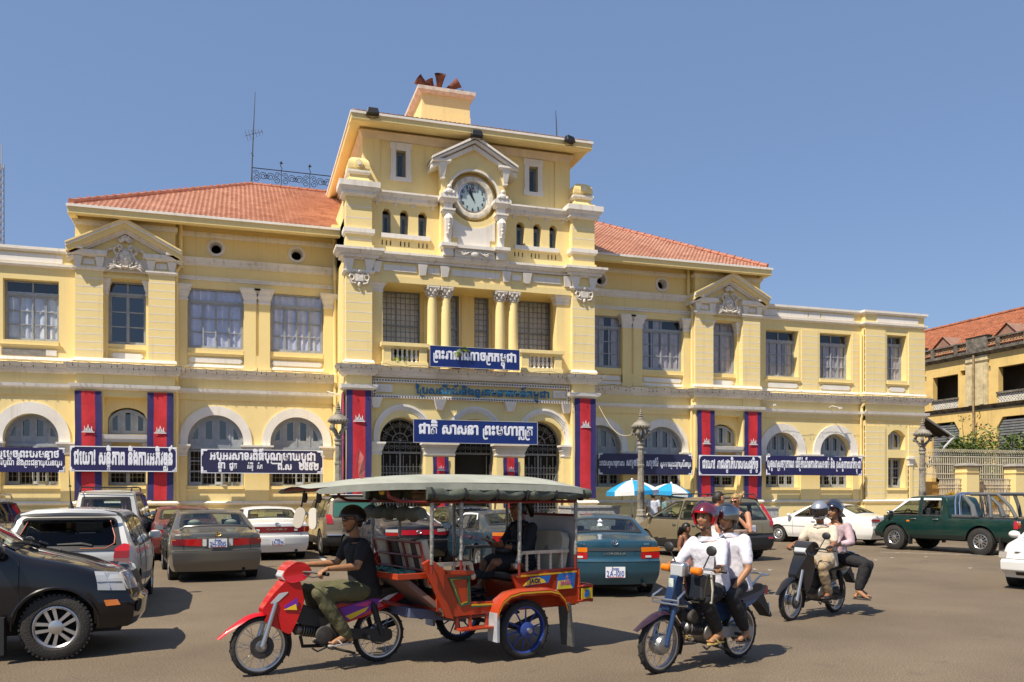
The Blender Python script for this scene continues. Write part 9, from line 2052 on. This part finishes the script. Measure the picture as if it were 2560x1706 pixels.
def person(label,J,loc,yaw,sk,shirt=None,sleeve=.55,trousers=None,leg=1.0,k=1.0,shoes=None,curl=(1.3,1.3),hd=None,shirtg=.014,fold=.016,hemg=0,skirt=None,strap=None,hk=1.0,w=1.0,collar=None):
    t=thing('person',label,'person',loc,yaw if isinstance(yaw,(int,float)) else 0,'people in the square'); J={a:(Vector(b)*k if a!='look' else b) for a,b in J.items()}
    mb=MB(); torso(mb,J,w=w); limb(mb,[J['neck']-Vector((0,0,.03)),J['neck'],J['head']-Vector((0,0,.05))],[.056*k,.050*k,.052*k]); headmesh(mb,J,hk)
    ex=MB()
    for s_ in 'lr':
        limb(mb,[J['s'+s_],J['e'+s_],J['w'+s_]],[.050*k,.039*k,.026*k]); limb(mb,[J['h'+s_],J['k'+s_],J['a'+s_]],[.085*k,.055*k,.036*k])
        tp=J['t'+s_]; an=J['a'+s_]; d=(tp-an); hl=an-Vector((d.x,d.y,0)).normalized()*.035*k; hl.z=tp.z+.01; limb(mb,[an,an.lerp(tp,.5)+Vector((0,0,-.005)),tp],[.036*k,.032*k,.022*k]); mb.ball(hl,.032*k,10,6)
        sd=(Vector((d.x,d.y,0)).normalized()).cross(Vector((0,0,1)))
        for i in range(5): ex.ball(tp+sd*(.026-.013*i)*k*(1 if s_=='l' else -1)+Vector((d.x,d.y,0)).normalized()*(.022-.004*i)*k,(.013-.0012*i)*k,6,5,0,(1.2,1.2,.8))
        dd=(hd or {}).get(s_,(J['w'+s_]-J['e'+s_])); nr=(hd or {}).get('n'+s_,(0,0,1)); hand(ex,J['w'+s_]-(Vector(dd).normalized()*.008),dd,nr,1 if s_=='l' else -1,curl[0 if s_=='l' else 1],k)
    body=fuse(mb,'body',sk,t,.0105*max(.75,k),4,0,ex)
    if shirt:
        q=MB(); torso(q,J,shirtg+hemg*.3,top=False,w=w); up=(J['chest']-J['pelvis']).normalized()
        if hemg:
            hs=(J['hl']-J['hr']).normalized(); hf=(hs.cross(up)*-1).normalized(); loft(q,[(J['pelvis']-up*.10,hs,hf,.178+hemg,.13+hemg),(J['pelvis']+up*.06,hs,hf,.168+hemg,.122+hemg),(J['chest'],hs,hf,.165+hemg*.5,.115+hemg*.5)])
        for s_ in 'lr':
            if sleeve<=0: continue
            a,b,c=J['s'+s_],J['e'+s_],J['w'+s_]
            if sleeve<=1: limb(q,[a,a.lerp(b,sleeve)],[.068*k,.060*k])
            else: limb(q,[a,b,b.lerp(c,sleeve-1)],[.066*k,.054*k,.042*k])
        o=fuse(q,'shirt',shirt,t,.0115*max(.8,k),3,fold)
        if collar is not None:
            q=MB(); sd=(J['sl']-J['sr']).normalized(); fw=(sd.cross(up)*-1).normalized(); n=J['neck']-up*.015
            for s_ in (-1,1): q.add([tuple(n+sd*s_*a+fw*b+up*c) for a,b,c in ((.066,-.055,.035),(.078,.02,.022),(.034,.088,-.006),(.075,.104,-.048),(.105,.05,-.022),(.092,-.04,-.012))],[(0,1,4,5),(1,2,3,4)])
            q.add([tuple(n+sd*a+fw*b+up*c) for a,b,c in ((.066,-.055,.035),(0,-.075,.04),(-.066,-.055,.035),(-.092,-.04,-.012),(0,-.10,-.01),(.092,-.04,-.012))],[(0,1,4,5),(1,2,3,4)])
            q.add([tuple(n+sd*a+fw*b+up*c) for a,b,c in ((.040,.092,-.01),(-.040,.092,-.01),(0,.126,-.13))],[(0,1,2)],1)
            c_=q.build('collar',[collar,sk],o,recalc=False); c_.modifiers.new('s','SOLIDIFY').thickness=.006
    if trousers:
        q=MB(); up=(J['chest']-J['pelvis']).normalized(); hs=(J['hl']-J['hr']).normalized(); hf=(hs.cross(up)*-1).normalized(); loft(q,[(J['pelvis']-up*.095,hs,hf,.165*w,.122*w),(J['pelvis'],hs,hf,.178*w,.130*w),(J['pelvis']+up*.07,hs,hf,.155*w,.118*w)])
        for s_ in 'lr': limb(q,[J['h'+s_],J['k'+s_],J['k'+s_].lerp(J['a'+s_],leg)],[.102*k,.074*k,.062*k])
        fuse(q,'trousers' if leg>.6 else 'shorts',trousers,t,.0125*max(.8,k),3,fold*1.2)
    if skirt:
        q=MB(); loft(q,skirt[1]); fuse(q,'skirt',skirt[0],t,.012,3,fold)
    if shoes:
        for s_ in 'lr':
            tp=J['t'+s_];an=J['a'+s_];d=Vector((tp.x-an.x,tp.y-an.y,0)); d=d.normalized() if d.length>1e-3 else Vector((1,0,0)); d3=(tp-(an-d*.04-Vector((0,0,an.z-tp.z)))).normalized(); sd=d.cross(Vector((0,0,1))); q=MB(); c=tp-d*.075*k
            if shoes[1]=='sandal':
                q.prism([(-.13*k,-.030*k),(-.05*k,-.036*k),(.07*k,-.044*k),(.12*k,-.02*k),(.12*k,.02*k),(.07*k,.044*k),(-.05*k,.036*k),(-.13*k,.030*k)],-.034,-.020,0,'z'); q.tube([(.065*k,-.042*k,-.015),(.03*k,-.022*k,.022*k),(.075*k,0,.012*k),(.03*k,.022*k,.022*k),(.0,.042*k,-.015)],.008,5)
            else: q.ball((.03*k,0,-.005),.05*k,12,8,0,(1.9,.85,.75)); q.ball((-.07*k,0,.01),.045*k,10,8,0,(1.1,.8,1.1)); q.prism([(-.13*k,-.032*k),(.07*k,-.042*k),(.13*k,0),(.07*k,.042*k),(-.13*k,.032*k)],-.042,-.026,0,'z')
            q.xf(Matrix.Translation(c)@Matrix.Rotation(math.atan2(d.y,d.x),4,'Z')); q.build('sandal' if shoes[1]=='sandal' else 'shoe',shoes[0],t,smooth=True,auto=40)
    return t,J
def ride(px,pz=.80,lean=.04,head=.30,hx=.30,gx=.09,gy=.30,gz=.985,fx=-.02,fz=.24,kx=.10,kz=.72,ky=.20,el=None,look=(0,4,0),ht=.70):
    v=Vector; c=v((px+lean,0,pz+.33)); n=v((px+lean*1.7,0,pz+.50)); h=v((px+lean*1.7+.035,0,pz+ht-.03))
    J=dict(pelvis=v((px,0,pz)),chest=c,neck=n,head=h,sl=v((px+lean*1.5,.185,pz+.44)),sr=v((px+lean*1.5,-.185,pz+.44)),hl=v((px+.04,.095,pz-.03)),hr=v((px+.04,-.095,pz-.03)),look=look)
    for s_,g in (('l',1),('r',-1)):
        J['w'+s_]=v((gx-.065,g*gy,gz+.035)); J['e'+s_]=v((px+.20,g*.265,pz+.235)); J['k'+s_]=v((kx,g*ky,kz)); J['a'+s_]=v((fx-.10,g*.185,fz+.10)); J['t'+s_]=v((fx+.06,g*.205,fz+.045))
    return J
GR={'l':(1,.12,-.35),'r':(1,-.12,-.35),'nl':(.3,0,1),'nr':(.3,0,1)}
M_OLIVE=cloth('olive_trousers',(.10,.095,.045)); M_BLKC=cloth('black_cotton',(.012,.012,.014)); M_WSH=cloth('white_shirt',(.66,.65,.72),.08); M_BEIGE=cloth('beige_shirt',(.60,.52,.42),.10); M_KHAKI=cloth('khaki_trousers',(.37,.28,.17),.12); M_PINKP=cloth('pink_print_shirt',(.55,.40,.44),.5)
# the tuk-tuk driver
J=ride(-.47,.79,.06,gx=.12,gz=.985,kx=.10,kz=.77,ky=.19,fx=-.10,fz=.235,look=(-2,2,0),ht=.72)
t,j=person('tuk-tuk driver in black polo, olive trousers, black half helmet and dark glasses gripping red handlebar',J,L1,R(Y1),SK_T,M_BLKC,.62,M_OLIVE,.97,shoes=(mat('pale_sandal',(.45,.42,.38),.6),'sandal'),hd=GR,collar=M_BLKC,hemg=.02)
face(j,t,shades=True); hair(j,t,cut=-.04,front=.0); helmet(j,t,mat('satin_black_helmet',(.012,.010,.010),.35,coat=.3),'half')
# two riders on the old blue motorbike
J=ride(-.20,.80,.05,gx=.10,gz=1.01,kx=.16,kz=.70,ky=.20,fx=.02,fz=.235,look=(12,0,0),ht=.73)
t,j=person('front rider of old blue motorbike, white shirt and raised-visor pink and red helmet',J,L2,R(Y2),SK_T,M_WSH,1.9,M_BLKC,.80,shoes=(mat('straw_sandal',(.50,.36,.12),.6),'sandal'),hd=GR,collar=M_WSH,hemg=.025,w=1.04)
face(j,t); hair(j,t,front=.0); helmet(j,t,paint('red_helmet',(.50,.006,.02),.1,.3,.02),'open',glassmat('pink_visor',(.85,.45,.58),.12,.62,.08),-42)
q=MB(); 
q.tube([(-.12,.17,1.235),(-.06,.155,1.10),(-.09,.12,.92)],.016,5); q.build('shoulder_strap',M_TRIM,t)
J=ride(-.56,.83,.05,gx=.0,fx=-.42,fz=.245,kx=-.20,kz=.70,ky=.24,look=(10,6,0),ht=.69); v=Vector
J['wl']=v((-.27,.225,.79)); J['el']=v((-.42,.285,.98)); J['wr']=v((-.30,-.2,.86)); J['er']=v((-.44,-.27,1.0)); J['al']=v((-.48,.22,.31)); J['tl']=v((-.32,.25,.255)); J['ar']=v((-.48,-.22,.31)); J['tr']=v((-.32,-.25,.255))
t,j=person('rear rider of old blue motorbike, white short-sleeved shirt, grey open helmet, hand on knee',J,L2,R(Y2),SK_T,M_WSH,.75,M_BLKC,.80,shoes=(mat('dark_sandal',(.05,.045,.045),.6),'sandal'),hd={'l':(.6,0,-.8),'r':(.6,.0,-.8),'nl':(.6,.4,.6),'nr':(.6,-.4,.6)},curl=(.5,.5),collar=M_WSH,hemg=.02)
face(j,t); hair(j,t,front=.0); helmet(j,t,paint('graphite_helmet',(.03,.034,.038),.5,.3,.02),'open',glassmat('smoke_visor',(.62,.64,.68),.25,.58,.08),-14)
# riders on the glossy black motorbike
J=ride(-.30,.80,.05,gx=.10,gz=.985,kx=.10,kz=.72,ky=.19,fx=.0,fz=.235,look=(14,14,0),ht=.72)
t,j=person('rider of glossy black motorbike, cream shirt, khaki trousers, silver full-face helmet',J,L3,R(Y3),SK_D,M_BEIGE,.72,M_KHAKI,.93,shoes=(mat('black_shoe',(.02,.02,.022),.4),'shoe'),hd=GR,collar=M_BEIGE,hemg=.03)
helmet(j,t,paint('silver_helmet',(.42,.44,.48),.6,.3,.02),'full',mat('dark_visor',(.016,.012,.016),.08,coat=1),0)
J=ride(-.68,.83,.02,look=(0,0,0),ht=.69); J.update(hl=v((-.62,.06,.82)),hr=v((-.78,.06,.82)),kl=v((-.60,.48,.74)),kr=v((-.76,.46,.72)),al=v((-.50,.42,.36)),ar=v((-.66,.36,.36)),tl=v((-.50,.56,.27)),tr=v((-.66,.50,.28)),wl=v((-.36,.20,1.02)),el=v((-.56,.30,1.04)),wr=v((-.5,-.1,.95)),er=v((-.62,-.26,1.02)))
t,j=person('woman riding side-saddle behind man on glossy black motorbike, pink print shirt, black trousers',J,L3,R(Y3),SK_T,M_PINKP,1.8,M_BLKC,.88,shoes=(mat('dark_sandal',(.05,.045,.045),.6),'sandal'),curl=(.8,.8),hemg=.02)
face(j,t); hair(j,t,front=.0,extra=[([(-.08,.0,.0),(-.13,.03,-.15),(-.13,.05,-.34)],[.05,.045,.015])]); helmet(j,t,paint('plum_helmet',(.035,.028,.055),.3,.3,.02),'open',glassmat('amber_visor',(.7,.55,.30),.2,.6,.05),-50)
# the passenger
J=dict(pelvis=v((-.38,.10,.97)),chest=v((-.42,.08,1.28)),neck=v((-.40,.07,1.43)),head=v((-.35,.06,1.575)),sl=v((-.41,.25,1.37)),sr=v((-.41,-.10,1.37)),hl=v((-.34,.19,.95)),hr=v((-.34,.01,.95)),kl=v((.08,.24,.99)),kr=v((.06,-.02,.96)),al=v((.10,-.02,.72)),ar=v((.10,-.04,.62)),tl=v((.24,-.04,.68)),tr=v((.24,-.06,.60)),el=v((-.28,.31,1.13)),wl=v((-.06,.19,1.17)),er=v((-.26,-.14,1.13)),wr=v((-.04,.02,1.19)),look=(4,14,0))
t,j=person('woman in black shirt and black skirt with ponytail reading in the tuk-tuk',J,TL,R(TY),SK_D,cloth('black_blouse',(.016,.017,.021)),1.55,None,1,shoes=(mat('black_shoe',(.02,.02,.022),.4),'shoe'),hd={'l':(1,-.25,.25),'r':(1,.2,.25),'nl':(0,.6,-.8),'nr':(0,-.6,-.8)},curl=(.7,.7),collar=MATS['black_cotton'],
    skirt=(M_BLKC,[(v((-.46,.10,1.0)),v((0,1,0)),v((.3,0,1)),.17,.12),(v((-.25,.10,.98)),v((0,1,0)),v((.2,0,1)),.18,.12),(v((0,.10,.985)),v((0,1,0)),v((0,0,1)),.20,.10),(v((.10,.10,.96)),v((0,1,0)),v((-.6,0,.8)),.18,.09),(v((.13,.08,.82)),v((0,1,0)),v((-1,0,.2)),.15,.07)]))
face(j,t); hair(j,t,grow=1.06,cut=-.06,extra=[([(-.09,0,.05),(-.15,0,.05),(-.19,0,-.04),(-.18,0,-.14)],[.035,.045,.05,.02])])
t=thing('handbag','black handbag on the lap of the tuk-tuk passenger','handbag',TL+Matrix.Rotation(R(TY),3,'Z')@v((-.14,.12,1.07)),R(TY)); q=MB(); q.ball((0,0,.05),.1,14,9,0,(1.5,1.1,.75)); q.tube([(-.1,.1,.08),(-.05,.1,.16),(.05,.1,.16),(.1,.1,.08)],.01,5); q.build('bag',M_SEAT,t,smooth=True)
t=thing('booklet','small booklet held by the tuk-tuk passenger','booklet',TL+Matrix.Rotation(R(TY),3,'Z')@v((.06,.11,1.215)),R(TY)); q=MB(); q.box(-.04,.10,-.06,.06,0,.012); q.v=[(a,b,c+a*.35) for a,b,c in q.v]; q.build('pages',mat('grey_paper',(.30,.27,.24),.7),t)
def stand(h=1.74,w=0):
    k=h/1.74; J=dict(pelvis=(0,0,.93),chest=(.01,0,1.26),neck=(0,0,1.44),head=(.03,0,1.615),sl=(0,.20,1.39),sr=(0,-.20,1.39),hl=(0,.09,.90),hr=(0,-.09,.90),kl=(.03,.10,.50),kr=(-.02,-.10,.50),al=(-.02,.10,.09),ar=(-.08,-.10,.09),tl=(.13,.12,.03),tr=(.07,-.12,.03),el=(-.03,.26,1.12),wl=(.06,.27,.88),er=(-.03,-.26,1.12),wr=(.06,-.27,.88),look=(0,0,0)); return {a:(Vector(b)*k if a!='look' else b) for a,b in J.items()}
sho=(mat('brown_shoe',(.08,.05,.03),.6),'shoe')
p=onground(1791,1235+CAMH*F_PX/15.0); J=stand(1.80); J['look']=(-6,6,0)
t,j=person('sunburnt tourist man with short dark hair and white vest, looking right',J,p,R(-22),SK_P,cloth('white_vest',(.70,.69,.68),.06),0,cloth('grey_shorts',(.16,.16,.15)),.25,shoes=sho,curl=(.5,.5),w=1.08); face(j,t); hair(j,t,grow=1.05,cut=-.045,m=mat('dark_brown_hair',(.022,.015,.011),.6,var=.4,vscale=30))
p=onground(1842,1235+CAMH*F_PX/14.7); J=stand(1.76); J['look']=(0,16,0); J['el']=v((.10,.30,1.12)); J['wl']=v((.19,.12,1.36)); J['er']=v((-.02,-.27,1.12)); J['wr']=v((.18,-.18,1.02))
t,j=person('blonde tourist woman in sunglasses and black strap top, hand raised to her chin',J,p,R(-150),SK_P,cloth('black_top',(.015,.015,.016)),0,cloth('grey_shorts',(.16,.16,.15)),.3,shoes=sho,curl=(1.0,.7),hd={'l':(-.1,-.35,.9),'nl':(.9,.2,.1)}); face(j,t,shades=True); M_BL=mat('blonde_hair',(.42,.27,.11),.5,var=.5,vscale=40); hair(j,t,m=M_BL,cut=-.05,extra=[([(-.09,0,.02),(-.14,.02,.05),(-.15,-.02,.0),(-.12,.0,-.03)],[.04,.05,.045,.03])])
q=MB(); q.tube([(.10,-.09,1.28),(.03,-.12,1.43),(-.07,-.11,1.30)],.01,5); q.tube([(.10,.09,1.28),(.03,.12,1.43),(-.07,.11,1.30)],.01,5); q.build('strap',MATS['black_top'],t)
t2=thing('shoulder_bag','small patterned shoulder bag at the hip of blonde tourist woman','bag',p+Vector((-.10,-.28,.93))); q=MB(); q.box(-.13,.13,-.03,.03,0,.22); q.build('bag',mat('patchwork_cloth',(.35,.25,.20),.8,var=1.2,vscale=9),t2,bevel=.02); q=MB(); q.tube([(-.1,0,.2),(.05,.1,.52),(.13,0,.2)],.008,4); q.build('strap',M_TRIM,t2)
p=onground(1712,1235+CAMH*F_PX/16.5); J=stand(1.74)
J={a:(b*.66 if a!='look' else (10,8,0)) for a,b in J.items()}; J['head']=J['head']+v((.005,0,.015))
t,j=person('small girl with long black hair and pink print dress beside the gold car',J,p,R(-60),SK_D,None,0,None,k=1.0,shoes=None,w=.62,hk=.88,skirt=(cloth('pink_print_dress',(.60,.30,.24),.7),[(v((0,0,.38)),v((0,1,0)),v((1,0,0)),.17,.14),(v((0,0,.60)),v((0,1,0)),v((1,0,0)),.13,.105),(v((0,0,.78)),v((0,1,0)),v((1,0,0)),.115,.09),(v((0,0,.86)),v((0,1,0)),v((1,0,0)),.105,.08)]))
face(j,t,k=.88); hair(j,t,k=.92,cut=-.06,extra=[([(-.08,0,0),(-.12,.02,-.12),(-.13,.03,-.24)],[.06,.05,.015])])
p=onground(1633,1235+(CAMH-.13)*F_PX/31.0); p.z=.13; J=stand(1.66); J['look']=(15,0,0)
t,j=person('man in pale blue shirt and cap seen from behind under the parasols',J,p,R(75),SK_D,cloth('pale_blue_shirt',(.50,.54,.62),.08),.7,cloth('dark_trousers',(.03,.03,.035)),1,shoes=sho,curl=(.6,.6),hemg=.02); hair(j,t); q=MB(); q.ball((-.0,0,.085),.095,14,8,0,(1.1,1,.5)); q.box(.05,.17,-.07,.07,.07,.085); q.xf(headframe(j)); q.build('cap',mat('pale_cap',(.6,.55,.5),.8),t,smooth=True)
p=onground(1656,1235+(CAMH-.13)*F_PX/31.6); p.z=.13; J=stand(1.58); J['look']=(-10,0,0)
t,j=person('man in dark peaked cap and green shirt standing under the right parasol',J,p,R(10),SK_D,cloth('sea_green_shirt',(.16,.27,.27)),.7,cloth('dark_trousers',(.03,.03,.035)),1,shoes=sho,curl=(.6,.6),hemg=.02); face(j,t); q=MB(); q.ball((-.0,0,.08),.10,14,8,0,(1.08,.95,.55)); q.box(.05,.19,-.07,.07,.062,.076); q.xf(headframe(j)); q.build('cap',mat('dark_cap',(.045,.04,.035),.8),t,smooth=True)
t=thing('cloth_bag','purple cloth bag hanging from the left parasol pole','bag',onwall(1580,1312,-4.65)); q=MB(); q.ball((0,0,.16),.15,12,9,0,(.75,.6,1.7)); q.tube([(0,0,.38),(.03,0,.5),(0,0,.55)],.02,5); q.build('bag',cloth('purple_cloth',(.16,.05,.20)),t,smooth=True)
t.location.z=max(.2,t.location.z-.2)
